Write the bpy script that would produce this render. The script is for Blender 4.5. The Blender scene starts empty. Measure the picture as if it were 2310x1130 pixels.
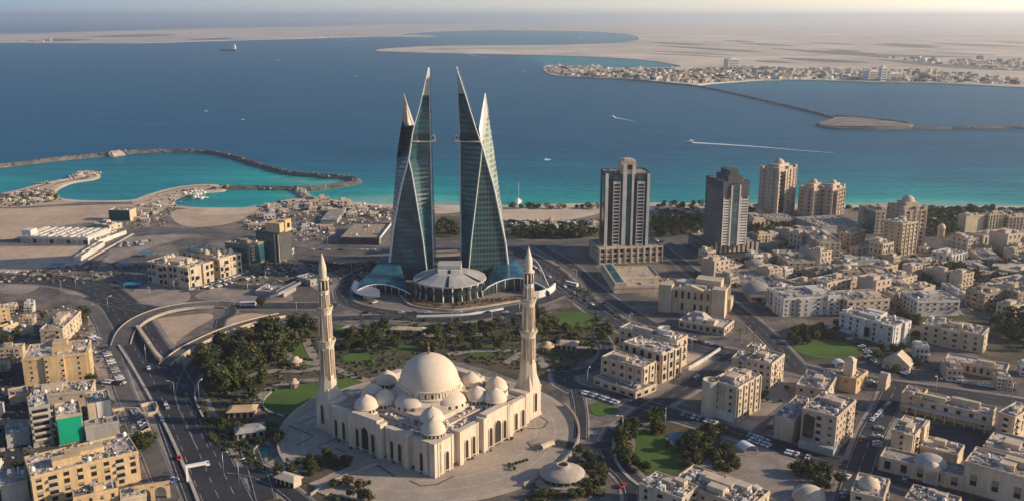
import bpy, math, random
from mathutils import Vector, Matrix
from mathutils.geometry import tessellate_polygon
from math import sin, cos, pi, radians, sqrt, atan2, hypot
R = random.Random(7)
scene = bpy.context.scene
COL = scene.collection

# ------------------------------------------------------------------ camera, sky, sun, exposure
F, PITCH, HC = 2083.0, radians(14.25), 200.0          # focal length in photo pixels, tilt, eye height
cam_d = bpy.data.cameras.new('camera'); cam = bpy.data.objects.new('camera', cam_d); COL.objects.link(cam)
cam_d.sensor_width = 36.0; cam_d.lens = 36.0 * F / 2310.0
cam_d.clip_start = 1.0; cam_d.clip_end = 600000.0
cam.location = (0, 0, HC); cam.rotation_euler = (radians(90) - PITCH, 0, 0)
scene.camera = cam

SUN_EL, SUN_AZ = radians(21), atan2(0.995, -0.08)      # azimuth measured from +y towards +x
SUN_DIR = Vector((sin(SUN_AZ) * cos(SUN_EL), cos(SUN_AZ) * cos(SUN_EL), sin(SUN_EL)))
sun_d = bpy.data.lights.new('sun', 'SUN'); sun = bpy.data.objects.new('sun', sun_d); COL.objects.link(sun)
sun_d.energy = 4.8; sun_d.angle = radians(0.53); sun_d.color = (1.0, 0.80, 0.56)
sun.rotation_euler = SUN_DIR.to_track_quat('Z', 'Y').to_euler()

world = bpy.data.worlds.new('World'); scene.world = world; world.use_nodes = True
wn = world.node_tree; bg = wn.nodes['Background']
sky = wn.nodes.new('ShaderNodeTexSky'); sky.sky_type = 'NISHITA'; sky.sun_disc = False
sky.sun_elevation = SUN_EL; sky.sun_rotation = SUN_AZ
sky.air_density = 1.0; sky.dust_density = 0.8; sky.ozone_density = 1.2; sky.altitude = 0
bg.inputs[1].default_value = 0.09
# the sky is brighter and creamier towards the sun's side of the bay, cooler away from it
_g = wn.nodes.new('ShaderNodeTexCoord'); _s = wn.nodes.new('ShaderNodeSeparateXYZ'); wn.links.new(_g.outputs['Generated'], _s.inputs[0])
_r = wn.nodes.new('ShaderNodeValToRGB'); _r.color_ramp.elements[0].position = 0.25; _r.color_ramp.elements[0].color = (0.37, 0.50, 0.68, 1)
_r.color_ramp.elements[1].position = 0.78; _r.color_ramp.elements[1].color = (1.5, 1.33, 1.06, 1)
_m = wn.nodes.new('ShaderNodeMapRange'); _m.inputs[1].default_value = -1; wn.links.new(_s.outputs[0], _m.inputs[0]); wn.links.new(_m.outputs[0], _r.inputs[0])
_x = wn.nodes.new('ShaderNodeMixRGB'); _x.blend_type = 'MULTIPLY'; _x.inputs[0].default_value = 1.0
_d = wn.nodes.new('ShaderNodeHueSaturation'); wn.links.new(sky.outputs[0], _d.inputs['Color'])
_e = wn.nodes.new('ShaderNodeMapRange'); _e.inputs[1].default_value = 0.0; _e.inputs[2].default_value = 0.3; _e.inputs[3].default_value = 0.15; _e.inputs[4].default_value = 1.1
wn.links.new(_s.outputs[2], _e.inputs[0]); wn.links.new(_e.outputs[0], _d.inputs['Saturation'])
_k = wn.nodes.new('ShaderNodeMixRGB'); _k.inputs[2].default_value = (0.80, 0.97, 1.22, 1); wn.links.new(_r.outputs[0], _k.inputs[1])
_q = wn.nodes.new('ShaderNodeMapRange'); _q.inputs[1].default_value = 0.02; _q.inputs[2].default_value = 0.30; wn.links.new(_s.outputs[2], _q.inputs[0]); wn.links.new(_q.outputs[0], _k.inputs[0])
wn.links.new(_d.outputs[0], _x.inputs[1]); wn.links.new(_k.outputs[0], _x.inputs[2]); 
_h = wn.nodes.new('ShaderNodeMapRange'); _h.inputs[1].default_value = 0.0; _h.inputs[2].default_value = 0.07; _h.inputs[3].default_value = 2.3; _h.inputs[4].default_value = 1.0
wn.links.new(_s.outputs[2], _h.inputs[0])                    # hazy brightening low over the horizon
_v = wn.nodes.new('ShaderNodeVectorMath'); _v.operation = 'SCALE'; wn.links.new(_x.outputs[0], _v.inputs[0]); wn.links.new(_h.outputs[0], _v.inputs['Scale'])
wn.links.new(_v.outputs[0], bg.inputs[0])

scene.view_settings.view_transform = 'Standard'; scene.view_settings.look = 'None'
scene.view_settings.exposure = 0.25; scene.view_settings.gamma = 1.0
cy = scene.cycles
cy.use_denoising = True; cy.max_bounces = 6; cy.diffuse_bounces = 3; cy.glossy_bounces = 3
cy.transmission_bounces = 2; cy.volume_bounces = 2; cy.transparent_max_bounces = 4
cy.caustics_reflective = False; cy.caustics_refractive = False
cy.sample_clamp_indirect = 4.0

# ------------------------------------------------------------------ photo pixel -> place on the ground
def ray(u, v):
    a = (u - 1155.0) / F; b = (v - 565.0) / F
    return a, cos(PITCH) - b * sin(PITCH), -(sin(PITCH) + b * cos(PITCH))
def G(u, v, z=0.0):
    d = ray(u, v); t = (HC - z) / -d[2]
    return Vector((d[0] * t, d[1] * t, z))
def zat(v, y):
    d = ray(1155, v); return HC + d[2] * y / d[1]
def xat(u, v, y):
    d = ray(u, v); return d[0] * y / d[1]

# ------------------------------------------------------------------ materials
MATS = {}
def nmat(name):
    m = bpy.data.materials.new(name); m.use_nodes = True
    return m, m.node_tree.nodes, m.node_tree.links, m.node_tree.nodes['Principled BSDF']
def mat(name, rgb, rough=0.8, var=0.25, scale=0.15, scale2=1.2, rgb2=None, spec=0.3, metal=0.0, bump=0.0, objrand=0.0, coords='pos', streak=False):
    """plain surface with two octaves of tone variation, optional second colour"""
    if name in MATS: return MATS[name]
    m, N, L, B = nmat(name)
    B.inputs['Roughness'].default_value = rough; B.inputs['Metallic'].default_value = metal
    B.inputs['Specular IOR Level'].default_value = spec
    if coords == 'pos':
        g = N.new('ShaderNodeNewGeometry'); co = g.outputs['Position']
    else:
        g = N.new('ShaderNodeTexCoord'); co = g.outputs['Object']
    n1 = N.new('ShaderNodeTexNoise'); n1.inputs['Scale'].default_value = scale; n1.inputs['Detail'].default_value = 5; n1.inputs['Roughness'].default_value = 0.65
    n2 = N.new('ShaderNodeTexNoise'); n2.inputs['Scale'].default_value = scale2; n2.inputs['Detail'].default_value = 3
    L.new(co, n1.inputs['Vector'])
    if streak:                           # rain streaks and dust run down the walls
        mp_ = N.new('ShaderNodeMapping'); mp_.inputs['Scale'].default_value = (1, 1, .13); L.new(co, mp_.inputs[0]); L.new(mp_.outputs[0], n2.inputs['Vector'])
    else: L.new(co, n2.inputs['Vector'])
    mx = N.new('ShaderNodeMixRGB'); r2 = rgb2 or tuple(c * (1 - var) for c in rgb)
    mx.inputs[1].default_value = (*rgb, 1); mx.inputs[2].default_value = (*r2, 1)
    rmp = N.new('ShaderNodeMapRange'); rmp.inputs[1].default_value = 0.38; rmp.inputs[2].default_value = 0.62
    L.new(n1.outputs['Fac'], rmp.inputs[0]); L.new(rmp.outputs[0], mx.inputs[0])
    hsv = N.new('ShaderNodeHueSaturation')
    m2 = N.new('ShaderNodeMapRange'); m2.inputs[1].default_value = 0.3; m2.inputs[2].default_value = 0.7
    m2.inputs[3].default_value = 1 - var * 0.6; m2.inputs[4].default_value = 1 + var * 0.6
    L.new(n2.outputs['Fac'], m2.inputs[0])
    if objrand:
        oi = N.new('ShaderNodeObjectInfo'); m3 = N.new('ShaderNodeMapRange')
        m3.inputs[3].default_value = 1 - objrand; m3.inputs[4].default_value = 1 + objrand
        L.new(oi.outputs['Random'], m3.inputs[0])
        mm = N.new('ShaderNodeMath'); mm.operation = 'MULTIPLY'; L.new(m2.outputs[0], mm.inputs[0]); L.new(m3.outputs[0], mm.inputs[1])
        L.new(mm.outputs[0], hsv.inputs['Value'])
    else:
        L.new(m2.outputs[0], hsv.inputs['Value'])
    L.new(mx.outputs[0], hsv.inputs['Color']); L.new(hsv.outputs[0], B.inputs['Base Color'])
    if bump:
        bp = N.new('ShaderNodeBump'); bp.inputs['Strength'].default_value = bump; bp.inputs['Distance'].default_value = 0.3
        L.new(n2.outputs['Fac'], bp.inputs['Height']); L.new(bp.outputs[0], B.inputs['Normal'])
    MATS[name] = m
    return m

def wallmat(name, rgb, var=0.22):
    return mat(name, rgb, 0.85, var, 0.07, 0.75, spec=0.2, streak=True)
WALL = {
 'cream': wallmat('wall_cream', (0.60, 0.49, 0.36)), 'white': wallmat('wall_white', (0.66, 0.62, 0.56)),
 'beige': wallmat('wall_beige', (0.56, 0.45, 0.33)), 'ochre': wallmat('wall_ochre', (0.64, 0.46, 0.26)),
 'pink': wallmat('wall_pinkish', (0.56, 0.44, 0.34)), 'brown': wallmat('wall_brown', (0.36, 0.27, 0.19)),
 'grey': wallmat('wall_grey', (0.40, 0.38, 0.35)), 'dark': wallmat('wall_dark', (0.10, 0.10, 0.11)),
 'sand': wallmat('wall_sand', (0.62, 0.50, 0.36)),
 'marble': wallmat('mosque_stone', (0.68, 0.57, 0.44), 0.17),
}
M_ROOF = mat('roof_screed', (0.40, 0.34, 0.28), 0.9, 0.35, 0.16, 0.8, rgb2=(0.20, 0.18, 0.165))
M_ROOFL = mat('roof_light', (0.55, 0.48, 0.40), 0.9, 0.25, 0.1, 0.7, rgb2=(0.38, 0.33, 0.28))
M_UNIT = mat('roof_unit_metal', (0.62, 0.58, 0.53), 0.6, 0.3, 0.6, 2.0, objrand=0.35)
M_CLUT = mat('roof_clutter', (0.76, 0.70, 0.62), 0.8, 0.4, 0.45, 1.5, rgb2=(0.30, 0.26, 0.23))
M_GLASS = mat('window_glass', (0.022, 0.025, 0.03), 0.12, 0.3, 0.3, 1.0, spec=0.6)
M_SILL = mat('window_surround', (0.52, 0.44, 0.35), 0.8, 0.15)
M_ASPH = mat('asphalt', (0.044, 0.047, 0.054), 0.85, 0.45, 0.045, 0.5, rgb2=(0.028, 0.031, 0.038))
M_ASPHL = mat('asphalt_worn', (0.15, 0.135, 0.12), 0.85, 0.35, 0.05, 0.4, rgb2=(0.080, 0.077, 0.075))
M_PAVE = mat('paving', (0.36, 0.295, 0.24), 0.9, 0.3, 0.06, 0.8, rgb2=(0.21, 0.18, 0.155))
M_KERB = mat('kerb_stone', (0.50, 0.44, 0.37), 0.85, 0.2)
M_LINE = mat('road_paint', (0.46, 0.45, 0.43), 0.8, 0.5, 0.3, 1.5, rgb2=(0.20, 0.20, 0.20))
M_SAND = mat('sand', (0.55, 0.41, 0.285), 0.95, 0.22, 0.012, 0.15, rgb2=(0.42, 0.31, 0.215), bump=0.2)
M_BEACH = mat('beach_sand', (0.62, 0.50, 0.37), 0.95, 0.2, 0.03, 0.3, rgb2=(0.50, 0.39, 0.28))
M_GROUND = mat('ground_dirt', (0.25, 0.21, 0.17), 0.95, 0.5, 0.03, 0.25, rgb2=(0.085, 0.080, 0.078), bump=0.3)
M_SOIL = mat('park_soil', (0.13, 0.10, 0.068), 0.95, 0.35, 0.05, 0.6, rgb2=(0.05, 0.058, 0.030))
M_LAWN = mat('lawn', (0.085, 0.150, 0.024), 0.95, 0.25, 0.03, 0.9, rgb2=(0.055, 0.105, 0.020), bump=0.3)
M_LEAF = mat('foliage', (0.085, 0.096, 0.030), 0.85, 0.55, 0.35, 0.9, rgb2=(0.030, 0.044, 0.018), spec=0.15, objrand=0.30)
M_LEAFB = mat('foliage_brownish', (0.115, 0.100, 0.042), 0.85, 0.5, 0.35, 0.9, rgb2=(0.048, 0.052, 0.022), spec=0.15, objrand=0.30)
M_TRUNK = mat('bark', (0.15, 0.10, 0.065), 0.9, 0.3, 0.8, 3)
M_ROCK = mat('breakwater_rock', (0.19, 0.165, 0.14), 0.95, 0.5, 0.03, 0.5, rgb2=(0.075, 0.070, 0.066), bump=0.6)
M_WHITE = mat('white_paint', (0.80, 0.77, 0.72), 0.5, 0.10, 0.1, 0.8)
M_CONC = mat('concrete', (0.42, 0.36, 0.295), 0.85, 0.22, 0.06, 0.6)
M_METAL = mat('galvanised_steel', (0.45, 0.45, 0.45), 0.45, 0.1, metal=0.6)

# ------------------------------------------------------------------ mesh builder
class MB:
    def __init__(s): s.v = []; s.f = []; s.m = []; s.sm = []
    def add(s, vs, fs, mi=0, smooth=False):
        o = len(s.v); s.v += [tuple(p) for p in vs]
        for f in fs: s.f.append([i + o for i in f]); s.m.append(mi); s.sm.append(smooth)
    def box(s, x0, y0, z0, x1, y1, z1, mi=0, top=None):
        vs = [(x0,y0,z0),(x1,y0,z0),(x1,y1,z0),(x0,y1,z0),(x0,y0,z1),(x1,y0,z1),(x1,y1,z1),(x0,y1,z1)]
        s.add(vs, [(0,1,5,4),(1,2,6,5),(2,3,7,6),(3,0,4,7),(3,2,1,0)], mi); s.add(vs[4:], [(0,1,2,3)], mi if top is None else top)
    def rbox(s, cx, cy, z0, w, d, h, a=0.0, mi=0, tilt=0.0):
        c, n = cos(a), sin(a); vs = []
        for z in (0, h):
            for x, y in ((-w,-d),(w,-d),(w,d),(-w,d)):
                x *= .5; y *= .5
                vs.append((cx + x*c - y*n, cy + x*n + y*c, z0 + z + tilt * x))
        s.add(vs, [(0,1,5,4),(1,2,6,5),(2,3,7,6),(3,0,4,7),(3,2,1,0),(4,5,6,7)], mi)
    def prism(s, pts, z0, z1, mi=0, top=None, pts2=None):
        n = len(pts); q = pts2 or pts
        vs = [(p[0], p[1], z0) for p in pts] + [(p[0], p[1], z1) for p in q]
        s.add(vs, [(i, (i+1) % n, n + (i+1) % n, n + i) for i in range(n)], mi)
        tri = tessellate_polygon([[Vector((p[0], p[1], 0)) for p in q]])
        tv = vs[n:]
        fs = []
        for t in tri:
            a, b, c = (Vector(tv[i][:2]) for i in t)
            fs.append(t if (b-a).cross(c-a) > 0 else t[::-1])
        s.add(tv, fs, mi if top is None else top)
    def lathe(s, cx, cy, prof, n=24, mi=0, smooth=True, a0=0.0, a1=2*pi, close=True):
        full = abs(a1 - a0 - 2*pi) < 1e-6; k = n if full else n + 1
        vs = []
        for r, z in prof:
            for i in range(k):
                a = a0 + (a1 - a0) * i / n; vs.append((cx + r*cos(a), cy + r*sin(a), z))
        fs = []
        for j in range(len(prof) - 1):
            for i in range(n):
                i2 = (i + 1) % k if full else i + 1
                fs.append((j*k + i, j*k + i2, (j+1)*k + i2, (j+1)*k + i))
        s.add(vs, fs, mi, smooth)
    def tube(s, pts, r, n=6, mi=0, smooth=True, r1=None):
        pts = [Vector(p) for p in pts]; vs = []; m = len(pts)
        for i, p in enumerate(pts):
            t = (pts[min(i+1, m-1)] - pts[max(i-1, 0)]).normalized()
            u = t.cross(Vector((0, 0, 1)));
            if u.length < 1e-3: u = t.cross(Vector((0, 1, 0)))
            u.normalize(); w = t.cross(u); rr = r if r1 is None else r + (r1 - r) * i / (m - 1)
            for k in range(n):
                a = 2*pi*k/n; vs.append(p + u*rr*cos(a) + w*rr*sin(a))
        fs = [(j*n + k, j*n + (k+1) % n, (j+1)*n + (k+1) % n, (j+1)*n + k) for j in range(m-1) for k in range(n)]
        fs += [tuple(range(n))[::-1], tuple(range((m-1)*n, m*n))]
        s.add(vs, fs, mi, smooth)
    def mesh(s, name, mats):
        me = bpy.data.meshes.new(name); me.from_pydata(s.v, [], s.f)
        for m in (mats if isinstance(mats, (list, tuple)) else [mats]): me.materials.append(m)
        me.polygons.foreach_set('material_index', s.m); me.polygons.foreach_set('use_smooth', s.sm)
        me.update(); return me
    def build(s, name, mats, parent=None, loc=(0, 0, 0), rz=0.0):
        return link(name, s.mesh(name, mats), parent, loc, rz)

def link(name, data, parent=None, loc=(0, 0, 0), rz=0.0, scale=None):
    o = bpy.data.objects.new(name, data); COL.objects.link(o)
    o.location = loc; o.rotation_euler = (0, 0, rz)
    if scale: o.scale = scale
    if parent: o.parent = parent
    return o
def tag(o, label=None, cat=None, group=None, kind=None):
    if label: o['label'] = label
    if cat: o['category'] = cat
    if group: o['group'] = group
    if kind: o['kind'] = kind
    return o
def thing(name, label, cat, loc=(0, 0, 0), rz=0.0, group=None):
    return tag(link(name, None, None, loc, rz), label, cat, group)

# ------------------------------------------------------------------ lines, sheets, roads
def catmull(p, closed=False, step=6.0):
    out = []; n = len(p); rng = range(n if closed else n - 1)
    for i in rng:
        if closed: a, b, c, d = p[(i-1) % n], p[i], p[(i+1) % n], p[(i+2) % n]
        else: a, b, c, d = p[max(i-1, 0)], p[i], p[i+1], p[min(i+2, n-1)]
        k = max(2, min(40, int((c - b).length / step)))
        for j in range(k):
            t = j / k
            out.append(0.5 * ((2*b) + (c-a)*t + (2*a - 5*b + 4*c - d)*t*t + (3*b - a - 3*c + d)*t*t*t))
    if not closed: out.append(p[-1].copy())
    return out
def strip(mb, pts, w0, w1, z, mi=0, zs=None):
    n = len(pts); vs = []
    for i, p in enumerate(pts):
        t = pts[min(i+1, n-1)] - pts[max(i-1, 0)]; t.z = 0; t.normalize(); nr = Vector((-t.y, t.x, 0))
        zz = p.z + z
        vs += [(p.x + nr.x*w0, p.y + nr.y*w0, zz), (p.x + nr.x*w1, p.y + nr.y*w1, zz)]
    mb.add(vs, [(2*i+1, 2*i, 2*i+2, 2*i+3) for i in range(n-1)], mi)
ROADS = []; FEET = []; GREEN = []; LAWNS = []
_zr = [0.0]
def nz():
    _zr[0] += 0.006; return _zr[0]
def road(name, px, w, m=None, pave=0.0, dash=0, edge=True, base=0.10):
    pts = catmull([G(*p) for p in px]); z = base + nz(); ROADS.append((pts, w/2 + pave))
    if pave:
        mb = MB(); strip(mb, pts, -w/2 - pave, w/2 + pave, 0.03 + z * 0.3)
        tag(mb.build('pavement', M_PAVE), kind='structure')
    mb = MB(); strip(mb, pts, -w/2, w/2, z)
    o = tag(mb.build(name, m or M_ASPH), kind='structure')
    kb = MB()
    if edge and w > 6:
        for s in (-1, 1): a_, b_ = sorted((s*w/2, s*(w/2 + .75))); strip(kb, pts, a_, b_, .085)
        kb.build('kerb', M_KERB, o)
    mk = MB()
    if edge:
        for s in (-1, 1): strip(mk, pts, s*(w/2 - .7) - .14, s*(w/2 - .7) + .14, z + .01)
    for k in range(dash):
        off = -w/2 + w*(k+1)/(dash+1)
        for i in range(0, len(pts) - 1, 2): strip(mk, pts[i:i+2], off - .13, off + .13, z + .01)
    if mk.f: mk.build('lane_markings', M_LINE, o)
    return o
def sheet(name, px, m, z=None, smooth=True, h=0.0, kind='structure', z0=0.0):
    p = [G(u, v, z0) for u, v in px]
    if smooth: p = catmull(p, True, 4.0)
    mb = MB(); zz = (z if z is not None else 0.02 + nz()*0.3)
    a = sum(p[i].x*p[(i+1) % len(p)].y - p[(i+1) % len(p)].x*p[i].y for i in range(len(p)))
    if a < 0: p = p[::-1]
    mb.prism(p, zz - max(h, 0.02), zz)
    return tag(mb.build(name, m), kind=kind)
# ------------------------------------------------------------------ setting: land, sea, far shores, haze
COAST = [(-420,452),(-120,446),(0,437),(50,426),(90,415),(140,407),(172,400),(180,393),(205,391),(220,398),(205,405),(160,412),(128,425),(118,436),(130,446),(180,452),(240,453),(300,451),
 (330,440),(380,426),(430,418),(480,416),(505,421),(500,430),(470,432),(430,436),(395,446),(386,456),(400,464),(470,469),(560,468),(620,457),(660,449),(720,447),(760,453),
 (820,459),(900,462),(1000,463),(1150,465),(1300,460),(1500,458),(1700,462),(1900,463),(2100,466),(2400,466),(3000,470)]
coast = [G(*p) for p in COAST]
SEA_Z = -1.2
land_poly = catmull(coast, False, 8.0) + [Vector((2600, 60, 0)), Vector((2600, -900, 0)), Vector((-2600, -900, 0)), Vector((-2600, 60, 0))]
mb = MB(); mb.prism(land_poly[::-1], -8, 0.0)
tag(mb.build('ground', M_GROUND), kind='structure')

# beach: a strip of pale sand along the water
bp = catmull([G(*p) for p in COAST[29:]], False, 8.0)
mb = MB(); n = len(bp); vs = []
for i, p in enumerate(bp):
    q = 26 + 10 * sin(p.x * .013) + 6 * sin(p.x * .041 + 1)
    vs += [(p.x, p.y, .06), (p.x, p.y - q, .06), (p.x, p.y + 9, SEA_Z - .35)]
mb.add(vs, [f for i in range(n-1) for f in ((3*i, 3*i+1, 3*i+4, 3*i+3), (3*i+2, 3*i, 3*i+3, 3*i+5))])
tag(mb.build('beach', M_BEACH), kind='structure')
bp = catmull([G(*p) for p in COAST[2:34]], False, 8.0)
mb = MB(); n = len(bp); vs = []
for i, p in enumerate(bp):
    t = bp[min(i+1, n-1)] - bp[max(i-1, 0)]; t.normalize(); nr = Vector((-t.y, t.x, 0))
    vs += [(p.x, p.y, .07), (p.x - nr.x*9, p.y - nr.y*9, .07), (p.x + nr.x*5, p.y + nr.y*5, SEA_Z - .35)]
mb.add(vs, [f for i in range(n-1) for f in ((3*i, 3*i+1, 3*i+4, 3*i+3), (3*i+2, 3*i, 3*i+3, 3*i+5))])
tag(mb.build('beach', M_BEACH), kind='structure')

# sea with a depth value per vertex: shallow and turquoise by the beach and inside the breakwater
LAGOON = [G(*p) for p in [(-420,412),(-200,395),(0,377),(130,362),(250,350),(380,343),(460,346),(520,356),(580,376),(640,394),(700,400),(775,405),(800,412),(770,425),(700,430),(680,460),(300,470),(-420,470)]]
FARL = [G(*p) for p in [(930,80),(985,70),(1100,68),(1300,70),(1410,76),(1450,88),(1400,99),(1200,104),(1000,106)]]; COVE = [G(*p) for p in [(1150,122),(1300,125),(1420,132),(1540,142),(1545,156),(1400,156),(1230,150)]]; RBAY = [G(*p) for p in [(1560,192),(1720,178),(1960,182),(2310,196),(2700,205),(2700,292),(2310,288),(2050,284),(1880,262),(1700,222)]]
def inside(x, y, poly):
    c = False; j = len(poly) - 1
    for i in range(len(poly)):
        a, b = poly[i], poly[j]
        if (a.y > y) != (b.y > y) and x < (b.x - a.x) * (y - a.y) / (b.y - a.y) + a.x: c = not c
        j = i
    return c
def coast_y(x):
    return 985 + 0.006 * x
xs = [-250000, -90000, -40000, -20000, -10000, -6000, -4000, -3000, -2400, -2000] + [-1700 + 20*i for i in range(171)] + [1850, 2000, 2200, 2400, 2700, 3000, 3500, 4000, 5000, 6000, 10000, 20000, 40000, 90000, 250000]
ys = [500 + 18*i for i in range(80)] + [1980, 2080, 2200, 2350, 2500, 2700, 2900, 3100, 3350, 3600, 3900, 4300, 4700, 5200, 5800, 6500, 7200, 8000, 9000, 10000, 11500, 13000, 15000, 20000, 30000, 50000, 90000, 180000, 400000]
mb = MB(); nx_ = len(xs)
dep = []
for y in ys:
    for x in xs:
        mb.v.append((x, y, SEA_Z))
        if inside(x, y, LAGOON): d = 0.16 + 0.10 * sin(x*.011 + y*.006) + max(0, (y - 1150) / 900)
        else:
            d = (y - coast_y(x) + 20*sin(x*.012) + 14*sin(x*.031+2)) / (430.0 if x > -350 else 330.0)
        if y > 2600: d = .48 if inside(x, y, FARL) else (.30 if inside(x, y, COVE) else (.55 if inside(x, y, RBAY) else d))
        dep.append(max(0.0, min(1.0, d)))
fs = [(j*nx_ + i, j*nx_ + i+1, (j+1)*nx_ + i+1, (j+1)*nx_ + i) for j in range(len(ys)-1) for i in range(nx_-1)]
mb.f = fs; mb.m = [0]*len(fs); mb.sm = [False]*len(fs)
m, N, L, B = nmat('sea_water')
at = N.new('ShaderNodeAttribute'); at.attribute_name = 'depth'
cr = N.new('ShaderNodeValToRGB'); e = cr.color_ramp.elements
e[0].position = 0.0; e[0].color = (0.20, 0.42, 0.36, 1); e[1].position = 1.0; e[1].color = (0.002, 0.082, 0.165, 1)
for ps, c in ((0.10, (0.010, 0.31, 0.29, 1)), (0.28, (0.003, 0.20, 0.24, 1)), (0.55, (0.002, 0.130, 0.205, 1))):
    k = e.new(ps); k.color = c
g = N.new('ShaderNodeNewGeometry')
mp = N.new('ShaderNodeMapping'); mp.inputs['Scale'].default_value = (0.0022, 0.006, 1); L.new(g.outputs['Position'], mp.inputs[0])
n0 = N.new('ShaderNodeTexNoise'); n0.inputs['Scale'].default_value = 1.0; n0.inputs['Detail'].default_value = 6; L.new(mp.outputs[0], n0.inputs['Vector'])
ad = N.new('ShaderNodeMath'); ad.operation = 'MULTIPLY_ADD'; ad.inputs[1].default_value = 0.36; L.new(n0.outputs['Fac'], ad.inputs[0])
sb = N.new('ShaderNodeMath'); sb.operation = 'SUBTRACT'; sb.inputs[1].default_value = 0.17; L.new(at.outputs['Fac'], sb.inputs[0]); L.new(sb.outputs[0], ad.inputs[2])
L.new(ad.outputs[0], cr.inputs[0])
hs = N.new('ShaderNodeHueSaturation'); mr = N.new('ShaderNodeMapRange'); mr.inputs[1].default_value = 0.3; mr.inputs[2].default_value = 0.7; mr.inputs[3].default_value = 0.72; mr.inputs[4].default_value = 1.32
n3 = N.new('ShaderNodeTexNoise'); n3.inputs['Scale'].default_value = 1.0; n3.inputs['Detail'].default_value = 8; n3.inputs['Roughness'].default_value = 0.7
mp3 = N.new('ShaderNodeMapping'); mp3.inputs['Scale'].default_value = (0.006, 0.035, 1); mp3.inputs['Rotation'].default_value = (0, 0, -0.2); L.new(g.outputs['Position'], mp3.inputs[0]); L.new(mp3.outputs[0], n3.inputs['Vector'])
L.new(n3.outputs['Fac'], mr.inputs[0]); L.new(mr.outputs[0], hs.inputs['Value']); L.new(cr.outputs[0], hs.inputs['Color'])
L.new(hs.outputs[0], B.inputs['Base Color'])
B.inputs['Roughness'].default_value = 0.35; B.inputs['Specular IOR Level'].default_value = 0.025
n4 = N.new('ShaderNodeTexNoise'); n4.inputs['Scale'].default_value = 0.09; n4.inputs['Detail'].default_value = 5; L.new(g.outputs['Position'], n4.inputs['Vector'])
bn = N.new('ShaderNodeBump'); bn.inputs['Strength'].default_value = 0.8; bn.inputs['Distance'].default_value = 1.5; L.new(n4.outputs['Fac'], bn.inputs['Height']); L.new(bn.outputs[0], B.inputs['Normal'])
o = tag(mb.build('sea', m), kind='structure')
a = o.data.attributes.new('depth', 'FLOAT', 'POINT'); a.data.foreach_set('value', dep)

# far shores across the bay
M_DES = mat('far_desert', (0.66, 0.54, 0.41), 0.95, 0.4, 0.0008, 0.004, rgb2=(0.44, 0.36, 0.27))
def shore(name, px, z, m=M_DES, jit=0.0):
    p = catmull([G(u, v, 0) for u, v in px], True, 60.0)
    a = sum(p[i].x*p[(i+1) % len(p)].y - p[(i+1) % len(p)].x*p[i].y for i in range(len(p)))
    if a < 0: p = p[::-1]
    mb = MB(); mb.prism(p, SEA_Z - 1, z)
    return tag(mb.build(name, m), kind='structure')
shore('far_shore', [(-500,101),(0,97.5),(100,98.5),(260,98.5),(330,97.5),(440,94.5),(560,91),(660,88.5),(740,86),(830,84),(975,83.5),(940,80),(900,79),(985,71.5),(1100,69.5),(1300,71.5),(1405,77),(1442,88),(1400,97),(1300,101.5),(1200,103),(1000,104.5),(880,110),(848,115.5),
  (900,118.5),(1000,121),(1100,123.5),(1200,125.5),(1300,128),(1420,134),(1500,143),(1535,152),(1460,154),(1340,152.5),(1280,149),(1240,148),(1226,155),(1240,168),(1290,175),(1400,180),(1480,185.5),(1560,194),(1600,190),(1720,182),(1850,182.5),(1960,186.5),(2100,189),(2200,193),(2310,199),(2600,210),(2900,212),
  (4200,100),(4200,47),(2300,45.5),(1500,48),(1155,52),(900,56),(700,61),(560,63),(400,67),(200,72.5),(0,77),(-500,82)], 1.5)
M_DARKV = mat('far_scrub', (0.20, 0.16, 0.12), 0.95, 0.3, 0.004, 0.02)
for px in ([(1480,104),(1560,107),(1640,113),(1720,119),(1640,116),(1550,110)],[(1740,110),(1900,120),(2060,126),(2200,130),(2050,130),(1880,124)],[(1980,136),(2150,148),(2310,158),(2310,162),(2130,153)],[(1760,132),(1880,136),(1960,143),(1850,141)],[(2100,98),(2200,101),(2310,106),(2200,105)],[(60,93),(120,89),(210,90),(140,94.5)],[(200,83),(330,79),(400,80),(300,85)],[(420,90),(520,86.5),(500,91)]):
    shore('far_scrub', px, 2.2, M_DARKV)

_rs = random.Random(9)
for _i in range(16):
    u0, v0 = _rs.uniform(1450, 2350), _rs.uniform(92, 150); L_ = _rs.uniform(60, 200); sl = .05; w_ = _rs.uniform(.8, 2.0)
    if v0 > 130 and u0 < 1600: continue
    shore('far_scrub', [(u0, v0), (u0 + L_*.5, v0 + L_*.5*sl - w_), (u0 + L_, v0 + L_*sl), (u0 + L_*.5, v0 + L_*.5*sl + w_)], 2.2 + .05*_i, M_DARKV)
# one box of pale air round the whole scene
m = bpy.data.materials.new('haze_air'); m.use_nodes = True
N = m.node_tree.nodes; N.clear(); out = N.new('ShaderNodeOutputMaterial'); pv = N.new('ShaderNodeVolumePrincipled')
pv.inputs['Color'].default_value = (0.93, 0.965, 1.0, 1); pv.inputs['Density'].default_value = 0.000072; pv.inputs['Anisotropy'].default_value = 0.58
m.node_tree.links.new(pv.outputs[0], out.inputs['Volume'])
mb = MB(); mb.box(-280000, -1200, -9.5, 280000, 420000, 262)
hz = tag(mb.build('haze', m), kind='stuff')
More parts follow.
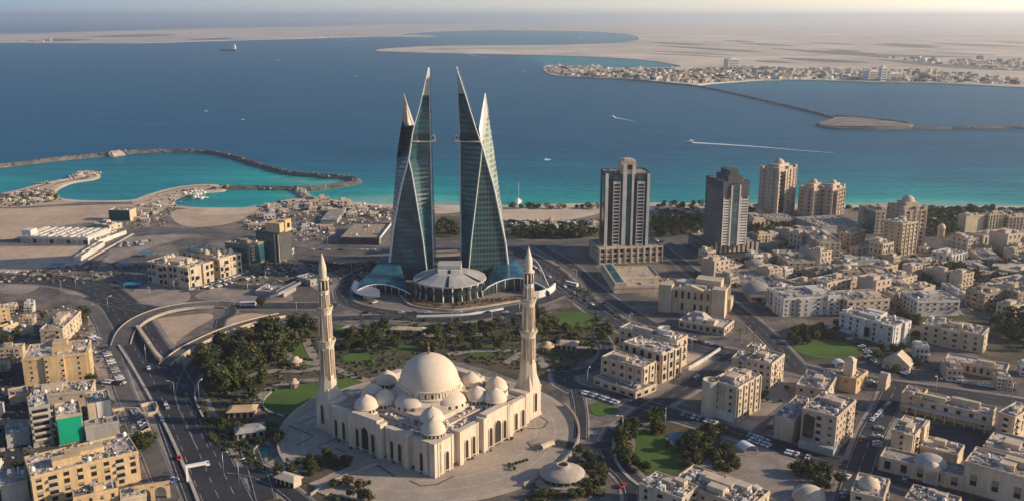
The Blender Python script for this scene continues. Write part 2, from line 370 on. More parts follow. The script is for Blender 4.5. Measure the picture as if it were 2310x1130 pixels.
# ------------------------------------------------------------------ the two sail towers
def glassmat(name, rgb, sp, fl=4.0, rough=0.10, band=0.35, mull=0.0, spec=0.7, blot=None):
    m, N, L, B = nmat(name)
    g = N.new('ShaderNodeNewGeometry'); s = N.new('ShaderNodeSeparateXYZ'); L.new(g.outputs['Position'], s.inputs[0])
    def stripes(out, period, duty):
        d = N.new('ShaderNodeMath'); d.operation = 'DIVIDE'; d.inputs[1].default_value = period; L.new(out, d.inputs[0])
        f = N.new('ShaderNodeMath'); f.operation = 'FRACT'; L.new(d.outputs[0], f.inputs[0])
        c = N.new('ShaderNodeMath'); c.operation = 'LESS_THAN'; c.inputs[1].default_value = duty; L.new(f.outputs[0], c.inputs[0])
        return c.outputs[0]
    w = stripes(s.outputs[2], fl, band)
    if mull:
        v = stripes(s.outputs[0], mull, 0.22); k = N.new('ShaderNodeMath'); k.operation = 'MAXIMUM'; L.new(w, k.inputs[0]); L.new(v, k.inputs[1]); w = k.outputs[0]
    n = N.new('ShaderNodeTexNoise'); n.inputs['Scale'].default_value = 0.11; n.inputs['Detail'].default_value = 4; L.new(g.outputs['Position'], n.inputs['Vector'])
    mr = N.new('ShaderNodeMapRange'); mr.inputs[1].default_value = 0.35; mr.inputs[2].default_value = 0.7; mr.inputs[3].default_value = 0.6; mr.inputs[4].default_value = 1.8; L.new(n.outputs['Fac'], mr.inputs[0])
    h = N.new('ShaderNodeHueSaturation'); h.inputs['Color'].default_value = (*rgb, 1); L.new(mr.outputs[0], h.inputs['Value'])
    hc = h.outputs[0]
    if blot:                             # patchy reflections painted into the glass colour
        n2 = N.new('ShaderNodeTexNoise'); n2.inputs['Scale'].default_value = 0.16; n2.inputs['Detail'].default_value = 6; n2.inputs['Roughness'].default_value = .75; L.new(g.outputs['Position'], n2.inputs['Vector'])
        q = N.new('ShaderNodeMapRange'); q.inputs[1].default_value = .54; q.inputs[2].default_value = .66; L.new(n2.outputs['Fac'], q.inputs[0])
        bm_ = N.new('ShaderNodeMixRGB'); bm_.inputs[2].default_value = (*blot, 1); L.new(q.outputs[0], bm_.inputs[0]); L.new(hc, bm_.inputs[1]); hc = bm_.outputs[0]
    mx = N.new('ShaderNodeMixRGB'); L.new(w, mx.inputs[0]); L.new(hc, mx.inputs[1]); mx.inputs[2].default_value = (*sp, 1)
    L.new(mx.outputs[0], B.inputs['Base Color'])
    r = N.new('ShaderNodeMapRange'); r.inputs[3].default_value = rough; r.inputs[4].default_value = 0.5; L.new(w, r.inputs[0]); L.new(r.outputs[0], B.inputs['Roughness'])
    B.inputs['Specular IOR Level'].default_value = spec
    return m
GL_TEAL = glassmat('curtain_wall_teal', (0.016, 0.095, 0.120), (0.010, 0.048, 0.062), spec=0.6, rough=.18, blot=(0.05, 0.12, 0.13))
GL_DARK = glassmat('curtain_wall_brown_reflections', (0.058, 0.105, 0.122), (0.028, 0.054, 0.066), spec=0.7, rough=.16, blot=(0.15, 0.115, 0.085))  # brown reflections painted into the dark glass as blotches
GL_GREEN = glassmat('curtain_wall_green', (0.014, 0.050, 0.054), (0.060, 0.110, 0.105), mull=2.6, blot=(0.06, 0.10, 0.09))
GL_SUNLIT = glassmat('curtain_wall_sunlit', (0.16, 0.21, 0.18), (0.32, 0.34, 0.28), mull=3.0, rough=0.25)  # sunlit look of the right flank put into a paler glass colour
GL_PLAIN = glassmat('shopfront_glass', (0.012, 0.030, 0.038), (0.03, 0.04, 0.045), fl=5.0, band=0.08, mull=3.5)
M_RIB = mat('white_steel_rib', (0.62, 0.62, 0.60), 0.4, 0.08, 0.05, 0.3)
M_FIN = mat('spire_cladding', (0.52, 0.50, 0.47), 0.45, 0.12, 0.05, 0.3, metal=0.2)
M_FIN_SUNLIT = mat('sunlit_spire_panel', (0.72, 0.66, 0.54), 0.35, 0.25, 0.12, 0.6, rgb2=(0.52, 0.46, 0.36))  # gold sunlight on the lower spire painted into its cladding colour

def crv(pts, v):
    if v >= pts[0][1]: return pts[0][0] + (pts[0][0] - pts[1][0]) * (v - pts[0][1]) / (pts[0][1] - pts[1][1])
    for (a, b), (c, d) in zip(pts, pts[1:]):
        if d <= v <= b: return a + (c - a) * (b - v) / (b - d) if b != d else a
    return pts[-1][0]
def P3(u, v, y):                    # the point seen at (u, v) that lies in the vertical plane at distance y
    return Vector((xat(u, v, y), y, zat(v, y)))
def base_v(y):                      # image height of the ground at distance y
    lo, hi = 60.0, 1130.0
    for _ in range(40):
        m_ = (lo + hi) / 2
        if G(1155, m_).y > y: lo = m_
        else: hi = m_
    return lo
Y0 = G(950, 628).y
def sail(label, sil, rib1, rib2, inner, cap, mats, fin_v, s2tip):
    """sil: outer silhouette, rib1: long white rib to the tall peak, rib2: second rib, inner: edge facing the other tower"""
    root = thing('sail_tower', label, 'tower', (0, Y0, 0), 0, 'pair of sail shaped towers')
    off = Vector((0, -Y0, 0))
    yS, y1, y2, yI = Y0 + 20, Y0 + 1, Y0 - 5, Y0 + 9
    xv = rib2[-1][1]                 # crossing height in the picture
    top = rib1[-1][1]
    def panel(name, L, yl, Rr, yr, v0, v1, m, n=30):
        mb = MB(); vs = []
        for i in range(n + 1):
            v = v0 + (v1 - v0) * i / n
            ybl, ybr = (yl(v) if callable(yl) else yl), (yr(v) if callable(yr) else yr)
            vs += [P3(crv(L, v), v, ybl), P3(crv(Rr, v), v, ybr)]
        mb.add([p + off for p in vs], [(2*i, 2*i+1, 2*i+3, 2*i+2) for i in range(n)])
        return mb.build(name, m, root)
    bs = 648
    y2f = lambda v: y2 + (y1 - y2) * max(0, min(1, (bs - v) / (bs - xv)))
    panel('glass_panel', sil, yS, rib1, y1, bs, xv, mats[2])
    panel('glass_panel', rib1, y1, rib2, y2f, bs, xv, mats[0])
    panel('glass_panel', rib2, y2f, inner, yI, bs, xv, mats[1])
    panel('glass_panel', rib1, y1, inner, yI, xv, fin_v, mats[1])
    panel('spire_fin', rib1, y1, inner, yI, fin_v, top, M_FIN, 12)
    # closing walls behind, so that the towers are solid from every side
    back = Y0 + 40
    yB = lambda v: back - 22 * max(0, min(1, (bs - v) / (bs - top)))
    def off_x(L, yl, yb):            # same world x, z carried back
        mb = MB(); vs = []; n = 24; vt = L[-1][1]
        for i in range(n + 1):
            v = bs + (vt - bs) * i / n; p = P3(crv(L, v), v, yl); q = p.copy(); q.y = yb(v); vs += [p, q]
        mb.add([p + off for p in vs], [(2*i, 2*i+1, 2*i+3, 2*i+2) for i in range(n)]); return mb, vs
    mb, va = off_x(inner, yI, yB); mb.build('side_wall', mats[1], root)
    cut = lambda L, lo, hi: [(crv(L, lo), lo)] + [q for q in L if hi < q[1] < lo] + [(crv(L, hi), hi)]
    vn = cap[1][1]                   # bottom of the notch between the two sails
    low = cut(sil, bs, vn); mb, vb_ = off_x(low, yS, lambda v: max(yB(v), yS + .5)); mb.build('side_wall', mats[2], root)
    lowi = cut(inner, bs, vn); mb, vi_ = off_x(lowi, yI, yB)
    mb = MB(); n = len(vi_) // 2
    mb.add([p + off for i in range(n) for p in (vi_[2*i+1], vb_[2*i+1])], [(2*i, 2*i+1, 2*i+3, 2*i+2) for i in range(n-1)])
    up = cut(rib1, vn, top); upi = cut(inner, vn, top); _, vu = off_x(up, y1, yB); va2 = []; k = 24
    def strip_v(v): return P3(crv(rib1, v), v, y1), P3(crv(inner, v), v, yI)
    vs = []
    for i in range(k + 1):
        v = vn + (top - vn) * i / k; l, r_ = strip_v(v); lb = l.copy(); lb.y = yB(v); rb = r_.copy(); rb.y = yB(v); vs += [l, lb, rb]
    mb.add([p + off for p in vs], [f for i in range(k) for f in ((3*i, 3*i+1, 3*i+4, 3*i+3), (3*i+1, 3*i+2, 3*i+5, 3*i+4))])
    mb.build('back_wall', mats[1], root)
    # cap of the lower, outer sail
    (tu, tv), (ru, rv), (su, sv), (cu, cv) = cap
    mb = MB(); ya, yb_, yd = (yS - 2, Y0 + 34, Y0 + 30) if tu < 1000 else (yS - 4, y1 + 3, y1 + 1); A_ = P3(tu, tv, ya); B_ = P3(ru, rv, yb_); C_ = P3(su, sv, yS); D_ = P3(cu, cv, yd)
    bk = [A_ + Vector((0, 5, 0)), B_ + Vector((0, 14, 0)), C_ + Vector((0, 9, 0))]
    pts = [A_, B_, C_, D_] + bk
    mb.add([p + off for p in pts], [(0, 2, 3, 1), (0, 1, 5, 4), (0, 4, 6, 2), (4, 5, 6)]); mb.build('spire_fin', M_FIN_SUNLIT if cap[0][0] < 1000 else M_FIN, root)
    mb = MB(); mb.tube([A_ + off, B_ + off], .55, 6); mb.tube([A_ + off, C_ + off], .5, 6); mb.build('rib', M_RIB, root)
    mb = MB(); mb.add([p + off for p in (C_, D_, P3(crv(rib1, xv), xv, y1), P3(crv(sil, xv), xv, yS))], [(0, 3, 2, 1)]); mb.build('glass_panel', mats[2], root)
    # ribs
    def rib(L, y, v0, v1, r, n=26, r1=None):
        mb = MB(); pts = []
        for i in range(n + 1):
            v = v0 + (v1 - v0) * i / n; pts.append(P3(crv(L, v), v, y(v) if callable(y) else y) + off + Vector((0, -.4, 0)))
        mb.tube(pts, r, 6, 0, True, r1); mb.build('rib', M_RIB, root)
    rib(rib1, y1, bs, top, 1.15, 30, .35); rib(rib2, y2f, bs, xv, .55); rib(inner, yI, bs, top, .75, 26, .4)
    # plant floor band with the bridge landing and its nacelle
    mb = MB()
    for v0, v1, o_ in ((318, 304, .5),):
        a_, b_ = crv(rib1, v0), crv(inner, v0); c_, d_ = crv(rib1, v1), crv(inner, v1)
        mb.add([P3(a_, v0, y1 - o_) + off, P3(b_, v0, yI - o_) + off, P3(d_, v1, yI - o_) + off, P3(c_, v1, y1 - o_) + off], [(0, 1, 2, 3)])
    mb.build('plant_floor', M_DARKBAND, root)
    mb = MB(); a_, b_ = crv(rib1, 320), crv(inner, 320)
    mb.tube([P3(a_, 320, y1 - .6) + off, P3(b_, 320, yI - .6) + off], .6, 6); mb.build('floor_band', M_RIB, root)
    sgn = 1 if inner[0][0] < 1000 else -1
    mb = MB(); iu = crv(inner, 315); q = P3(iu, 317, yI) + off
    mb.rbox(q.x + sgn*1.6, q.y + 1, q.z - 1.2, 4.6, 5, 1.2); mb.lathe(q.x + sgn*2.3, q.y, [(0, q.z), (1.6, q.z), (1.9, q.z + 2.4), (1.2, q.z + 4.2), (0, q.z + 4.6)], 10)
    t = mb.build('wind_turbine', M_WHITE, root)
    mb = MB(); mb.lathe(q.x + sgn*2.3, q.y - 2.0, [(0, q.z + 1.1), (.7, q.z + 1.2), (.7, q.z + 3), (0, q.z + 3.2)], 8); mb.build('hub', WALL['dark'], t)
M_DARKBAND = mat('plant_floor_louvres', (0.030, 0.040, 0.042), 0.5, 0.3, 0.3, 1.5)
sail('dark glass sail tower on the left, its lower rear spire catching the sun',
     [(875,630),(884,490),(897,339),(907,271),(908,211)],
     [(874.5,630),(887,516),(905,422),(922,360),(931,297),(947,240),(966,153)],
     [(965,630),(954,540),(942,469),(929,391),(922,360)],
     [(978.5,630),(973,422),(970.5,302),(968,153)],
     [(909,211),(931,286),(907.5,272),(927,312)], (GL_DARK, GL_TEAL, GL_DARK), 216, None)
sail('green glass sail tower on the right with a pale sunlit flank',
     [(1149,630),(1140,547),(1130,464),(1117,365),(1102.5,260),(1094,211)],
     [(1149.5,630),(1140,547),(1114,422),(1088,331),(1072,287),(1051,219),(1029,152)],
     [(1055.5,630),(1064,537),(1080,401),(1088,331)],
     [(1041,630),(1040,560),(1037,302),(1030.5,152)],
     [(1094,211),(1080,289),(1101,255),(1086,322)], (GL_GREEN, GL_TEAL, GL_SUNLIT), 212, None)

# podium at the towers' feet
def glass_drum():
    c = G(1010, 684); c.y += 26; r = 26.0
    t = thing('glass_pavilion', 'round glass pavilion with white columns at the feet of the towers', 'pavilion', c)
    mb = MB(); mb.lathe(0, 0, [(r - 2, 0), (r - 2, 11.5)], 40); mb.build('glass_wall', GL_PLAIN, t)
    mb = MB(); mb.lathe(0, 0, [(r - 2, 11.4), (r + 1.2, 11.4), (r + 1.2, 12.4), (r - 4, 13.6), (13, 16.6), (0, 16.8)], 18, smooth=False)
    rf = mb.build('roof', M_PANELROOF, t)
    mb = MB()
    for i in range(9):
        a = -pi + pi * (i + .5) / 9
        d = Vector((cos(a), sin(a), 0)); w = Vector((-sin(a), cos(a), 0))
        if i % 3 == 1:
            vs = [d*(r + .9) + w*1.1 + Vector((0,0,12.65)), d*(r + .9) - w*1.1 + Vector((0,0,12.65)), d*13 - w*.5 + Vector((0,0,16.8)), d*13 + w*.5 + Vector((0,0,16.8))]
            mb.add(vs, [(0, 1, 2, 3), (3, 2, 1, 0)])
    mb.build('roof_light', M_GLASS, rf)
    for i in range(26):
        a = -pi*1.05 + 1.1 * pi * i / 13
        if i > 13: break
        mb = MB(); x, y = (r - .4)*cos(a), (r - .4)*sin(a); k = 1.08
        mb.tube([(x*1.03, y*1.03, 0), (x, y, 4), (x, y, 9), (x*1.04, y*1.04, 11.8)], .62, 6); mb.build('column', M_WHITE, t)
    mb = MB(); mb.rbox(0, 2, 16.2, 17, 15, 6.0, 0, 0); mb.build('roof_lantern', M_PANELROOF, t)
    mb = MB()
    mb.rbox(-4.8, -5.9, 16.0, 7, 2, 3.4, 0, 0); mb.rbox(4.8, -5.9, 16.0, 7, 2, 3.4); mb.build('parapet_block', M_WHITE, t)
    mb = MB(); mb.rbox(0, -5.7, 15.9, 2.4, 1.2, 3.0); mb.build('doorway', M_GLASS, t)
M_PANELROOF = mat('pale_metal_roof', (0.43, 0.41, 0.38), 0.5, 0.12, 0.06, 0.4, coords='obj')
glass_drum()
def wing(label, foot, h0, h1, mirror, backp):
    """curved podium wing: glass front under a white arched band, glazed roof sloping up to the tower"""
    o = G(*foot[0]); t = thing('podium_wing', label, 'building', o)
    p = catmull([G(*q) - o for q in foot], False, 5.0); n = len(p)
    hh = [h0 + (h1 - h0) * sin(pi * i / (n - 1)) ** .8 for i in range(n)]
    mb = MB(); mb.add([q for i in range(n) for q in ((p[i].x, p[i].y, 0), (p[i].x, p[i].y, hh[i]))], [(2*i, 2*i+2, 2*i+3, 2*i+1) for i in range(n-1)]); mb.build('glass_wall', GL_PLAIN, t)
    b = G(*backp[0]) - o; mb = MB()
    vs = [(q.x, q.y, h + .1) for q, h in zip(p, hh)] + [(b.x + (p[i].x - b.x)*.25, b.y, backp[1]) for i in range(n)]
    mb.add(vs, [(i, i+1, n+i+1, n+i) for i in range(n-1)]); mb.build('roof', GL_TEAL, t)
    mb = MB(); mb.tube([(q.x, q.y - .3, h) for q, h in zip(p, hh)], .5, 6); mb.build('arched_band', M_WHITE, t)
    k = 0
    for i in range(2, n - 1, max(1, n // 14)):
        mb = MB(); mb.tube([(p[i].x, p[i].y - .5, 0), (p[i].x, p[i].y - .5, hh[i])], .3, 6); mb.build('column', M_WHITE, t)
    return t
wing('curved glass podium wing left of the round pavilion with a dark sloping roof', [(800,668),(830,660),(870,660),(926,672)], 3, 6.5, False, ((880,618), 15))
wing('arched glass podium wing right of the round pavilion with white posts', [(1088,668),(1120,660),(1160,655),(1205,660),(1240,668)], 3.5, 10, True, ((1130,612), 13))
mb = MB(); o = G(822, 672); t = thing('entrance_canopy', 'pale curved entrance canopy left of the glass pavilion', 'canopy', o)
p = catmull([G(*q) - o for q in ((792,660),(805,672),(830,678),(858,680))], False, 3.0); q2 = catmull([G(*q) - o for q in ((800,646),(818,652),(840,660),(857,668))], False, 3.0)
k = min(len(p), len(q2)); vs = [(a.x, a.y, 3.6) for a in p[:k]] + [(a.x, a.y, 5.2) for a in q2[:k]]
mb.add(vs + [(x, y, z - .4) for x, y, z in vs], [(i, i+1, k+i+1, k+i) for i in range(k-1)] + [(2*k+i, 3*k+i, 3*k+i+1, 2*k+i+1) for i in range(k-1)] + [(i, 2*k+i, 2*k+i+1, i+1) for i in range(k-1)])
mb.build('roof', M_METAL, t)
for i in range(1, k, 5):
    mb = MB(); mb.tube([(p[i].x, p[i].y + .6, 0), (p[i].x, p[i].y + .6, 3.5)], .3, 6); mb.build('column', M_WHITE, t)
o = G(1225, 664); t = thing('curved_wall', 'low white curved wall at the right end of the podium', 'wall', o)
p = catmull([G(*q) - o for q in ((1192,672),(1215,671),(1238,664),(1252,652))], False, 3.0); mb = MB()
for i in range(len(p) - 1):
    a, b = p[i], p[i+1]; d = (b - a).normalized(); nn = Vector((-d.y, d.x, 0)) * .5
    mb.prism([a - nn, b - nn, b + nn, a + nn], 0, 5.2 + .05 * (i % 2))
mb.build('wall', M_WHITE, t)
o = G(1218, 640); t = thing('arched_rib', 'white arched rib sweeping over the right end of the podium', 'arch', o)
mb = MB(); a, b = G(1196, 618) - o, G(1238, 656) - o
mb.tube([(a.x + (b.x-a.x)*s, a.y + (b.y-a.y)*s, 3 + 12*sin(pi*(0.35 + .65*s))) for s in [i/14 for i in range(15)]], .5, 6); mb.build('rib', M_WHITE, t)
o = G(830, 630); t = thing('arched_rib', 'white arched rib rising to the left tower from the podium', 'arch', o)
mb = MB(); a, b = G(800, 655) - o, G(872, 618) - o
mb.tube([(a.x + (b.x-a.x)*s, a.y + (b.y-a.y)*s, 2 + 9*s**.8) for s in [i/12 for i in range(13)]], .45, 6); mb.build('rib', M_WHITE, t)

# ------------------------------------------------------------------ the mosque
NC = G(981, 1074); MA = radians(52.2); MS = 69.0
mo = thing('mosque', 'large cream stone mosque with a great central dome and ten small domes', 'mosque', NC, MA)
MAR = WALL['marble']
M_DOME = mat('dome_plaster', (0.66, 0.555, 0.43), 0.75, 0.07, 0.12, 0.5, coords='obj')
M_SHADE = mat('arch_recess_shade', (0.045, 0.035, 0.028), 0.5, 0.3)  # shade of arches and openings put into a flat dark colour
M_GILT = mat('gilded_finial', (0.55, 0.36, 0.12), 0.3, 0.1, metal=0.9)
M_MROOF = mat('mosque_roof', (0.42, 0.36, 0.30), 0.9, 0.3, 0.12, 0.7, rgb2=(0.26, 0.23, 0.20))
def mloc(u, v, z):
    p = G(u, v, z) - NC; c, s = cos(-MA), sin(-MA)
    return p.x*c - p.y*s, p.x*s + p.y*c
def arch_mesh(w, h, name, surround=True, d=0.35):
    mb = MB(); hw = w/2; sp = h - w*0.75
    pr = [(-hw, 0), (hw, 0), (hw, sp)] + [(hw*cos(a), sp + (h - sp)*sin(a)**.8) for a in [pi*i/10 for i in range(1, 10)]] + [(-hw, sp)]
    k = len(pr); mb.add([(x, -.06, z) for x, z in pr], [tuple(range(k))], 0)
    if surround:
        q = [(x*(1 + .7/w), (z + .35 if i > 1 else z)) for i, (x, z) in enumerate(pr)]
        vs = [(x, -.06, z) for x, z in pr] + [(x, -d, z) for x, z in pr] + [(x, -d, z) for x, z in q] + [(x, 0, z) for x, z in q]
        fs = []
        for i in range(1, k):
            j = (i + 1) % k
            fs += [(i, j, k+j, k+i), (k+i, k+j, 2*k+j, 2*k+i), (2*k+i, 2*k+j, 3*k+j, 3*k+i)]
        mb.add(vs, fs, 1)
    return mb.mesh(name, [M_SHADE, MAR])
AW = arch_mesh(2.2, 10.2, 'arched_window'); AP = arch_mesh(4.8, 13.0, 'portal_arch'); AS = arch_mesh(2.4, 11.2, 'portal_side_arch')
body = MB(); body.box(0, 0, 0, MS, MS, 15.2, 0, 1)
segs = [(0, 10, 2.0, 16.8), (14, 16.5, 3.0, 17.2), (16.5, 28.5, 1.6, 16.4), (30.5, 33.0, 3.4, 17.6), (33.0, 50, 2.8, 18.6), (50, 52.5, 3.4, 17.6), (54.5, 66, 1.6, 16.8)]
for x0, x1, pj, h in segs:
    body.box(x0, -pj, 0, x1, 1.3, h); body.box(-pj, x0, 0, 1.3, x1, h)
    body.box(x0, MS - 1.3, 0, x1, MS + pj, h); body.box(MS - 1.3, x0, 0, MS + pj, x1, h)
    if x1 - x0 > 6:                         # raised edges of the bay
        for a in (x0, x1 - .9): body.box(a, -pj - .32, 0, a + .9, -pj + .1, h + .25); body.box(-pj - .32, a, 0, -pj + .1, a + .9, h + .25)
        k_ = (x1 - x0)
        for z in (12.6,) if k_ < 14 else (14.6,): body.box(x0 + 1.4, -pj - .18, z, x1 - 1.4, -pj + .1, z + .3); body.box(-pj - .18, x0 + 1.4, z, -pj + .1, x1 - 1.4, z + .3)
    if x1 - x0 > 6:                         # string course and cornice
        for z in (h - 1.1, 1.2): body.box(x0 + .2, -pj - .22, z, x1 - .2, -pj + .1, z + .45); body.box(-pj - .22, x0 + .2, z, -pj + .1, x1 - .2, z + .45)
body.box(-2, -2, 0, 2.5, 2.5, 16.9)
body.box(10, -.6, 0, 14, 1.2, 16.2); body.box(28.5, -.6, 0, 30.5, 1.2, 16.2); body.box(52.5, -.6, 0, 54.5, 1.2, 16.2)
body.box(-.6, 10, 0, 1.2, 14, 16.2); body.box(-.6, 28.5, 0, 1.2, 30.5, 16.2); body.box(-.6, 52.5, 0, 1.2, 54.5, 16.2)
body.build('wall', [MAR, M_MROOF], mo)
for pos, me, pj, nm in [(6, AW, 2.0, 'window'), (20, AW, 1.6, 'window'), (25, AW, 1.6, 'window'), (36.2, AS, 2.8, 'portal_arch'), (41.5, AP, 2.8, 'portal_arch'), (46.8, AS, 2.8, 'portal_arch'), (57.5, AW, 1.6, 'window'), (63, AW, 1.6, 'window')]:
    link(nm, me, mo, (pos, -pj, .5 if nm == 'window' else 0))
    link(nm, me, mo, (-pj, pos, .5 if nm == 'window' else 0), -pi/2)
C0 = MS / 2
ter = MB(); ter.box(8, 8, 15.2, MS - 8, MS - 8, 16.2, 0, 1); ter.box(C0 - 21, C0 - 21, 16.2, C0 + 21, C0 + 21, 18.0, 0)
def ngon(r, n, a=0): return [(C0 + r*cos(a + 2*pi*i/n), C0 + r*sin(a + 2*pi*i/n)) for i in range(n)]
ter.prism(ngon(19.6, 8, pi/8), 18.0, 19.8); ter.prism(ngon(17.6, 8, pi/8), 19.8, 22.0, pts2=ngon(15.6, 8, pi/8))
for w0, w1 in ((13, 14), (MS - 14, MS - 13)):
    ter.box(w0, 14, 16.2, w1, MS - 14, 17.3); ter.box(14, w0, 16.2, MS - 14, w1, 17.3)
ter.build('roof_terrace', [MAR, M_MROOF], mo)
for k in range(4):                          # half domes leaning on the drum
    a = k * pi/2; mb = MB(); pr = [(9.0*cos(t_), 6.0*sin(t_) + 18.0) for t_ in [pi/2*i/8 for i in range(9)]]
    mb.lathe(C0 + 12.5*cos(a), C0 + 12.5*sin(a), [(9.0, 16.9)] + pr, 18, 0, True, a - pi/2, a + pi/2); mb.build('half_dome', M_DOME, mo)
    for i in range(7):
        b = a + radians(-66 + 22*i); m2 = MB(); m2.rbox(0, 0, 0, .5, .9, 1.3); m2.build('drum_window', M_SHADE, mo, (C0 + 12.5*cos(a) + 8.85*cos(b), C0 + 12.5*sin(a) + 8.85*sin(b), 18.2), b)
dr = MB(); dr.lathe(C0, C0, [(15.6, 21.6), (15.6, 22.3), (14.7, 22.4), (14.7, 25.4), (15.3, 25.6), (15.3, 26.2), (14.4, 26.4)], 56); dr.build('drum', MAR, mo)
DW = arch_mesh(1.25, 2.5, 'drum_window', True, .3)
for i in range(30):
    a = 2*pi*i/30; link('drum_window', DW, mo, (C0 + 14.62*cos(a), C0 + 14.62*sin(a), 22.6), a + pi/2)
def dome_prof(r, z, h, point=.06, n=14):
    return [(r*cos(t_), z + h*(sin(t_) + point*(t_/(pi/2))**6)) for t_ in [pi/2*i/n for i in range(n + 1)]]
dm = MB(); dm.lathe(C0, C0, dome_prof(14.5, 26.3, 13.7, .03, 20), 64); big = dm.build('great_dome', M_DOME, mo)
mb = MB(); mb.lathe(C0, C0, [(0.9, 40.0), (.5, 40.8), (.9, 41.6), (.3, 42.4), (.75, 43.2), (.2, 43.9), (.2, 44.6), (.5, 45.2), (0, 46.4)], 10); mb.build('finial', M_GILT, big)
COLS = MB(); COLS.lathe(0, 0, [(.42, 0), (.32, .3), (.32, 1.9), (.5, 2.2)], 6); COLM = COLS.mesh('dome_column', [MAR])
for u, v in [(873,866),(841,897),(869.5,911),(807,932),(975,952),(965.5,988),(1063,870),(1076,903),(1120,881),(1135,913)]:
    x, y = mloc(u, v, 17.0)
    x = min(max(x, 5.5), MS - 5.5); y = min(max(y, 5.5), MS - 5.5)
    mb = MB(); mb.lathe(x, y, [(5.9, 15.2), (5.9, 16.6), (5.0, 16.7), (5.0, 18.6), (5.9, 18.7), (5.9, 19.2)] + [(r_*1, z_) for r_, z_ in dome_prof(5.5, 19.2, 4.9, .22, 12)], 28)
    d = mb.build('small_dome', M_DOME, mo)
    mb = MB(); mb.lathe(x, y, [(.2, 24.8), (.3, 25.3), (.1, 25.8), (.1, 26.6), (0, 27)], 6); mb.build('finial', M_GILT, d)
    mb = MB()
    for i in range(16):
        a = 2*pi*i/16; mb.rbox(x + 5.02*cos(a), y + 5.02*sin(a), 16.75, .25, 1.05, 1.7, a)
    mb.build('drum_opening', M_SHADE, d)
rr = random.Random(3)
for i in range(70):                        # plant on the terraces
    s_ = rr.choice((0, 1)); a, b = rr.uniform(16, 58), rr.uniform(3.5, 11.5)
    x, y = (a, b) if s_ else (b, a)
    mb = MB(); mb.rbox(0, 0, 0, rr.uniform(.6, 2.2), rr.uniform(.6, 1.6), rr.uniform(.4, 1.3), rr.uniform(0, .4)); mb.build('roof_unit', M_CLUT, mo, (x, y, 15.2 if b < 8 else 16.2))

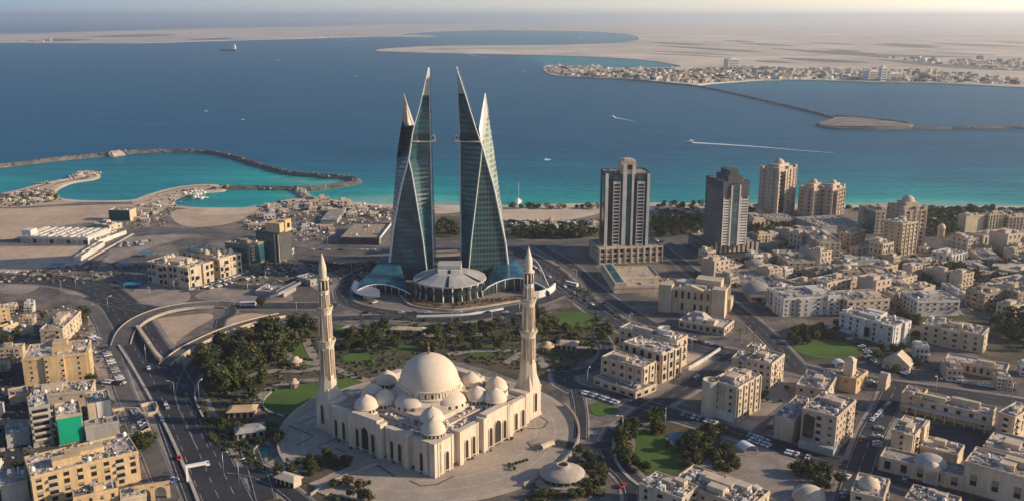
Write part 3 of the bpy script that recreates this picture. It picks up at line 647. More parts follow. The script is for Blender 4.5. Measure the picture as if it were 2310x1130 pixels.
def minaret(label, u, v, ytip):
    c = G(u, v); t = thing('minaret', label, 'minaret', c, MA, 'pair of minarets'); y = c.y
    Z = lambda vv: zat(vv, y)
    z0, z1, zb1, zb2, zg, zr, ztip = [Z(q) for q in ytip]
    s = 4.7
    mb = MB(); mb.box(-s, -s, 0, s, s, z0)
    for k in (-1, 1):
        mb.box(-s - .25, -s - .25, z0 - .9, s + .25, s + .25, z0 + .05)
        break
    mb.box(-s - .35, -s - .35, 0, s + .35, s + .35, 1.6)
    o8 = [(3.75*cos(pi/8 + i*pi/4)*1.08, 3.75*sin(pi/8 + i*pi/4)*1.08) for i in range(8)]
    sq = [(s, 1.9), (1.9, s), (-1.9, s), (-s, 1.9), (-s, -1.9), (-1.9, -s), (1.9, -s), (s, -1.9)]
    mb.prism([(q[0]*.999, q[1]*.999) for q in sq], z0, z1, pts2=[o8[i] for i in range(8)])
    for cx_, cy_ in ((-1, -1), (1, -1), (1, 1), (-1, 1)):
        mb.add([(cx_*s*.98, cy_*s*.98, z0), (cx_*s*.98, cy_*1.9, z0), (cx_*1.9, cy_*s*.98, z0), (cx_*2.4, cy_*2.4, z0 + (z1 - z0)*.75)], [(0, 1, 3), (0, 3, 2), (1, 2, 3)] if cx_*cy_ < 0 else [(0, 3, 1), (0, 2, 3), (1, 3, 2)])
    mb.build('base', MAR, t)
    for ang in (0, -pi/2, pi/2):
        link('window', AW, t, (0, 0, 0), ang).location = (-0 + (s + .02)*sin(ang)*1.0, -(s + .02)*cos(ang), 3.5)
    def shaft(za, zb, ra, rb, name='shaft'):
        q = MB(); q.lathe(0, 0, [(ra, za), (ra*.98, za + .01), (rb, zb)], 8, 0, False, pi/8, pi/8 + 2*pi)
        for i in range(8):                  # engaged colonnettes on the corners
            a = pi/8 + i*pi/4; q.tube([(ra*cos(a), ra*sin(a), za), (rb*cos(a), rb*sin(a), zb)], .28, 5)
        o = q.build(name, MAR, t)
        q = MB()
        for i in range(8):
            a = i*pi/4; f = ra*.93; q.rbox(f*cos(a), f*sin(a), za + (zb - za)*.12, .22, .55*ra*.62, (zb - za)*.7, a)
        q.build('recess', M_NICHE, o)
    def balcony(z, r, w):
        q = MB(); q.lathe(0, 0, [(r, z - 3.2), (r + .3, z - 2.6), (r + .35, z - 1.9), (w - .3, z - .5), (w, z - .3), (w, z + 1.1), (w - .35, z + 1.1), (w - .35, z + .05), (0, z + .05)], 16, 0, False); o = q.build('balcony', MAR, t)
        q = MB()
        for i in range(16):
            a = 2*pi*i/16; q.rbox((w + .02)*cos(a), (w + .02)*sin(a), z + .1, .12, 1.0, .7, a)
        q.build('parapet_panel', M_NICHE, o)
    shaft(z1, zb1, 3.85, 3.4); balcony(zb1, 3.4, 4.6); shaft(zb1, zb2, 3.3, 3.0); balcony(zb2, 3.0, 4.1); shaft(zb2, zg, 2.75, 2.5)
    q = MB()
    for i in range(8):
        a = pi/8 + i*pi/4; q.tube([(2.4*cos(a), 2.4*sin(a), zg), (2.35*cos(a), 2.35*sin(a), zr)], .33, 6)
    q.lathe(0, 0, [(2.7, zg - .3), (2.7, zg + .5), (2.2, zg + .5)], 8); q.lathe(0, 0, [(2.1, zr - .2), (2.9, zr), (2.9, zr + .9), (2.0, zr + .9)], 12); q.build('gallery', MAR, t)
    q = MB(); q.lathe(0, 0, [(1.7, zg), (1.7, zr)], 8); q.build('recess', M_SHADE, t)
    zc = zr + .9; H_ = ztip - zc
    q = MB(); q.lathe(0, 0, [(1.75, zc), (1.85, zc + H_*.2), (1.9, zc + H_*.4), (1.6, zc + H_*.52), (1.1, zc + H_*.7), (.5, zc + H_*.88), (.25, zc + H_*.93)], 14); o = q.build('cap', MAR, t)
    q = MB(); q.lathe(0, 0, [(.22, zc + H_*.92), (.35, zc + H_*.95), (.1, zc + H_*.97), (0, ztip + .5)], 6); q.build('finial', M_GILT, o)
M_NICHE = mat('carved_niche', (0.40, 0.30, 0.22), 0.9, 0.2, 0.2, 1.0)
minaret('tall cream minaret at the mosque corner beside the green lawn, left of the dome', 746, 962, (890, 851, 768, 694, 655, 630, 570))
minaret('tall cream minaret at the sunlit corner of the mosque, right of the dome', 1191, 936, (868, 815, 746, 676, 640, 614, 556))
print('mosque far', mloc(1120, 881, 17), mloc(873, 866, 17), mloc(965, 988, 17), mloc(975, 952, 17), mloc(807, 932, 17), mloc(1135, 913, 17))
# ------------------------------------------------------------------ ground surfaces
M_CITY = mat('city_ground', (0.21, 0.17, 0.135), 0.95, 0.5, 0.035, 0.5, rgb2=(0.060, 0.058, 0.058))
sheet('city_ground', [(1480,600),(1620,585),(1800,560),(1900,575),(2050,600),(2310,640),(2500,700),(2500,1180),(1380,1180),(1380,1000),(1420,930),(1560,860),(1690,800),(1600,700)], M_CITY, z=.012)
sheet('city_ground', [(-100,690),(200,690),(260,800),(340,960),(420,1130),(400,1200),(-200,1200)], M_CITY, z=.013)
sheet('sand_lot', [(-60,478),(60,470),(180,464),(320,462),(300,478),(220,500),(170,505),(90,520),(40,540),(-60,545)], M_SAND)
sheet('sand_lot', [(-60,562),(60,556),(190,556),(240,562),(215,585),(180,600),(60,612),(-60,616)], M_SAND)
sheet('sand_lot', [(385,478),(440,470),(520,470),(600,470),(560,490),(500,508),(430,512),(395,500)], M_SAND)
sheet('sand_lot', [(300,452),(350,440),(420,424),(480,420),(440,436),(385,452),(380,470),(340,478),(310,468)], M_SAND)
sheet('sand_lot', [(0,446),(60,430),(130,412),(105,428),(110,446),(180,456),(60,466),(-40,466)], M_SAND)
sheet('sand_lot', [(1130,472),(1200,468),(1330,470),(1355,480),(1270,498),(1160,500),(1120,488)], M_BEACH)
sheet('sand_lot', [(980,470),(1040,468),(1040,478),(985,482)], M_BEACH)
sheet('paved_lot', [(280,540),(380,530),(420,535),(330,562),(230,600),(240,580)], M_PAVE)
sheet('sandy_infield', [(318,752),(345,722),(400,712),(470,706),(480,716),(440,740),(400,770),(380,795)], M_SAND)
sheet('sandy_infield', [(500,722),(560,706),(640,706),(632,714),(570,724),(500,740)], M_SAND)
sheet('paved_lot', [(200,690),(232,700),(245,760),(300,830),(340,920),(380,1000),(420,1060),(330,1070),(300,960),(230,870),(205,780)], M_PAVE)
sheet('paved_lot', [(0,790),(60,790),(70,880),(60,1010),(80,1130),(-120,1130),(-120,800)], M_ASPH)
sheet('asphalt_apron', [(1195,580),(1260,568),(1340,560),(1345,600),(1365,660),(1420,700),(1340,690),(1270,650)], M_ASPHL)
sheet('asphalt_apron', [(690,560),(890,556),(1150,548),(1340,540),(1345,556),(1200,572),(1000,585),(700,590)], M_ASPHL)
sheet('asphalt_apron', [(1480,560),(1560,548),(1570,590),(1640,640),(1700,700),(1640,700),(1560,640)], M_ASPHL)
sheet('asphalt_apron', [(270,610),(340,600),(560,640),(700,600),(790,590),(880,600),(780,650),(800,690),(700,712),(520,700),(420,680),(300,690),(230,650)], M_ASPHL)
for px in ([(238,656),(270,662),(292,684),(320,702),(300,716),(270,690)], [(300,655),(340,640),(400,640),(430,668),(390,690),(330,685)], [(520,668),(580,652),(640,655),(660,676),(600,684)], [(690,628),(740,616),(790,622),(775,650),(720,656)], [(330,715),(348,708),(330,740),(318,748)], [(392,880),(406,868),(410,930),(425,985),(412,960)], [(120,640),(200,650),(225,668),(150,662)], [(20,640),(90,640),(60,660),(0,662)]):
    sheet('traffic_island', px, M_PAVE, z=.19, h=.15)
sheet('paved_lot', [(440,670),(480,650),(560,640),(660,640),(600,668),(520,680)], M_PAVE)
sheet('paved_lot', [(560,660),(640,648),(720,655),(700,680),(600,684)], M_ASPHL)
sheet('scrub_ground', [(1000,490),(1130,498),(1340,500),(1560,490),(1720,500),(1720,535),(1560,540),(1340,535),(1000,540)], M_SOIL)
sheet('scrub_ground', [(2000,500),(2160,490),(2310,500),(2420,560),(2420,640),(2200,600),(2060,570)], M_SOIL)
sheet('scrub_ground', [(1480,476),(1580,472),(1590,500),(1480,505)], M_LAWN)
sheet('paved_lot', [(1395,880),(1500,895),(1600,800),(1640,790),(1560,775),(1400,790)], M_PAVE)
sheet('paved_lot', [(1590,960),(1700,990),(1830,880),(1770,850),(1700,880)], M_PAVE)
sheet('sandy_yard', [(1546,770),(1600,782),(1625,795),(1560,850),(1530,862),(1545,810)], M_SAND)
sheet('sandy_yard', [(1560,1040),(1660,1000),(1760,1020),(1850,1050),(1920,1065),(1900,1130),(1760,1130),(1640,1090),(1540,1100)], M_PAVE)
sheet('courtyard', [(2085,958),(2160,962),(2240,985),(2220,1030),(2170,1020),(2090,990)], M_ASPH)
# parks
sheet('park_ground', [(452,830),(480,795),(560,762),(640,742),(740,732),(900,734),(1050,728),(1190,715),(1330,705),(1350,730),(1370,760),(1340,800),(1260,850),(1200,880),(1150,850),(960,800),(880,840),(800,860),(720,900),(640,960),(560,1010),(500,960),(450,900)], M_SOIL)
sheet('park_ground', [(1195,710),(1300,690),(1360,700),(1420,740),(1400,780),(1340,750),(1200,740)], M_SOIL)
sheet('park_ground', [(1384,1010),(1395,975),(1430,955),(1480,935),(1560,960),(1625,985),(1600,1030),(1540,1070),(1470,1075),(1410,1050)], M_SOIL, h=0.3)
sheet('park_ground', [(1770,770),(1800,745),(1890,740),(1980,760),(2060,780),(2100,800),(1990,815),(1880,825),(1800,805)], M_SOIL)
sheet('park_ground', [(2020,690),(2120,700),(2300,690),(2400,740),(2310,820),(2180,790),(2060,720)], M_SOIL)
sheet('park_ground', [(450,900),(500,960),(560,1010),(600,1060),(700,1060),(820,1090),(900,1140),(640,1140),(540,1060),(470,990)], M_SOIL)
for px in ([(596,905),(612,886),(640,873),(690,864),(740,862),(790,850),(830,862),(780,885),(720,905),(690,925),(640,936),(606,924)],
           [(632,790),(655,777),(690,772),(712,790),(690,806),(650,806)], [(690,820),(730,812),(760,830),(700,836)],
           [(1400,990),(1425,975),(1470,975),(1530,1000),(1560,1020),(1545,1052),(1500,1068),(1455,1064),(1420,1030)],
           [(1328,915),(1360,906),(1395,925),(1360,938),(1338,934)], [(1060,800),(1120,770),(1135,778),(1085,806)],
           [(1240,720),(1290,702),(1340,712),(1330,735),(1250,735)], [(1790,785),(1850,765),(1920,775),(1940,800),(1850,808)],
           [(1240,985),(1290,962),(1300,978),(1250,998)], [(760,735),(800,735),(810,748),(760,750)], [(640,755),(700,748),(700,758),(640,768)],
           [(880,790),(960,770),(1000,772),(930,792)], [(780,800),(840,795),(840,812),(780,815)], [(1020,1125),(1080,1100),(1086,1112),(1040,1140)]):
    sheet('lawn', px, M_LAWN, z=.24, h=.2); LAWNS.append([G(*q) for q in px])
for px in ([(575,930),(590,890),(640,866),(720,856)], [(560,850),(620,836),(680,838),(740,826)], [(690,765),(700,790),(720,815),(800,850),(830,860)], [(1010,800),(1100,790),(1200,800),(1230,830)],
           [(1140,820),(1190,790),(1240,775),(1350,790)], [(850,755),(960,757),(1100,755)], [(1380,960),(1420,990),(1410,1040)], [(600,800),(640,790),(660,812),(720,822)]):
    road('footpath', px, 5.5, M_PAVE, edge=False, base=.2)

# plaza round the mosque with its dark inlay lines
MC = NC + Vector((-6.1, 48.4, 0))
mb = MB(); mb.lathe(MC.x, MC.y, [(0, .42), (74, .42), (74, -.1)], 72, 0, False)
M_PLAZA = mat('plaza_paving', (0.42, 0.345, 0.27), 0.85, 0.18, 0.05, 0.5, rgb2=(0.33, 0.275, 0.225))
tag(mb.build('plaza', M_PLAZA), kind='structure')
mb = MB()
for ra, rb_ in ((71.5, 73.2), (62, 62.8), (52.5, 53.2)): mb.lathe(MC.x, MC.y, [(ra, .432), (rb_, .432)][::-1], 72, 0, False)
tag(mb.build('paving_band', mat('pale_paving', (0.50, 0.42, 0.335), .85, .2, .1, .6)), kind='structure')
sheet('planting_bed', [(690,1030),(735,1030),(775,1040),(790,1052),(745,1070),(700,1090),(655,1085),(680,1062)], M_SOIL, z=.62, h=.5)
M_INLAY = mat('dark_paving', (0.10, 0.09, 0.085), 0.8, 0.2)
mb = MB()
for ln in ([(650,960),(708,985),(668,1005)], [(760,990),(715,1008),(740,1020),(758,1012),(780,1022)], [(672,957),(718,938)], [(924,1085),(948,1097),(985,1094),(1024,1075)], [(1218,940),(1236,952),(1225,966),(1190,968)], [(850,1050),(890,1075)]):
    strip(mb, [G(*p) for p in ln], -.45, .45, .44)
tag(mb.build('paving_line', M_INLAY), kind='structure')
def wall_run(label, px, h, w, m, cat='wall', closed=False, z=0.0, name='low_wall', step=4.0):
    pts = [G(*p) for p in px]; o = pts[0].copy(); p = catmull([q - o for q in pts], closed, step); n = len(p); mb = MB()
    vs = []
    for i, q in enumerate(p):
        a, b = (p[(i-1) % n], p[(i+1) % n]) if closed else (p[max(i-1, 0)], p[min(i+1, n-1)])
        t = (b - a).normalized(); nr = Vector((-t.y, t.x, 0)) * w/2
        vs += [q - nr + Vector((0, 0, z)), q + nr + Vector((0, 0, z)), q + nr + Vector((0, 0, z + h)), q - nr + Vector((0, 0, z + h))]
    rng = range(n if closed else n - 1); f = []
    for i in rng:
        a, b = 4*i, 4*((i+1) % n); f += [(a, b, b+3, a+3), (b+1, a+1, a+2, b+2), (a+3, b+3, b+2, a+2)]
    if not closed: f += [(0, 3, 2, 1), (4*n-4, 4*n-3, 4*n-2, 4*n-1)]
    mb.add(vs, f); return tag(mb.build(name, m, None, o), label, cat)
mb = MB()
def arc(a0, a1, r, lab):
    p = [Vector((r*cos(radians(a0 + (a1 - a0)*i/24)), r*sin(radians(a0 + (a1 - a0)*i/24)), 0)) for i in range(25)]
    q = MB(); vs = []
    for v in p: d = v.normalized(); vs += [v - d*.5 + Vector((0, 0, 0)), v + d*.5, v + d*.5 + Vector((0, 0, 2.2)), v - d*.5 + Vector((0, 0, 2.2))]
    q.add(vs, [f for i in range(24) for f in ((4*i, 4*i+3, 4*i+7, 4*i+4), (4*i+1, 4*i+5, 4*i+6, 4*i+2), (4*i+3, 4*i+2, 4*i+6, 4*i+7))])
    tag(q.build('plaza_wall', M_CONC, None, MC), lab, 'wall')
arc(150, 212, 74, 'low curved stone wall round the shaded left side of the mosque plaza')
arc(-52, 22, 74, 'low curved stone wall round the sunlit right side of the mosque plaza')
wall_run('pale parapet along the long ramp below the mosque left portal', [(700,1118),(760,1082),(850,1048)], 1.2, .8, M_CONC)
sheet('ramp', [(706,1108),(760,1070),(830,1030),(862,1042),(790,1080),(735,1118)], M_PLAZA, z=.55, smooth=False, h=.5)
sheet('terrace', [(600,1048),(650,1018),(690,1032),(640,1068)], M_PLAZA, z=.8, smooth=False, h=.8)
sheet('terrace', [(1190,1000),(1215,988),(1240,1002),(1212,1020)], M_PAVE, z=.8, smooth=False, h=.8)
wall_run('pale low wall in front of the square terrace left of the ramp', [(595,1052),(640,1076),(655,1092)], 1.5, 1.0, M_CONC, step=20)
M_POOL = mat('pool_water', (0.012, 0.085, 0.16), 0.05, 0.15, 0.1, 0.6, spec=0.5)
sheet('pond', [(1505,988),(1520,978),(1550,980),(1556,996),(1540,1006),(1512,1004)], M_POOL, z=.62, h=.3)
sheet('pond', [(576,1030),(578,1012),(596,1002),(608,1008),(606,1026),(590,1036)], mat('pond_water', (0.01, 0.05, 0.06), 0.05, 0.1), z=.3, h=.2)
wall_run('pale curved rim round the blue garden pool', [(1503,990),(1516,1006),(1542,1009),(1558,996)], .9, 1.0, M_CONC)
wall_run('pale rim round the dark pond left of the plaza', [(577,1036),(573,1016),(592,1000),(610,1006)], .9, .8, M_CONC)
wall_run('curved stone kerb round the rounded garden below the crossroads', [(1482,1120),(1420,1080),(1388,1035),(1386,995),(1404,968)], .7, 1.6, M_KERB)
wall_run('pale curved kerb along the edge of the bright green lawn', [(640,938),(602,926),(594,904),(612,884)], .6, 1.0, M_KERB)
wall_run('white wall along the sandy yard beside the road', [(1545,838),(1580,818),(1600,806),(1624,790)], 2.2, .8, WALL['white'])

# ------------------------------------------------------------------ roads
road('highway', [(520,1180),(478,1090),(440,1000),(410,930),(382,870),(350,815),(318,765),(290,715),(262,680),(215,650),(120,633),(0,629),(-200,628)], 26, dash=3, pave=3)
road('slip_road', [(470,1010),(440,950),(418,895),(428,845),(470,795),(540,760),(620,738),(740,720),(880,716),(1000,722),(1100,712),(1210,690)], 11, dash=1, pave=2)
road('service_road', [(385,1130),(350,1040),(310,950),(280,880),(255,800),(232,730),(205,690)], 10, M_ASPHL, dash=0)
road('ring_road', [(770,655),(785,683),(860,702),(980,711),(1090,704),(1190,688),(1262,662),(1268,632),(1235,605),(1190,592)], 11, dash=1, pave=2)
road('ring_road', [(770,655),(790,628),(830,606),(872,596)], 11, dash=1, pave=2)
road('boulevard', [(205,668),(290,690),(380,700),(470,690),(560,690),(660,690),(760,690)], 15, dash=2, pave=2)
road('boulevard', [(300,600),(420,615),(500,640),(560,648),(640,640),(740,610),(830,585)], 12, dash=1, pave=2)
road('coast_highway', [(-200,560),(40,545),(200,545),(330,520),(470,526),(680,565),(880,566),(1150,556),(1330,546),(1560,540),(1720,525),(1900,520),(2100,540),(2400,560)], 18, M_ASPHL, dash=2)
road('street', [(880,745),(1000,738),(1150,728),(1230,700)], 9, dash=1)
road('avenue', [(1150,560),(1230,600),(1300,660),(1370,715),(1450,755),(1560,782),(1690,805),(1830,838),(2000,868),(2160,890),(2420,930)], 17, dash=2, pave=3)
road('avenue', [(1185,580),(1250,640),(1330,690),(1400,735)], 10, dash=1, pave=1.5)
road('avenue', [(1215,556),(1290,600),(1345,650),(1400,690),(1480,738)], 10, dash=1, pave=1.5)
road('street', [(1665,797),(1600,840),(1540,880),(1470,920),(1415,960),(1390,1000)], 12, dash=1, pave=2.5)
road('street', [(1270,830),(1278,865),(1330,885),(1430,905),(1520,935),(1620,965),(1740,1000),(1860,1040),(1960,1062),(2100,1105),(2300,1160)], 13, dash=1, pave=2.5)
road('street', [(1395,965),(1378,1000),(1385,1040),(1430,1090),(1440,1150)], 11, dash=1, pave=2)
road('street', [(2020,872),(2000,920),(1970,975),(1945,1040),(1915,1140)], 12, dash=1, pave=2.5)
road('street', [(1700,985),(1760,935),(1830,880),(1850,850)], 8, M_ASPHL, dash=0)
road('street', [(1490,560),(1560,612),(1640,680),(1720,745),(1800,830)], 12, dash=1, pave=2)
road('street', [(1720,560),(1790,610),(1860,660),(1900,690),(2000,720)], 8, dash=0)
road('street', [(1900,560),(1960,600),(2040,640),(2140,690),(2310,730)], 8, M_ASPHL, dash=0)
road('street', [(1350,750),(1370,790),(1340,830),(1275,845)], 9, dash=1)
road('street', [(1250,1000),(1320,1010),(1384,1000)], 9, dash=0)
road('street', [(1300,880),(1310,930),(1310,990)], 7, dash=0)
road('street', [(560,1010),(580,1060),(600,1130)], 9, dash=0, pave=1.5)
road('street', [(700,1150),(640,1100),(580,1070),(520,1060)], 8, dash=0, pave=1.5)
road('street', [(170,610),(270,545),(300,525)], 9, M_ASPHL, dash=0)
road('street', [(0,770),(60,760),(200,775)], 7, dash=0); road('street', [(20,905),(60,905)], 8, dash=0)

# elevated ramps with parapets and piers
def ramp(label, px, zs, w, m_side, name='flyover'):
    o = G(*px[0]); ctl = [G(u, v, z) for (u, v), z in zip(px, zs)]
    p = catmull([q - Vector((o.x, o.y, 0)) for q in ctl], False, 5.0); n = len(p)
    t = thing(name, label, 'flyover', o)
    def prof(mb, w0, w1, z0, z1):
        vs = []
        for i in range(n):
            d = p[min(i+1, n-1)] - p[max(i-1, 0)]; d.z = 0; d.normalize(); nr = Vector((-d.y, d.x, 0))
            a, b = p[i] + nr*w0, p[i] + nr*w1
            vs += [(a.x, a.y, max(-.1, a.z + z0)), (b.x, b.y, max(-.1, b.z + z0)), (b.x, b.y, b.z + z1), (a.x, a.y, a.z + z1)]
        f = []
        for i in range(n - 1):
            k, l = 4*i, 4*i + 4; f += [(k+3, l+3, l+2, k+2), (k, k+3, l+3, l)[::-1], (k+1, l+1, l+2, k+2)[::-1], (k, l, l+1, k+1)]
        f += [(0, 1, 2, 3), (4*n-1, 4*n-2, 4*n-3, 4*n-4)]
        mb.add(vs, f)
    mb = MB(); prof(mb, -w/2, w/2, -1.2, .3); mb.build('deck', M_ASPHL, t)
    for s in (-1, 1):
        mb = MB(); a, b = sorted((s*w/2, s*(w/2 + .5))); prof(mb, a, b, -1.2, .9); mb.build('parapet', m_side, t)
    for i in range(4, n - 3, 7):
        if p[i].z > 2.6:
            mb = MB(); mb.rbox(p[i].x, p[i].y, 0, 1.6, 2.2, p[i].z - 1.1); mb.build('pier', M_CONC, t)
    return t
ramp('curved flyover with pale parapets looping round the sandy infield', [(272,778),(285,747),(316,720),(370,699),(435,688),(490,686),(520,690)], [.3,1.2,2.0,2.3,2.0,1.2,.5], 11, M_CONC)
road('slip_road', [(505,688),(524,697),(520,710),(500,722),(497,740)], 7, dash=0)
ramp('sunken ramp with sand coloured walls sweeping up to the boulevard', [(372,822),(410,792),(460,765),(520,740),(580,722),(636,710)], [.5,2.2,3.2,3,2,.6], 7, WALL['sand'])
wall_run('rough sandy retaining wall beside the sunken ramp', [(310,742),(330,770),(350,800),(366,818)], 3, 2.2, WALL['sand'])
wall_run('long sand coloured wall on the park side of the sunken ramp', [(400,820),(440,790),(500,762),(560,742),(620,724)], 2.6, 1.2, WALL['sand'])
ramp('straight coastal flyover on piers behind the left minaret', [(690,582),(780,584),(860,580),(950,574),(1050,569),(1150,566)], [1,6,7,7,6,2], 12, M_CONC)
ramp('footbridge slanting across the roads left of the sail towers', [(600,672),(625,660),(648,648),(672,636)], [1,5,5.5,4], 4, M_METAL, 'footbridge')
wall_run('sandy kerb wall of the long approach road by the sand lots', [(178,600),(215,578),(262,552),(300,530)], 1.6, 1.2, M_KERB)
wall_run('stone wall along the highway median', [(268,780),(300,830),(340,900),(380,975),(420,1065),(450,1140)], 1.0, 1.4, M_KERB)
wall_run('low stone wall along the inner side of the slip road', [(478,830),(452,860),(440,895),(452,930),(462,950)], 1.4, .9, M_KERB)
wall_run('curved kerb wall in front of the towers round the planted bank', [(905,668),(930,690),(1010,700),(1080,694),(1140,684),(1190,676)], 1.2, 1.2, M_KERB)
sheet('planted_bank', [(905,672),(940,688),(1010,697),(1085,690),(1190,676),(1180,668),(1090,676),(1010,686),(930,678)], mat('planted_bank', (0.26, 0.18, 0.11), 0.95, 0.5, 0.25, 1.0, rgb2=(0.07, 0.055, 0.03)), z=1.0, h=1.0)
wall_run('white barrier wall along the sunken road below the towers', [(940,716),(1040,712),(1095,705),(1135,698)], 1.6, 1.2, M_WHITE)

# breakwaters and causeway: long heaps of rock
def rocks(label, px, w, h, m=M_ROCK, crest=None, step=5.0, boulders=1.0, name='breakwater', cat='breakwater', jit=1.0):
    o = G(*px[0]); p = catmull([G(*q) - o for q in px], False, step); n = len(p); r = random.Random(len(px)*31 + int(w*7))
    prof = [(-1, -3), (-.72, .1), (-.45, .62), (-.2, .98), (.2, 1.0), (.45, .6), (.72, .1), (1, -3)]
    vs = []
    for i in range(n):
        d = p[min(i+1, n-1)] - p[max(i-1, 0)]; d.z = 0; d.normalize(); nr = Vector((-d.y, d.x, 0)); e = .35 if i in (0, n-1) else 1
        for a, z in prof:
            q = p[i] + nr*(a*w/2*e + r.uniform(-.06, .06)*w*jit); vs.append((q.x + r.uniform(-1, 1)*jit, q.y + r.uniform(-1, 1)*jit, (z*h if z > 0 else z) * e + (r.uniform(-.14, .14)*h*jit if z > 0 else 0)))
    k = len(prof); mb = MB(); mb.add(vs, [(i*k + j, i*k + j + 1, (i+1)*k + j + 1, (i+1)*k + j)[::-1] for i in range(n-1) for j in range(k-1)])
    for i in range(int(n*3*boulders)):
        q = p[r.randrange(n)]; a = r.uniform(-.85, .85); d = r.uniform(0, 2*pi)
        s = r.uniform(1.0, 2.6); zz = h*(1 - abs(a)**1.6) - .7
        mb.rbox(q.x + r.uniform(-step, step), q.y + a*w/2, max(-1.6, zz), s, s*r.uniform(.6, 1.2), s*r.uniform(.5, .9), d, r.choice((0, 0, 1)), r.uniform(-.3, .3))
    return tag(mb.build(name, [m, M_ROCKL], None, o), label, cat)
M_ROCKL = mat('pale_rock', (0.46, 0.39, 0.31), 0.95, 0.3, 0.2, 0.8)
rocks('long dark rock breakwater curling round the turquoise harbour', [(-300,402),(-100,386),(0,376),(130,361),(245,350),(330,343),(420,342),(480,346),(530,356),(590,375),(650,391),(710,397),(770,401),(802,406),(800,413),(765,420),(720,426),(680,427),(600,426),(500,425)], 14, 3.6, boulders=.45, jit=.6)
rocks('short rock groyne joining the harbour breakwater to the beach', [(672,428),(684,438),(700,448),(730,455)], 15, 2.6, M_ROCKL)
rocks('heap of pale boulders at the tip of the left sand spit', [(170,402),(182,396),(198,394),(212,397)], 26, 5, M_ROCKL, name='rock_heap', cat='rocks')
rocks('rough stony edge along the left sand spit', [(100,416),(130,410),(160,404),(178,399)], 8, 1.6, M_ROCKL, name='rock_heap', cat='rocks')
rocks('pale boulder mound on the harbour breakwater bend', [(244,352),(262,350),(280,348)], 20, 6, M_ROCKL, name='rock_heap', cat='rocks')
rocks('straight rock causeway running out from the far town', [(1500,189),(1570,195),(1660,213),(1760,236),(1850,258),(1885,268)], 15, 3.0, step=16, jit=1, boulders=.2, name='causeway', cat='causeway')
rocks('low far breakwater stretching right from the islet', [(1842,281),(1870,289),(1960,291),(2060,290),(2200,289.5),(2310,289),(2600,290)], 13, 2.6, step=16, jit=1, boulders=.2)
rocks('dark rock edge on the far side of the islet', [(1880,263),(1930,266),(1990,272),(2050,279)], 13, 3.0, step=12, jit=1, boulders=.3)
shore('islet', [(1846,281),(1872,272),(1895,266),(1950,269),(2046,281),(2050,286),(1960,288),(1870,286)], 2.0, mat('islet_ground', (0.30, 0.25, 0.20), 0.95, 0.45, 0.03, 0.12, rgb2=(0.14, 0.12, 0.11)))
rocks('dark rocky shore edge below the far town', [(1238,163),(1290,174),(1400,180),(1480,186),(1520,190)], 24, 3.0, step=18, jit=2, boulders=.4, name='rock_edge', cat='rocks')
M_FOAM = mat('wake_foam', (0.80, 0.83, 0.83), 0.9, 0.3, 0.2, 0.8)
def wake(px, w0, w1):
    p = catmull([G(*q) for q in px], False, 6); n = len(p); mb = MB(); vs = []
    r = random.Random(5)
    for i, q in enumerate(p):
        w = w0 + (w1 - w0)*i/(n-1) + r.uniform(-.4, .4); vs += [(q.x, q.y - w, SEA_Z + .25), (q.x, q.y + w, SEA_Z + .25)]
    mb.add(vs, [(2*i, 2*i+2, 2*i+3, 2*i+1) for i in range(n-1)]); tag(mb.build('wake_foam', M_FOAM), kind='stuff')
wake([(1562,321),(1640,325.5),(1720,331),(1800,338),(1880,344)], 7, 1.2); wake([(1384,264),(1410,269),(1436,274)], 8, 1.0); wake([(1050,122),(1075,126),(1088,131)], 16, 8)
wake([(1236,361),(1246,358)], 2.0, .5)
# ------------------------------------------------------------------ buildings
BX = MB(); BX.box(-.5, -.5, 0, .5, .5, 1); 
_wm = {}
M_BLIND = mat('window_blind', (0.30, 0.26, 0.21), .7, .3)
def bal_mesh(w, h):
    k = ('bal', round(w, 1), round(h, 1))
    if k not in _wm:
        mb = MB(); mb.box(-w/2, -.06, 0, w/2, .02, h, 0); mb.box(-w/2 - .3, -1.15, -.3, w/2 + .3, .02, -.1, 1); mb.box(-w/2 - .3, -1.15, -.1, w/2 + .3, -1.0, .85, 1)
        for s in (-1, 1): a, b = sorted((s*(w/2 + .3), s*(w/2 + .15))); mb.box(a, -1.0, -.1, b, .02, .85, 1)
        _wm[k] = mb.mesh('balcony', [M_GLASS, M_SILL])
    return _wm[k]
def win_mesh(w, h, sur, v=0):
    k = (round(w, 1), round(h, 1), sur, v)
    if k not in _wm:
        mb = MB(); mb.box(-w/2, -.06, 0, w/2, .02, h, 0)
        if v == 1: mb.box(-w/2 + .1, -.09, h*.45, w/2 - .1, -.05, h - .08, 2)
        if v == 2: mb.box(-w/2 + .2, -.5, -.95, w/2 - w*.4, .02, -.3, 1)
        if sur:
            mb.box(-w/2 - .2, -.28, -.25, w/2 + .2, .02, 0, 1); mb.box(-w/2 - .2, -.22, h, w/2 + .2, .02, h + .2, 1)
        _wm[k] = mb.mesh('window', [M_GLASS, M_SILL, M_BLIND])
    return _wm[k]
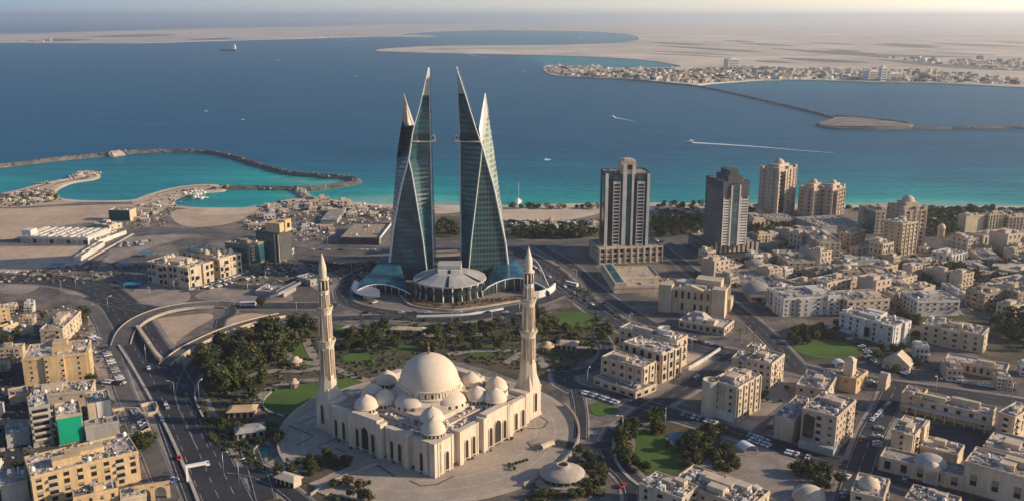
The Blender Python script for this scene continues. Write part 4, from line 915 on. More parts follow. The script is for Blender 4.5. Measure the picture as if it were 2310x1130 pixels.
def unit_meshes():
    out = []
    mb = MB(); mb.box(-.9, -.6, 0, .9, .6, 1.1); mb.lathe(0, 0, [(.45, 1.1), (.45, 1.25), (0, 1.25)], 8); out.append(('ac_unit', mb.mesh('ac_unit', M_UNIT)))
    mb = MB(); mb.lathe(0, 0, [(.9, 0), (.9, 1.5), (.7, 1.8), (0, 1.95)], 10); out.append(('water_tank', mb.mesh('water_tank', M_WHITE)))
    mb = MB(); mb.box(-1.6, -1.2, 0, 1.6, 1.2, 1.6); mb.box(-1.8, -.3, .5, -1.6, .3, 1.1); out.append(('ac_unit', mb.mesh('ac_unit', M_CLUT)))
    mb = MB(); mb.tube([(0, 0, 0), (0, 0, .9)], .1, 5); mb.lathe(0, .25, [(0, .9), (.6, 1.05), (.9, 1.5)], 10); out.append(('satellite_dish', mb.mesh('satellite_dish', M_UNIT)))
    mb = MB(); mb.box(-2.4, -.35, .25, 2.4, .35, .85); mb.box(-2.2, -.2, 0, -2, .2, .25); mb.box(2, -.2, 0, 2.2, .2, .25); out.append(('duct', mb.mesh('duct', M_UNIT)))
    return out
UNITS = unit_meshes()
NB = [0]
def bld(label, A, B, C, vb, wall='cream', style='plain', fl=3.3, wx=3.8, ww=1.5, wh=1.7, units=10, pent=1, name='apartment_block', cat='building', group=None, roof=None, h=None, clutter=1.0, par=1.0, maxw=90, sur=True, base=True, z0=0.0, depth=None):
    """A, B, C: left, nearest and right roof corners in the photo; vb: image height of the foot of the nearest corner"""
    NB[0] += 1; r = random.Random(NB[0]*17 + 3)
    g = G(B[0], vb, z0); hh = h or max(3.0, zat(B[1], g.y) - z0)
    # refine: near corner from roof pixel at that height
    pB = G(B[0], B[1], z0 + hh); pA = G(A[0], A[1], z0 + hh); pC = G(C[0], C[1], z0 + hh)
    w, d = (pC - pB).length, (pA - pB).length
    if w >= d: e = (pC - pB).normalized()
    else: e = (pA - pB).normalized(); e = Vector((e.y, -e.x, 0))
    f = Vector((-e.y, e.x, 0)); w = max(4, (pC - pB).dot(e)); d = max(4, (pA - pB).dot(f))
    if depth: d = depth
    rz = atan2(e.y, e.x)
    FEET.append([pB + e*(w*a_) + f*(d*b_) for a_, b_ in ((0, 0), (1, 0), (1, 1), (0, 1), (.5, .5), (.5, 0), (0, .5), (1, .5), (.5, 1))])
    t = thing(name, label, cat, (pB.x, pB.y, z0), rz, group); W = WALL[wall] if isinstance(wall, str) else wall
    mb = MB(); mb.box(0, 0, 0, w, d, hh, 0)
    p = .35
    if par:
        for b in ((-.05, -.05, w + .05, p), (-.05, d - p, w + .05, d + .05), (-.05, p, p, d - p), (w - p, p, w + .05, d - p)): mb.box(b[0], b[1], hh, b[2], b[3], hh + par)
    nfl = max(1, int(round(hh / fl))); fh = hh / nfl
    if base and hh > 5: mb.box(-.3, -.3, 0, w + .3, d + .3, fh*.22)
    if style == 'bands':
        for k in range(1, nfl + 1): mb.box(-.55, -.55, k*fh - .45, w + .55, d + .55, k*fh - .05 if k < nfl else k*fh + .02)
    elif style == 'ribs':
        n = max(2, int(w / wx))
        for i in range(n + 1): x = .5 + (w - 1)*i/n; mb.box(x - .35, -.7, 0, x + .35, 0, hh + .3)
        n = max(2, int(d / wx))
        for i in range(n + 1): y = .5 + (d - 1)*i/n; mb.box(-.7, y - .35, 0, 0, y + .35, hh + .3)
    elif style == 'bays':                   # projecting bays with parapets of their own
        n = max(2, int(w / 9)); 
        for i in range(n):
            if (i + NB[0]) % 2 == 0: mb.box(w*i/n + .4, -1.6, 0, w*(i+1)/n - .4, 0, hh + r.uniform(.3, 1.6))
        n = max(2, int(d / 9))
        for i in range(n):
            if (i + NB[0]) % 2 == 1: mb.box(-1.6, d*i/n + .4, 0, 0, d*(i+1)/n - .4, hh + r.uniform(.3, 1.6))
        mb.box(-.4, -.4, hh - .6, w + .4, d + .4, hh - .1)
    else:
        mb.box(-.3, -.3, hh - .5, w + .3, d + .3, hh - .05)
    mb.build('wall', W, t)
    rf = MB(); rf.box(p, p, hh - .2, w - p, d - p, hh + .12); ro = rf.build('roof', roof or (M_ROOF if r.random() < .65 else M_ROOFL), t)
    # windows
    if style in ('plain', 'bays') and abs(wx - 3.8) < 1.2: wx *= r.uniform(.88, 1.22); ww *= r.uniform(.75, 1.3); wh *= r.uniform(.8, 1.25)
    nx = max(1, int((w - 1.5) / wx)); ny = max(1, int((d - 1.5) / wx)); wme = win_mesh(ww, min(wh, fh*.6), sur and style != 'ribs')
    st = 1
    while (nx + ny) * nfl > maxw and nfl > 2 and st < 3: st += 1; nx = max(1, int(nx*.72)); ny = max(1, int(ny*.72))
    wv = [wme, wme, win_mesh(ww, min(wh, fh*.6), sur and style != 'ribs', 1), win_mesh(ww, min(wh, fh*.6), sur and style != 'ribs', 2)]
    bal = bal_mesh(ww*1.5, fh*.62) if style in ('plain', 'bays') and nfl >= 3 and r.random() < .6 else None
    bx = set(r.sample(range(nx), min(nx, max(1, nx // 4)))) if bal else (); by = set(r.sample(range(ny), min(ny, max(1, ny // 4)))) if bal else ()
    if style != 'blank':
        def skip(i, n): return style == 'bays' and r.random() < .06
        for k in range(nfl):
            zz = k*fh + fh*.30
            for i in range(nx):
                x = w*(i + .5)/nx
                if skip(i, nx) or (k == 0 and nfl > 1 and r.random() < .3): continue
                yo = 0
                if style == 'bays':
                    n = max(2, int(w / 9)); q = int(x / w * n); fx = x - w*q/n
                    if (q + NB[0]) % 2 == 0 and .4 + ww/2 < fx < w/n - .4 - ww/2: yo = -1.6
                    elif (q + NB[0]) % 2 == 0: continue
                if i in bx and k > 0: link('balcony', bal, t, (x, yo, k*fh + .35))
                else: link('window', r.choice(wv), t, (x, yo, zz))
            for i in range(ny):
                y = d*(i + .5)/ny
                if skip(i, ny) or (k == 0 and nfl > 1 and r.random() < .3): continue
                xo = 0
                if style == 'bays':
                    n = max(2, int(d / 9)); q = int(y / d * n); fy = y - d*q/n
                    if (q + NB[0]) % 2 == 1 and .4 + ww/2 < fy < d/n - .4 - ww/2: xo = -1.6
                    elif (q + NB[0]) % 2 == 1: continue
                if i in by and k > 0: link('balcony', bal, t, (xo, y, k*fh + .35), -pi/2)
                else: link('window', r.choice(wv), t, (xo, y, zz), -pi/2)
    # roof: stair heads, plant, scattered bits
    for i in range(pent):
        pw, pd = r.uniform(.16, .3)*w, r.uniform(.2, .36)*d; x, y = r.uniform(.1, .65)*w, r.uniform(.15, .55)*d
        q = MB(); q.box(0, 0, 0, pw, pd, r.uniform(2.4, 3.4)); q.box(.25, .25, 0, pw - .25, pd - .25, 2.0); q.box(-.15, -.15, 2.3, pw + .15, pd + .15, 2.55)
        s_ = q.build('stair_head', W, t, (x, y, hh + .1))
        q = MB(); q.box(pw*.35, -.08, 0, pw*.35 + 1.0, .02, 1.9); q.build('door', WALL['brown'], s_)
    for i in range(units):
        nm, me = r.choice(UNITS); link(nm, me, t, (r.uniform(1.2, max(1.3, w - 1.2)), r.uniform(1.2, max(1.3, d - 1.2)), hh + .12), r.choice((0, pi/2, r.uniform(0, pi))), (1, 1, r.uniform(.7, 1.3)))
    if clutter:
        q = MB(); n = int(min(420, w*d*.16*clutter))
        for i in range(n):
            q.rbox(r.uniform(.8, max(.9, w - .8)), r.uniform(.8, max(.9, d - .8)), hh + .1, r.uniform(.3, 1.7), r.uniform(.3, 1.1), r.choice((.2, .35, .6, .95)), r.choice((0, pi/2, r.uniform(0, 3))), r.choice((0, 0, 1)))
        for i in range(int(n*.04) + 1):     # low partition walls
            x, y = r.uniform(1, w*.7), r.uniform(1, d*.7)
            if r.random() < .5: q.box(x, y, hh + .1, min(w - .5, x + r.uniform(2, 7)), y + .25, hh + 1.1, 2)
            else: q.box(x, y, hh + .1, x + .25, min(d - .5, y + r.uniform(2, 7)), hh + 1.1, 2)
        tag(q.build('roof_clutter', [M_CLUT, M_ROOF, W], t), kind='stuff')
    t['_w'] = w; t['_d'] = d; t['_h'] = hh
    return t
def dome_on(t, x, y, r, z, m=None, name='dome', h=None):
    mb = MB(); mb.lathe(x, y, [(r*1.05, z), (r*1.05, z + .6)] + dome_prof(r, z + .6, h or r*.85, .08, 8), 18); return mb.build(name, m or M_DOME, t)
def vault_on(t, x0, y0, x1, y1, z, m, name='vaulted_roof', rise=.4):
    mb = MB(); n = 10; w = x1 - x0; vs = []
    for i in range(n + 1):
        a = pi*i/n; x = (x0 + x1)/2 - w/2*cos(a); zz = z + w*rise*sin(a); vs += [(x, y0, zz), (x, y1, zz)]
    mb.add(vs, [(2*i, 2*i+1, 2*i+3, 2*i+2)[::-1] for i in range(n)], 0, True); mb.add(vs, [tuple(range(0, 2*n+2, 2)), tuple(range(1, 2*n+2, 2))[::-1]])
    return mb.build(name, m, t)
# ------------------------------------------------------------------ left foreground
t = bld('long ochre block with three rows of square dark windows at the bottom left corner', (70,1079), (312,1020), (298,977), 1083, 'ochre', 'plain', fl=3.4, wx=4.6, ww=1.9, wh=1.8, units=20, pent=2, clutter=1.6, sur=False)
t = bld('grey walled house left of the green scaffold netting with dark window bands', (66,926), (112,914), (106,890), 1000, 'grey', 'plain', wx=6, ww=4.5, wh=1.3, units=4, pent=0, sur=False)
t = bld('house under construction wrapped in bright green netting on its front', (127,947), (184,934), (178,904), 994, 'beige', 'plain', units=6, pent=0, clutter=1.6, sur=False, maxw=30)
M_NET = mat('green_netting', (0.0, 0.36, 0.20), 0.8, 0.08, 0.2, 0.8)
mb = MB(); d = t['_d']; mb.box(-.9, .4, 1.0, -.75, d - .3, t['_h'] - .2) ; mb.build('scaffold_netting', M_NET, t)
mb = MB()
for y in [i*d/7 for i in range(8)]: mb.tube([(-.6, y, 0), (-.6, y, t['_h'])], .08, 5)
mb.build('scaffold_pole', M_METAL, t)
t = bld('beige house with a pale sunlit blank panel right of the green netting', (198,918), (250,905), (243,880), 946, 'cream', 'blank', units=4, pent=0)
mb = MB(); mb.box(-.35, .6, 1, -.05, t['_d']*.62, t['_h'] + 1.2); mb.build('blank_panel', WALL['white'], t)
bld('low grey flat roofed shed in the shade behind the long ochre block', (192,966), (268,952), (258,940), 984, 'grey', 'blank', units=2, pent=0, clutter=.4, roof=M_ROOF)
t = bld('orange walled stepped house with small square windows and an open roof court', (49,812), (193,798), (190,768), 856, 'ochre', 'bays', wx=6.5, ww=1.1, wh=1.2, units=10, pent=2, clutter=1.4, sur=False)
bld('tall house with a grey shaded front and a pale sunlit side by the service road', (94,741), (141,743), (182,703), 776, 'cream', 'plain', wx=5.5, ww=1.1, wh=1.2, units=8, pent=2, clutter=1.5, sur=False)
bld('small yellow walled house cut by the left picture edge', (-32,702), (21,695), (24,686), 722, 'ochre', 'plain', wx=5, ww=1.2, wh=1.2, units=3, pent=1, sur=False)
bld('low yellow walled yard building beside the yellow house at the left edge', (8,740), (41,728), (40,722), 742, 'ochre', 'blank', units=1, pent=0, clutter=.6)
bld('low yellow wall sided store above the orange stepped house', (24,752), (75,738), (73,727), 746, 'sand', 'blank', units=2, pent=0, clutter=.6)
bld('low cream flat roofed house between the orange house and the green netting', (66,896), (205,882), (197,859), 914, 'cream', 'plain', wx=8, ww=1.5, wh=1.4, units=10, pent=2, clutter=1.6, sur=False)
bld('low orange walled garage at the far left below the orange house', (20,893), (64,888), (60,872), 905, 'ochre', 'blank', units=0, pent=0, clutter=.4)
bld('small ochre house cut by the bottom edge below the long ochre block', (166,1126), (266,1104), (258,1084), 1142, 'ochre', 'plain', units=6, pent=1, sur=False)
bld('grey roofed house in shade at the bottom left edge', (0,1092), (62,1085), (58,1055), 1128, 'grey', 'blank', units=3, pent=1, clutter=1.2)
bld('dark grey low house in the shaded yard at the left edge', (14,985), (66,975), (62,950), 1000, 'grey', 'blank', units=4, pent=0, clutter=1.3)
bld('low sandy hut at the bottom edge beside the gate arches', (272,1128), (330,1117), (322,1098), 1140, 'sand', 'blank', units=5, pent=0, clutter=1.8)
# walled yards along the service road
for lab, px in (('pale wall of the yard beside the parking strip, nearest the green netting', [(256,928),(268,985),(338,972),(308,926),(258,930)]), ('pale yard wall with a small court further up the service road', [(318,918),(352,912),(352,934),(318,938)])):
    wall_run(lab, px, 2.0, .6, WALL['cream'], step=50)
o = G(346, 1128); t = thing('gateway', 'ochre gate with two broad arches at the bottom left', 'gate', o, radians(20))
mb = MB(); mb.box(-7, -.5, 0, -5.4, .5, 7); mb.box(-.8, -.5, 0, .8, .5, 7); mb.box(5.4, -.5, 0, 7, .5, 7); mb.box(-7, -.5, 6, 7, .5, 8)
for s in (-1, 1):
    for k in range(8):
        a0, a1 = pi*k/8, pi*(k+1)/8; c = s*3.1
        mb.add([(c + 2.3*cos(a0), -.5, 3.7 + 2.3*sin(a0)), (c + 2.3*cos(a1), -.5, 3.7 + 2.3*sin(a1)), (c + 2.3*cos(a1), -.5, 6.1), (c + 2.3*cos(a0), -.5, 6.1)], [(0, 3, 2, 1)])
mb.build('arcade', WALL['ochre'], t)

# ------------------------------------------------------------------ left middle distance
def palace(label, A, B, C, vb, dome_n):
    t = bld(label, A, B, C, vb, 'cream', 'bays', fl=6.2, wx=4.2, ww=2.2, wh=4.4, units=10, pent=3, clutter=2.2, name='palace_block', maxw=80)
    w, d, h = t['_w'], t['_d'], t['_h']; r = random.Random(dome_n)
    for i in range(dome_n):
        q = MB(); x, y = r.uniform(2, w - 5), r.uniform(2, d - 5); q.box(0, 0, 0, 3.4, 3.4, 2.6); s_ = q.build('roof_turret', WALL['cream'], t, (x, y, h + .1))
        dome_on(s_, 1.7, 1.7, 1.6, 2.6, WALL['cream'])
palace('ornate cream palace block with tall windows, the front one of the pair', (331,592), (428,607), (472,590), 653, 6)
palace('ornate cream palace block with a crowded roof of turrets, the rear one of the pair', (404,566), (491,586), (536,571), 631, 9)
t = bld('dark glass office cube with a pale roof rim beside the palace blocks', (509,549), (560,557), (612,541), 603, 'brown', 'blank', units=12, pent=2, name='office_block')
w, d, h = t['_w'], t['_d'], t['_h']
mb = MB(); mb.box(1.5, -.3, 2, w - 1, -.02, h - 1.2); mb.build('glass_wall', GL_TEAL, t)
for k in range(5):
    mb = MB(); mb.box(3, -.6, 5 + k*2.6, 3 + 3.5, -.35, 6.6 + k*2.6); mb.build('balcony', WALL['cream'], t)
mb = MB(); mb.box(-.3, 2, 3, -.02, d - 2, h - 2); mb.build('glass_wall', GL_DARK, t)
t = bld('dark office tower with two pale vertical fins and a beige top box', (577,524), (630,529), (650,519), 592, 'dark', 'blank', units=8, pent=0, name='office_tower')
w, d, h = t['_w'], t['_d'], t['_h']
for y in (.5, 4.0):
    mb = MB(); mb.box(-.9, y, 0, -.05, y + 1.3, h); mb.build('fin', WALL['cream'], t)
mb = MB(); mb.box(-.4, 6, 2, -.05, d - 1, h - 1); mb.build('glass_wall', GL_DARK, t)
mb = MB(); mb.box(w*.1, d*.02, h, w*.95, d*.62, h + 8.5); mb.box(w*.5, -.5, h, w + .6, d*.2, h + 10); tb = mb.build('top_box', WALL['ochre'], t)
mb = MB(); mb.box(w*.68, -.7, h + 3, w*.9, -.52, h + 7); mb.build('window', M_GLASS, tb)
t = bld('small cream annex with square windows at the foot of the dark office tower', (638,569), (645,573), (663,561), 583, 'cream', 'plain', wx=4.5, ww=2, wh=2.5, units=3, pent=0)
t = bld('long white warehouse with a ridged pale roof between the sand lots', (46,535), (198,539), (249,517), 553, 'white', 'blank', units=14, pent=0, roof=M_ROOFL, name='warehouse', clutter=.8)
w, d, h = t['_w'], t['_d'], t['_h']
for i in range(9):
    mb = MB(); y = d*(i + .5)/9; mb.box(1, y - 1.2, h + .1, w - 1, y + 1.2, h + 1.3); mb.build('roof_ridge', WALL['white'], t)
for i in range(12):
    mb = MB(); y = d*(i + .5)/12; mb.box(-.3, y - 2, .3, -.02, y + 2, h*.75); mb.build('loading_door', WALL['grey'] if i % 3 else M_GLASS, t)
mb = MB(); mb.box(2, d*.86, h, w*.3, d - .5, h + 6); mb.build('end_block', WALL['white'], t)
t = bld('building wrapped in dark green netting behind the white warehouse', (245,476), (292,477), (307,471), 500, 'beige', 'blank', units=3, pent=0)
mb = MB(); mb.box(-.6, .2, 1, -.2, t['_d'], t['_h'] + .6); mb.build('scaffold_netting', mat('dark_green_netting', (0.008, 0.10, 0.085), 0.8, 0.25, 0.1, 0.5), t)
bld('row of low cream shop units behind the white warehouse', (210,506), (246,511), (282,505), 521, 'sand', 'plain', wx=5, units=6, pent=1)
t = bld('narrow white roofed shed along the long approach road', (172,577), (181,581), (236,547), 586, 'white', 'blank', units=2, pent=0, clutter=.2, name='shed')
bld('narrow pale shed with a green side nearer the warehouse end', (210,540), (222,545), (285,522), 551, 'white', 'blank', units=2, pent=0, clutter=.3, name='shed')
t = bld('grey sloping roofed hall near the beach left of the towers', (726,493), (760,496), (780,472), 505, 'grey', 'blank', units=0, pent=0, clutter=0, roof=M_ROOF, par=0, name='hall')
t = bld('wide flat brown roofed hall with a white edge left of the sail towers', (768,537), (854,539), (881,506), 553, 'dark', 'blank', units=3, pent=0, clutter=.15, roof=mat('brown_flat_roof', (0.38, 0.30, 0.22), .9, .15, .03, .3), name='hall')
mb = MB(); w, h = t['_w'], t['_h']; mb.tube([(0, -.8, h*.2), (0, -.8, h + .6), (w, -.8, h + .9)], 1.1, 6); mb.build('roof_edge', M_WHITE, t)
for lab, u, v, s in (('bright blue tarpaulin canopy on the corner of the walled garden', 300, 648, 8), ('flat blue awning behind the front palace block', 334, 578, 7), ('long blue market awning at the edge of the sand lot', 130, 605, 7), ('small blue umbrella roof in front of the palace blocks', 440, 657, 4), ('teal awning strip below the sand lot', 284, 604, 7)):
    o = G(u, v); t = thing('awning', lab, 'awning', o, .2); mb = MB(); L_ = s*.8
    mb.box(-L_, -s*.5, 3.2, L_, s*.5, 3.45); mb.build('canopy', M_BLUE if 'M_BLUE' in globals() else mat('blue_tarpaulin', (0.02, 0.22, 0.36), .7, .15), t)
    for sx in (-1, 1):
        for sy in (-1, 1):
            mb = MB(); mb.tube([(sx*L_*.9, sy*s*.4, 0), (sx*L_*.9, sy*s*.4, 3.2)], .15, 5); mb.build('post', M_METAL, t)
bld('low concrete service building with a slanting side in the road junction left of the towers', (575,657), (640,662), (700,648), 668, 'grey', 'blank', units=4, pent=0, clutter=.6, roof=M_ROOF)
bld('low grey kiosk roof beside the red canopy near the left minaret', (668,625), (700,634), (722,624), 646, 'grey', 'plain', units=3, pent=0)

# ------------------------------------------------------------------ hotel towers on the right
pod = bld('broad cream podium with rows of square openings under the tall striped tower', (1328,543), (1352,563), (1496,557), 596, 'cream', 'ribs', fl=4.2, wx=5.2, ww=3.0, wh=2.6, units=6, pent=0, clutter=.3, name='podium_building', roof=M_ROOF)
hp = pod['_h']
t = bld('tall cream tower with dark vertical glass strips and a raised central crown', (1360,390), (1366,394), (1468,393), 555, 'dark', 'blank', units=4, pent=0, clutter=.2, name='tower', cat='tower', z0=hp, depth=26)
w, d, h = t['_w'], t['_d'], t['_h']
def fstrip(t, x0, x1, z0, z1, m, nm, out=.5): mb = MB(); mb.box(x0*t['_w'], -out, z0, x1*t['_w'], -.03, z1); return mb.build(nm, m, t)
for x0, x1 in ((.07,.12), (.13,.17), (.35,.385), (.47,.585), (.63,.70), (.885,.925)): fstrip(t, x0, x1, 0, h - 4 if x0 != .47 else h, GL_TEAL if x0 == .47 else M_GLASS, 'glass_strip', .25)
for x0, x1 in ((0,.065), (.385,.47), (.585,.63), (.925,.985)): fstrip(t, x0, x1, 0, h + (.5 if x0 in (0, .925) else 8), WALL['white'], 'pier', 1.6)
for x0, x1 in ((.18,.34), (.71,.875)):
    fstrip(t, x0, x1, 0, h - 6, WALL['white'], 'balcony_stack', .9)
    for k in range(18):
        mb = MB(); mb.box(x0*w + .7, -1.0, 2 + k*(h - 9)/18, x1*w - .7, -.85, 3.7 + k*(h - 9)/18); mb.build('balcony_opening', M_GLASS, t)
mb = MB(); mb.box(w*.34, -.6, h, w*.67, d*.5, h + 11); mb.box(w*.42, .5, h + 11, w*.6, d*.4, h + 12.2); cr_ = mb.build('crown', WALL['cream'], t)
mb = MB(); mb.box(w*.47, -.75, h + 4, w*.585, -.62, h + 8); mb.build('window', M_GLASS, cr_)
mb = MB(); mb.box(-.5, 1.5, 2, -.05, d*.45, h - 2); mb.build('glass_strip', M_GLASS, t)
for k in range(2):
    mb = MB(); mb.box(w*(.19 if k == 0 else .72), -1.0, h - 5, w*(.33 if k == 0 else .87), -.92, h - 1); mb.build('window', GL_TEAL, t)
t = bld('flat beige parking deck with a dark skylight wing in front of the striped tower podium', (1355,603), (1385,649), (1500,640), 661, 'sand', 'blank', units=4, pent=0, clutter=.12, roof=mat('tan_flat_roof', (0.50, 0.39, 0.28), .9, .15, .04, .3), name='parking_deck')
w, d, h = t['_w'], t['_d'], t['_h']; mb = MB(); mb.box(1, 1, h, w*.24, d - 1, h + 3.4); q = mb.build('wing', WALL['cream'], t); mb = MB(); mb.box(2.5, 3, h + 3.45, w*.24 - 1.5, d - 3, h + 3.6); mb.build('skylight', GL_TEAL, q)
mb = MB(); mb.box(w*.26, d*.3, h, w*.98, d*.36, h + 2.2); mb.build('roof_wall', WALL['sand'], t)
pod = bld('dark podium with a cream columned front under the black glass tower', (1560,526), (1600,553), (1712,547), 584, 'dark', 'blank', units=5, pent=0, clutter=.3, name='podium_building', roof=M_ROOF)
w, d, h = pod['_w'], pod['_d'], pod['_h']; rq = random.Random(8)
for i in range(11):
    mb = MB(); x = w*(i + .5)/11; mb.box(x - 1.1, -1.4, h*(.0 if i in (0, 10) else .45), x + 1.1, .0, h*rq.uniform(.85, 1.25)); mb.build('column', WALL['cream'], pod)
mb = MB(); mb.box(-.3, 1, 1.5, -.05, d - 1, h - 1); mb.build('glass_wall', GL_DARK, pod)
t = bld('black glass tower with pale balcony columns and a stepped dark crown', (1593,399), (1632,414), (1688,410), 556, 'dark', 'blank', units=6, pent=0, clutter=.5, name='tower', cat='tower', z0=h)
w, d, h = t['_w'], t['_d'], t['_h']
fstrip(t, .36, .60, 0, h - 1, GL_DARK, 'glass_strip', .9); fstrip(t, .30, .35, 0, h - 2, WALL['white'], 'pier', 1.2); fstrip(t, .61, .66, 0, h - 2, WALL['white'], 'pier', 1.2)
for x0, x1 in ((.03,.29), (.68,.97)):
    fstrip(t, x0, x0 + .03, 0, h - 12, WALL['white'], 'pier', .8); fstrip(t, x1 - .03, x1, 0, h - 12, WALL['white'], 'pier', .8)
    for k in range(17):
        mb = MB(); mb.box((x0 + .03)*w, -.7, 1 + k*(h - 14)/17, (x1 - .03)*w, -.03, 2.3 + k*(h - 14)/17); mb.build('balcony', WALL['white'], t)
for k in range(22):
    mb = MB(); mb.box(-.5, .8, 1.5 + k*(h - 6)/22, -.03, d - .8, 2.0 + k*(h - 6)/22); mb.build('balcony', WALL['grey'], t)
mb = MB(); mb.box(w*.25, d*.1, h, w*.8, d*.8, h + 5); mb.prism([(w*.35, d*.2), (w*.7, d*.2), (w*.78, d*.5), (w*.6, d*.75), (w*.35, d*.7)], h + 5, h + 9.5); mb.build('crown', WALL['dark'], t)
def tanpair(label, A, B, C, vb, glassx=None, crown=(8, 10)):
    t = bld(label, A, B, C, vb, 'pink', 'ribs', fl=3.9, wx=5.2, ww=2.2, wh=2.0, units=5, pent=0, clutter=.3, name='tower', cat='tower', maxw=100)
    w, d, h = t['_w'], t['_d'], t['_h']
    if glassx: fstrip(t, glassx, glassx + .2, 0, h - 1, M_GLASS, 'glass_strip', .9)
    mb = MB(); mb.box(w*.1, d*.1, h, w*.9, d*.9, h + crown[0]*.35); mb.box(w*.22, d*.22, h + crown[0]*.35, w*.78, d*.78, h + crown[0]*.7); c = mb.build('crown', WALL['beige'], t)
    dome_on(c, w*.5, d*.5, min(w, d)*.24, h + crown[0]*.7, WALL['beige'])
    rq = random.Random(int(w*10))
    for x, y in ((0, 0), (w - 3, 0), (0, d - 3), (w - 3, d - 3), (w*.5, -.5)):
        mb = MB(); mb.box(x, y, h, x + 3, y + 3, h + 3); mb.box(x - .3, y - .3, h + 3, x + 3.3, y + 3.3, h + 3.5); mb.build('corner_turret', WALL['beige'], t)
    return t
tanpair('tall tan apartment tower with a dark glass strip and a domed crown', (1727,380), (1757,388), (1798,379), 491, .15)
tanpair('tan twin tower with a domed crown, the left one of the pair by the beach', (1812,424), (1836,431), (1866,423), 491)
tanpair('tan twin tower with a domed crown, the right one of the pair by the beach', (1862,424), (1878,431), (1907,423), 491, .1)
bld('grey sloped hall with dark arched openings at the foot of the tallest tan tower', (1690,487), (1730,500), (1800,497), 512, 'grey', 'ribs', wx=9, ww=5, wh=5, fl=9, units=4, pent=0, name='hall')
bld('flat grey garage building at the foot of the twin tan towers', (1800,492), (1850,514), (1945,508), 530, 'grey', 'blank', units=4, pent=0, roof=M_ROOF, name='garage')
t = bld('broad tan apartment block with a dark glass left side', (1938,464), (1977,480), (2014,472), 529, 'pink', 'plain', fl=3.6, wx=4.5, units=8, pent=3, name='apartment_tower')
mb = MB(); mb.box(-.4, 2, 2, -.03, t['_d']*.7, t['_h'] - 2); mb.build('glass_wall', GL_DARK, t)
tanpair('massive stepped tan apartment tower with a low central crown', (2003,464), (2040,477), (2083,472), 562, None, (9, 8))
t = bld('slim grey tan apartment tower standing in front of the massive stepped one', (2007,497), (2036,508), (2072,502), 578, 'beige', 'ribs', fl=3.6, wx=4.6, units=6, pent=1, clutter=.6, name='apartment_tower', maxw=70)

# ------------------------------------------------------------------ right middle distance
t = bld('long tan apartment slab with round roof domes right of the avenue', (1805,514), (1846,549), (1887,541), 588, 'sand', 'bays', units=6, pent=1)
for i in range(3): dome_on(t, t['_w']*.4, t['_d']*(.25 + .3*i), 3.2, t['_h'], WALL['sand'])
t = bld('tan apartment house with orange lit balconies and a square roof block', (1897,524), (1921,530), (1953,520), 565, 'ochre', 'bands', units=4, pent=2)
bld('small tan house with an arched door in front of the orange lit apartment house', (1925,557), (1934,563), (1966,557), 579, 'sand', 'plain', wx=5, units=3, pent=0)
t = bld('sand coloured hall with a pyramid roof under a slim round topped tower', (2103,551), (2122,562), (2150,552), 570, 'sand', 'blank', units=0, pent=0, clutter=0, par=0, name='prayer_hall')
w, d, h = t['_w'], t['_d'], t['_h']; mb = MB(); mb.prism([(0,0),(w,0),(w,d),(0,d)], h, h + 6, pts2=[(w*.35,d*.35),(w*.65,d*.35),(w*.65,d*.65),(w*.35,d*.65)]); mb.build('pyramid_roof', WALL['sand'], t)
mb = MB(); mb.lathe(w*.5, d*.5, [(3, h + 5), (3, h + 15), (3.4, h + 15.2), (3.2, h + 17), (2, h + 19), (0, h + 19.8)], 12); mb.build('tower', WALL['cream'], t)
bld('cream office block with a dark glass front at the upper right', (2163,485), (2180,490), (2222,487), 525, 'cream', 'blank', units=8, pent=1, name='office_block')
t = bpy.context.scene.collection.objects[-1].parent or None
bld('ribbed cream office block with a peaked roof edge at the upper right', (2222,482), (2232,487), (2272,484), 523, 'cream', 'ribs', units=8, pent=2, wx=3.4, name='office_block', maxw=60)
bld('long ribbed cream office wing cut by the right picture edge', (2268,487), (2276,492), (2350,489), 522, 'cream', 'ribs', units=8, pent=1, wx=3.6, name='office_block', maxw=60)
bld('blank sided cream office with dark window bays in front of the upper right offices', (2191,526), (2219,535), (2259,530), 557, 'cream', 'plain', wx=6, ww=2.2, wh=6, fl=9, units=4, pent=1)
t = bld('broad rounded cream school building with a scalloped front', (2048,585), (2075,597), (2137,592), 613, 'cream', 'ribs', wx=4, units=10, pent=2, maxw=50)
bld('white house with tall arches beside the rounded school building', (2114,566), (2146,579), (2183,570), 597, 'white', 'ribs', wx=4.5, ww=1.8, wh=4, fl=6, units=6, pent=1)
bld('long dark sided cream terrace running down to the right', (2150,590), (2213,619), (2249,607), 634, 'cream', 'ribs', wx=3.2, units=10, pent=1, maxw=70)
bld('pinkish blank sided house behind the long cream terrace', (2184,564), (2214,586), (2240,573), 598, 'pink', 'plain', wx=6, units=4, pent=1)
o = G(2280, 622); t = thing('pavilion', 'round flat roofed white pavilion at the right edge', 'pavilion', o)
mb = MB(); mb.lathe(0, 0, [(9, 0), (9, 6), (14, 6.2), (14, 7.4), (0, 8.2)], 24, 0, False); mb.build('roof', WALL['cream'], t)
for i in range(10):
    mb = MB(); a = 2*pi*i/10; mb.tube([(13*cos(a), 13*sin(a), 0), (13*cos(a), 13*sin(a), 6.2)], .4, 6); mb.build('column', WALL['cream'], t)
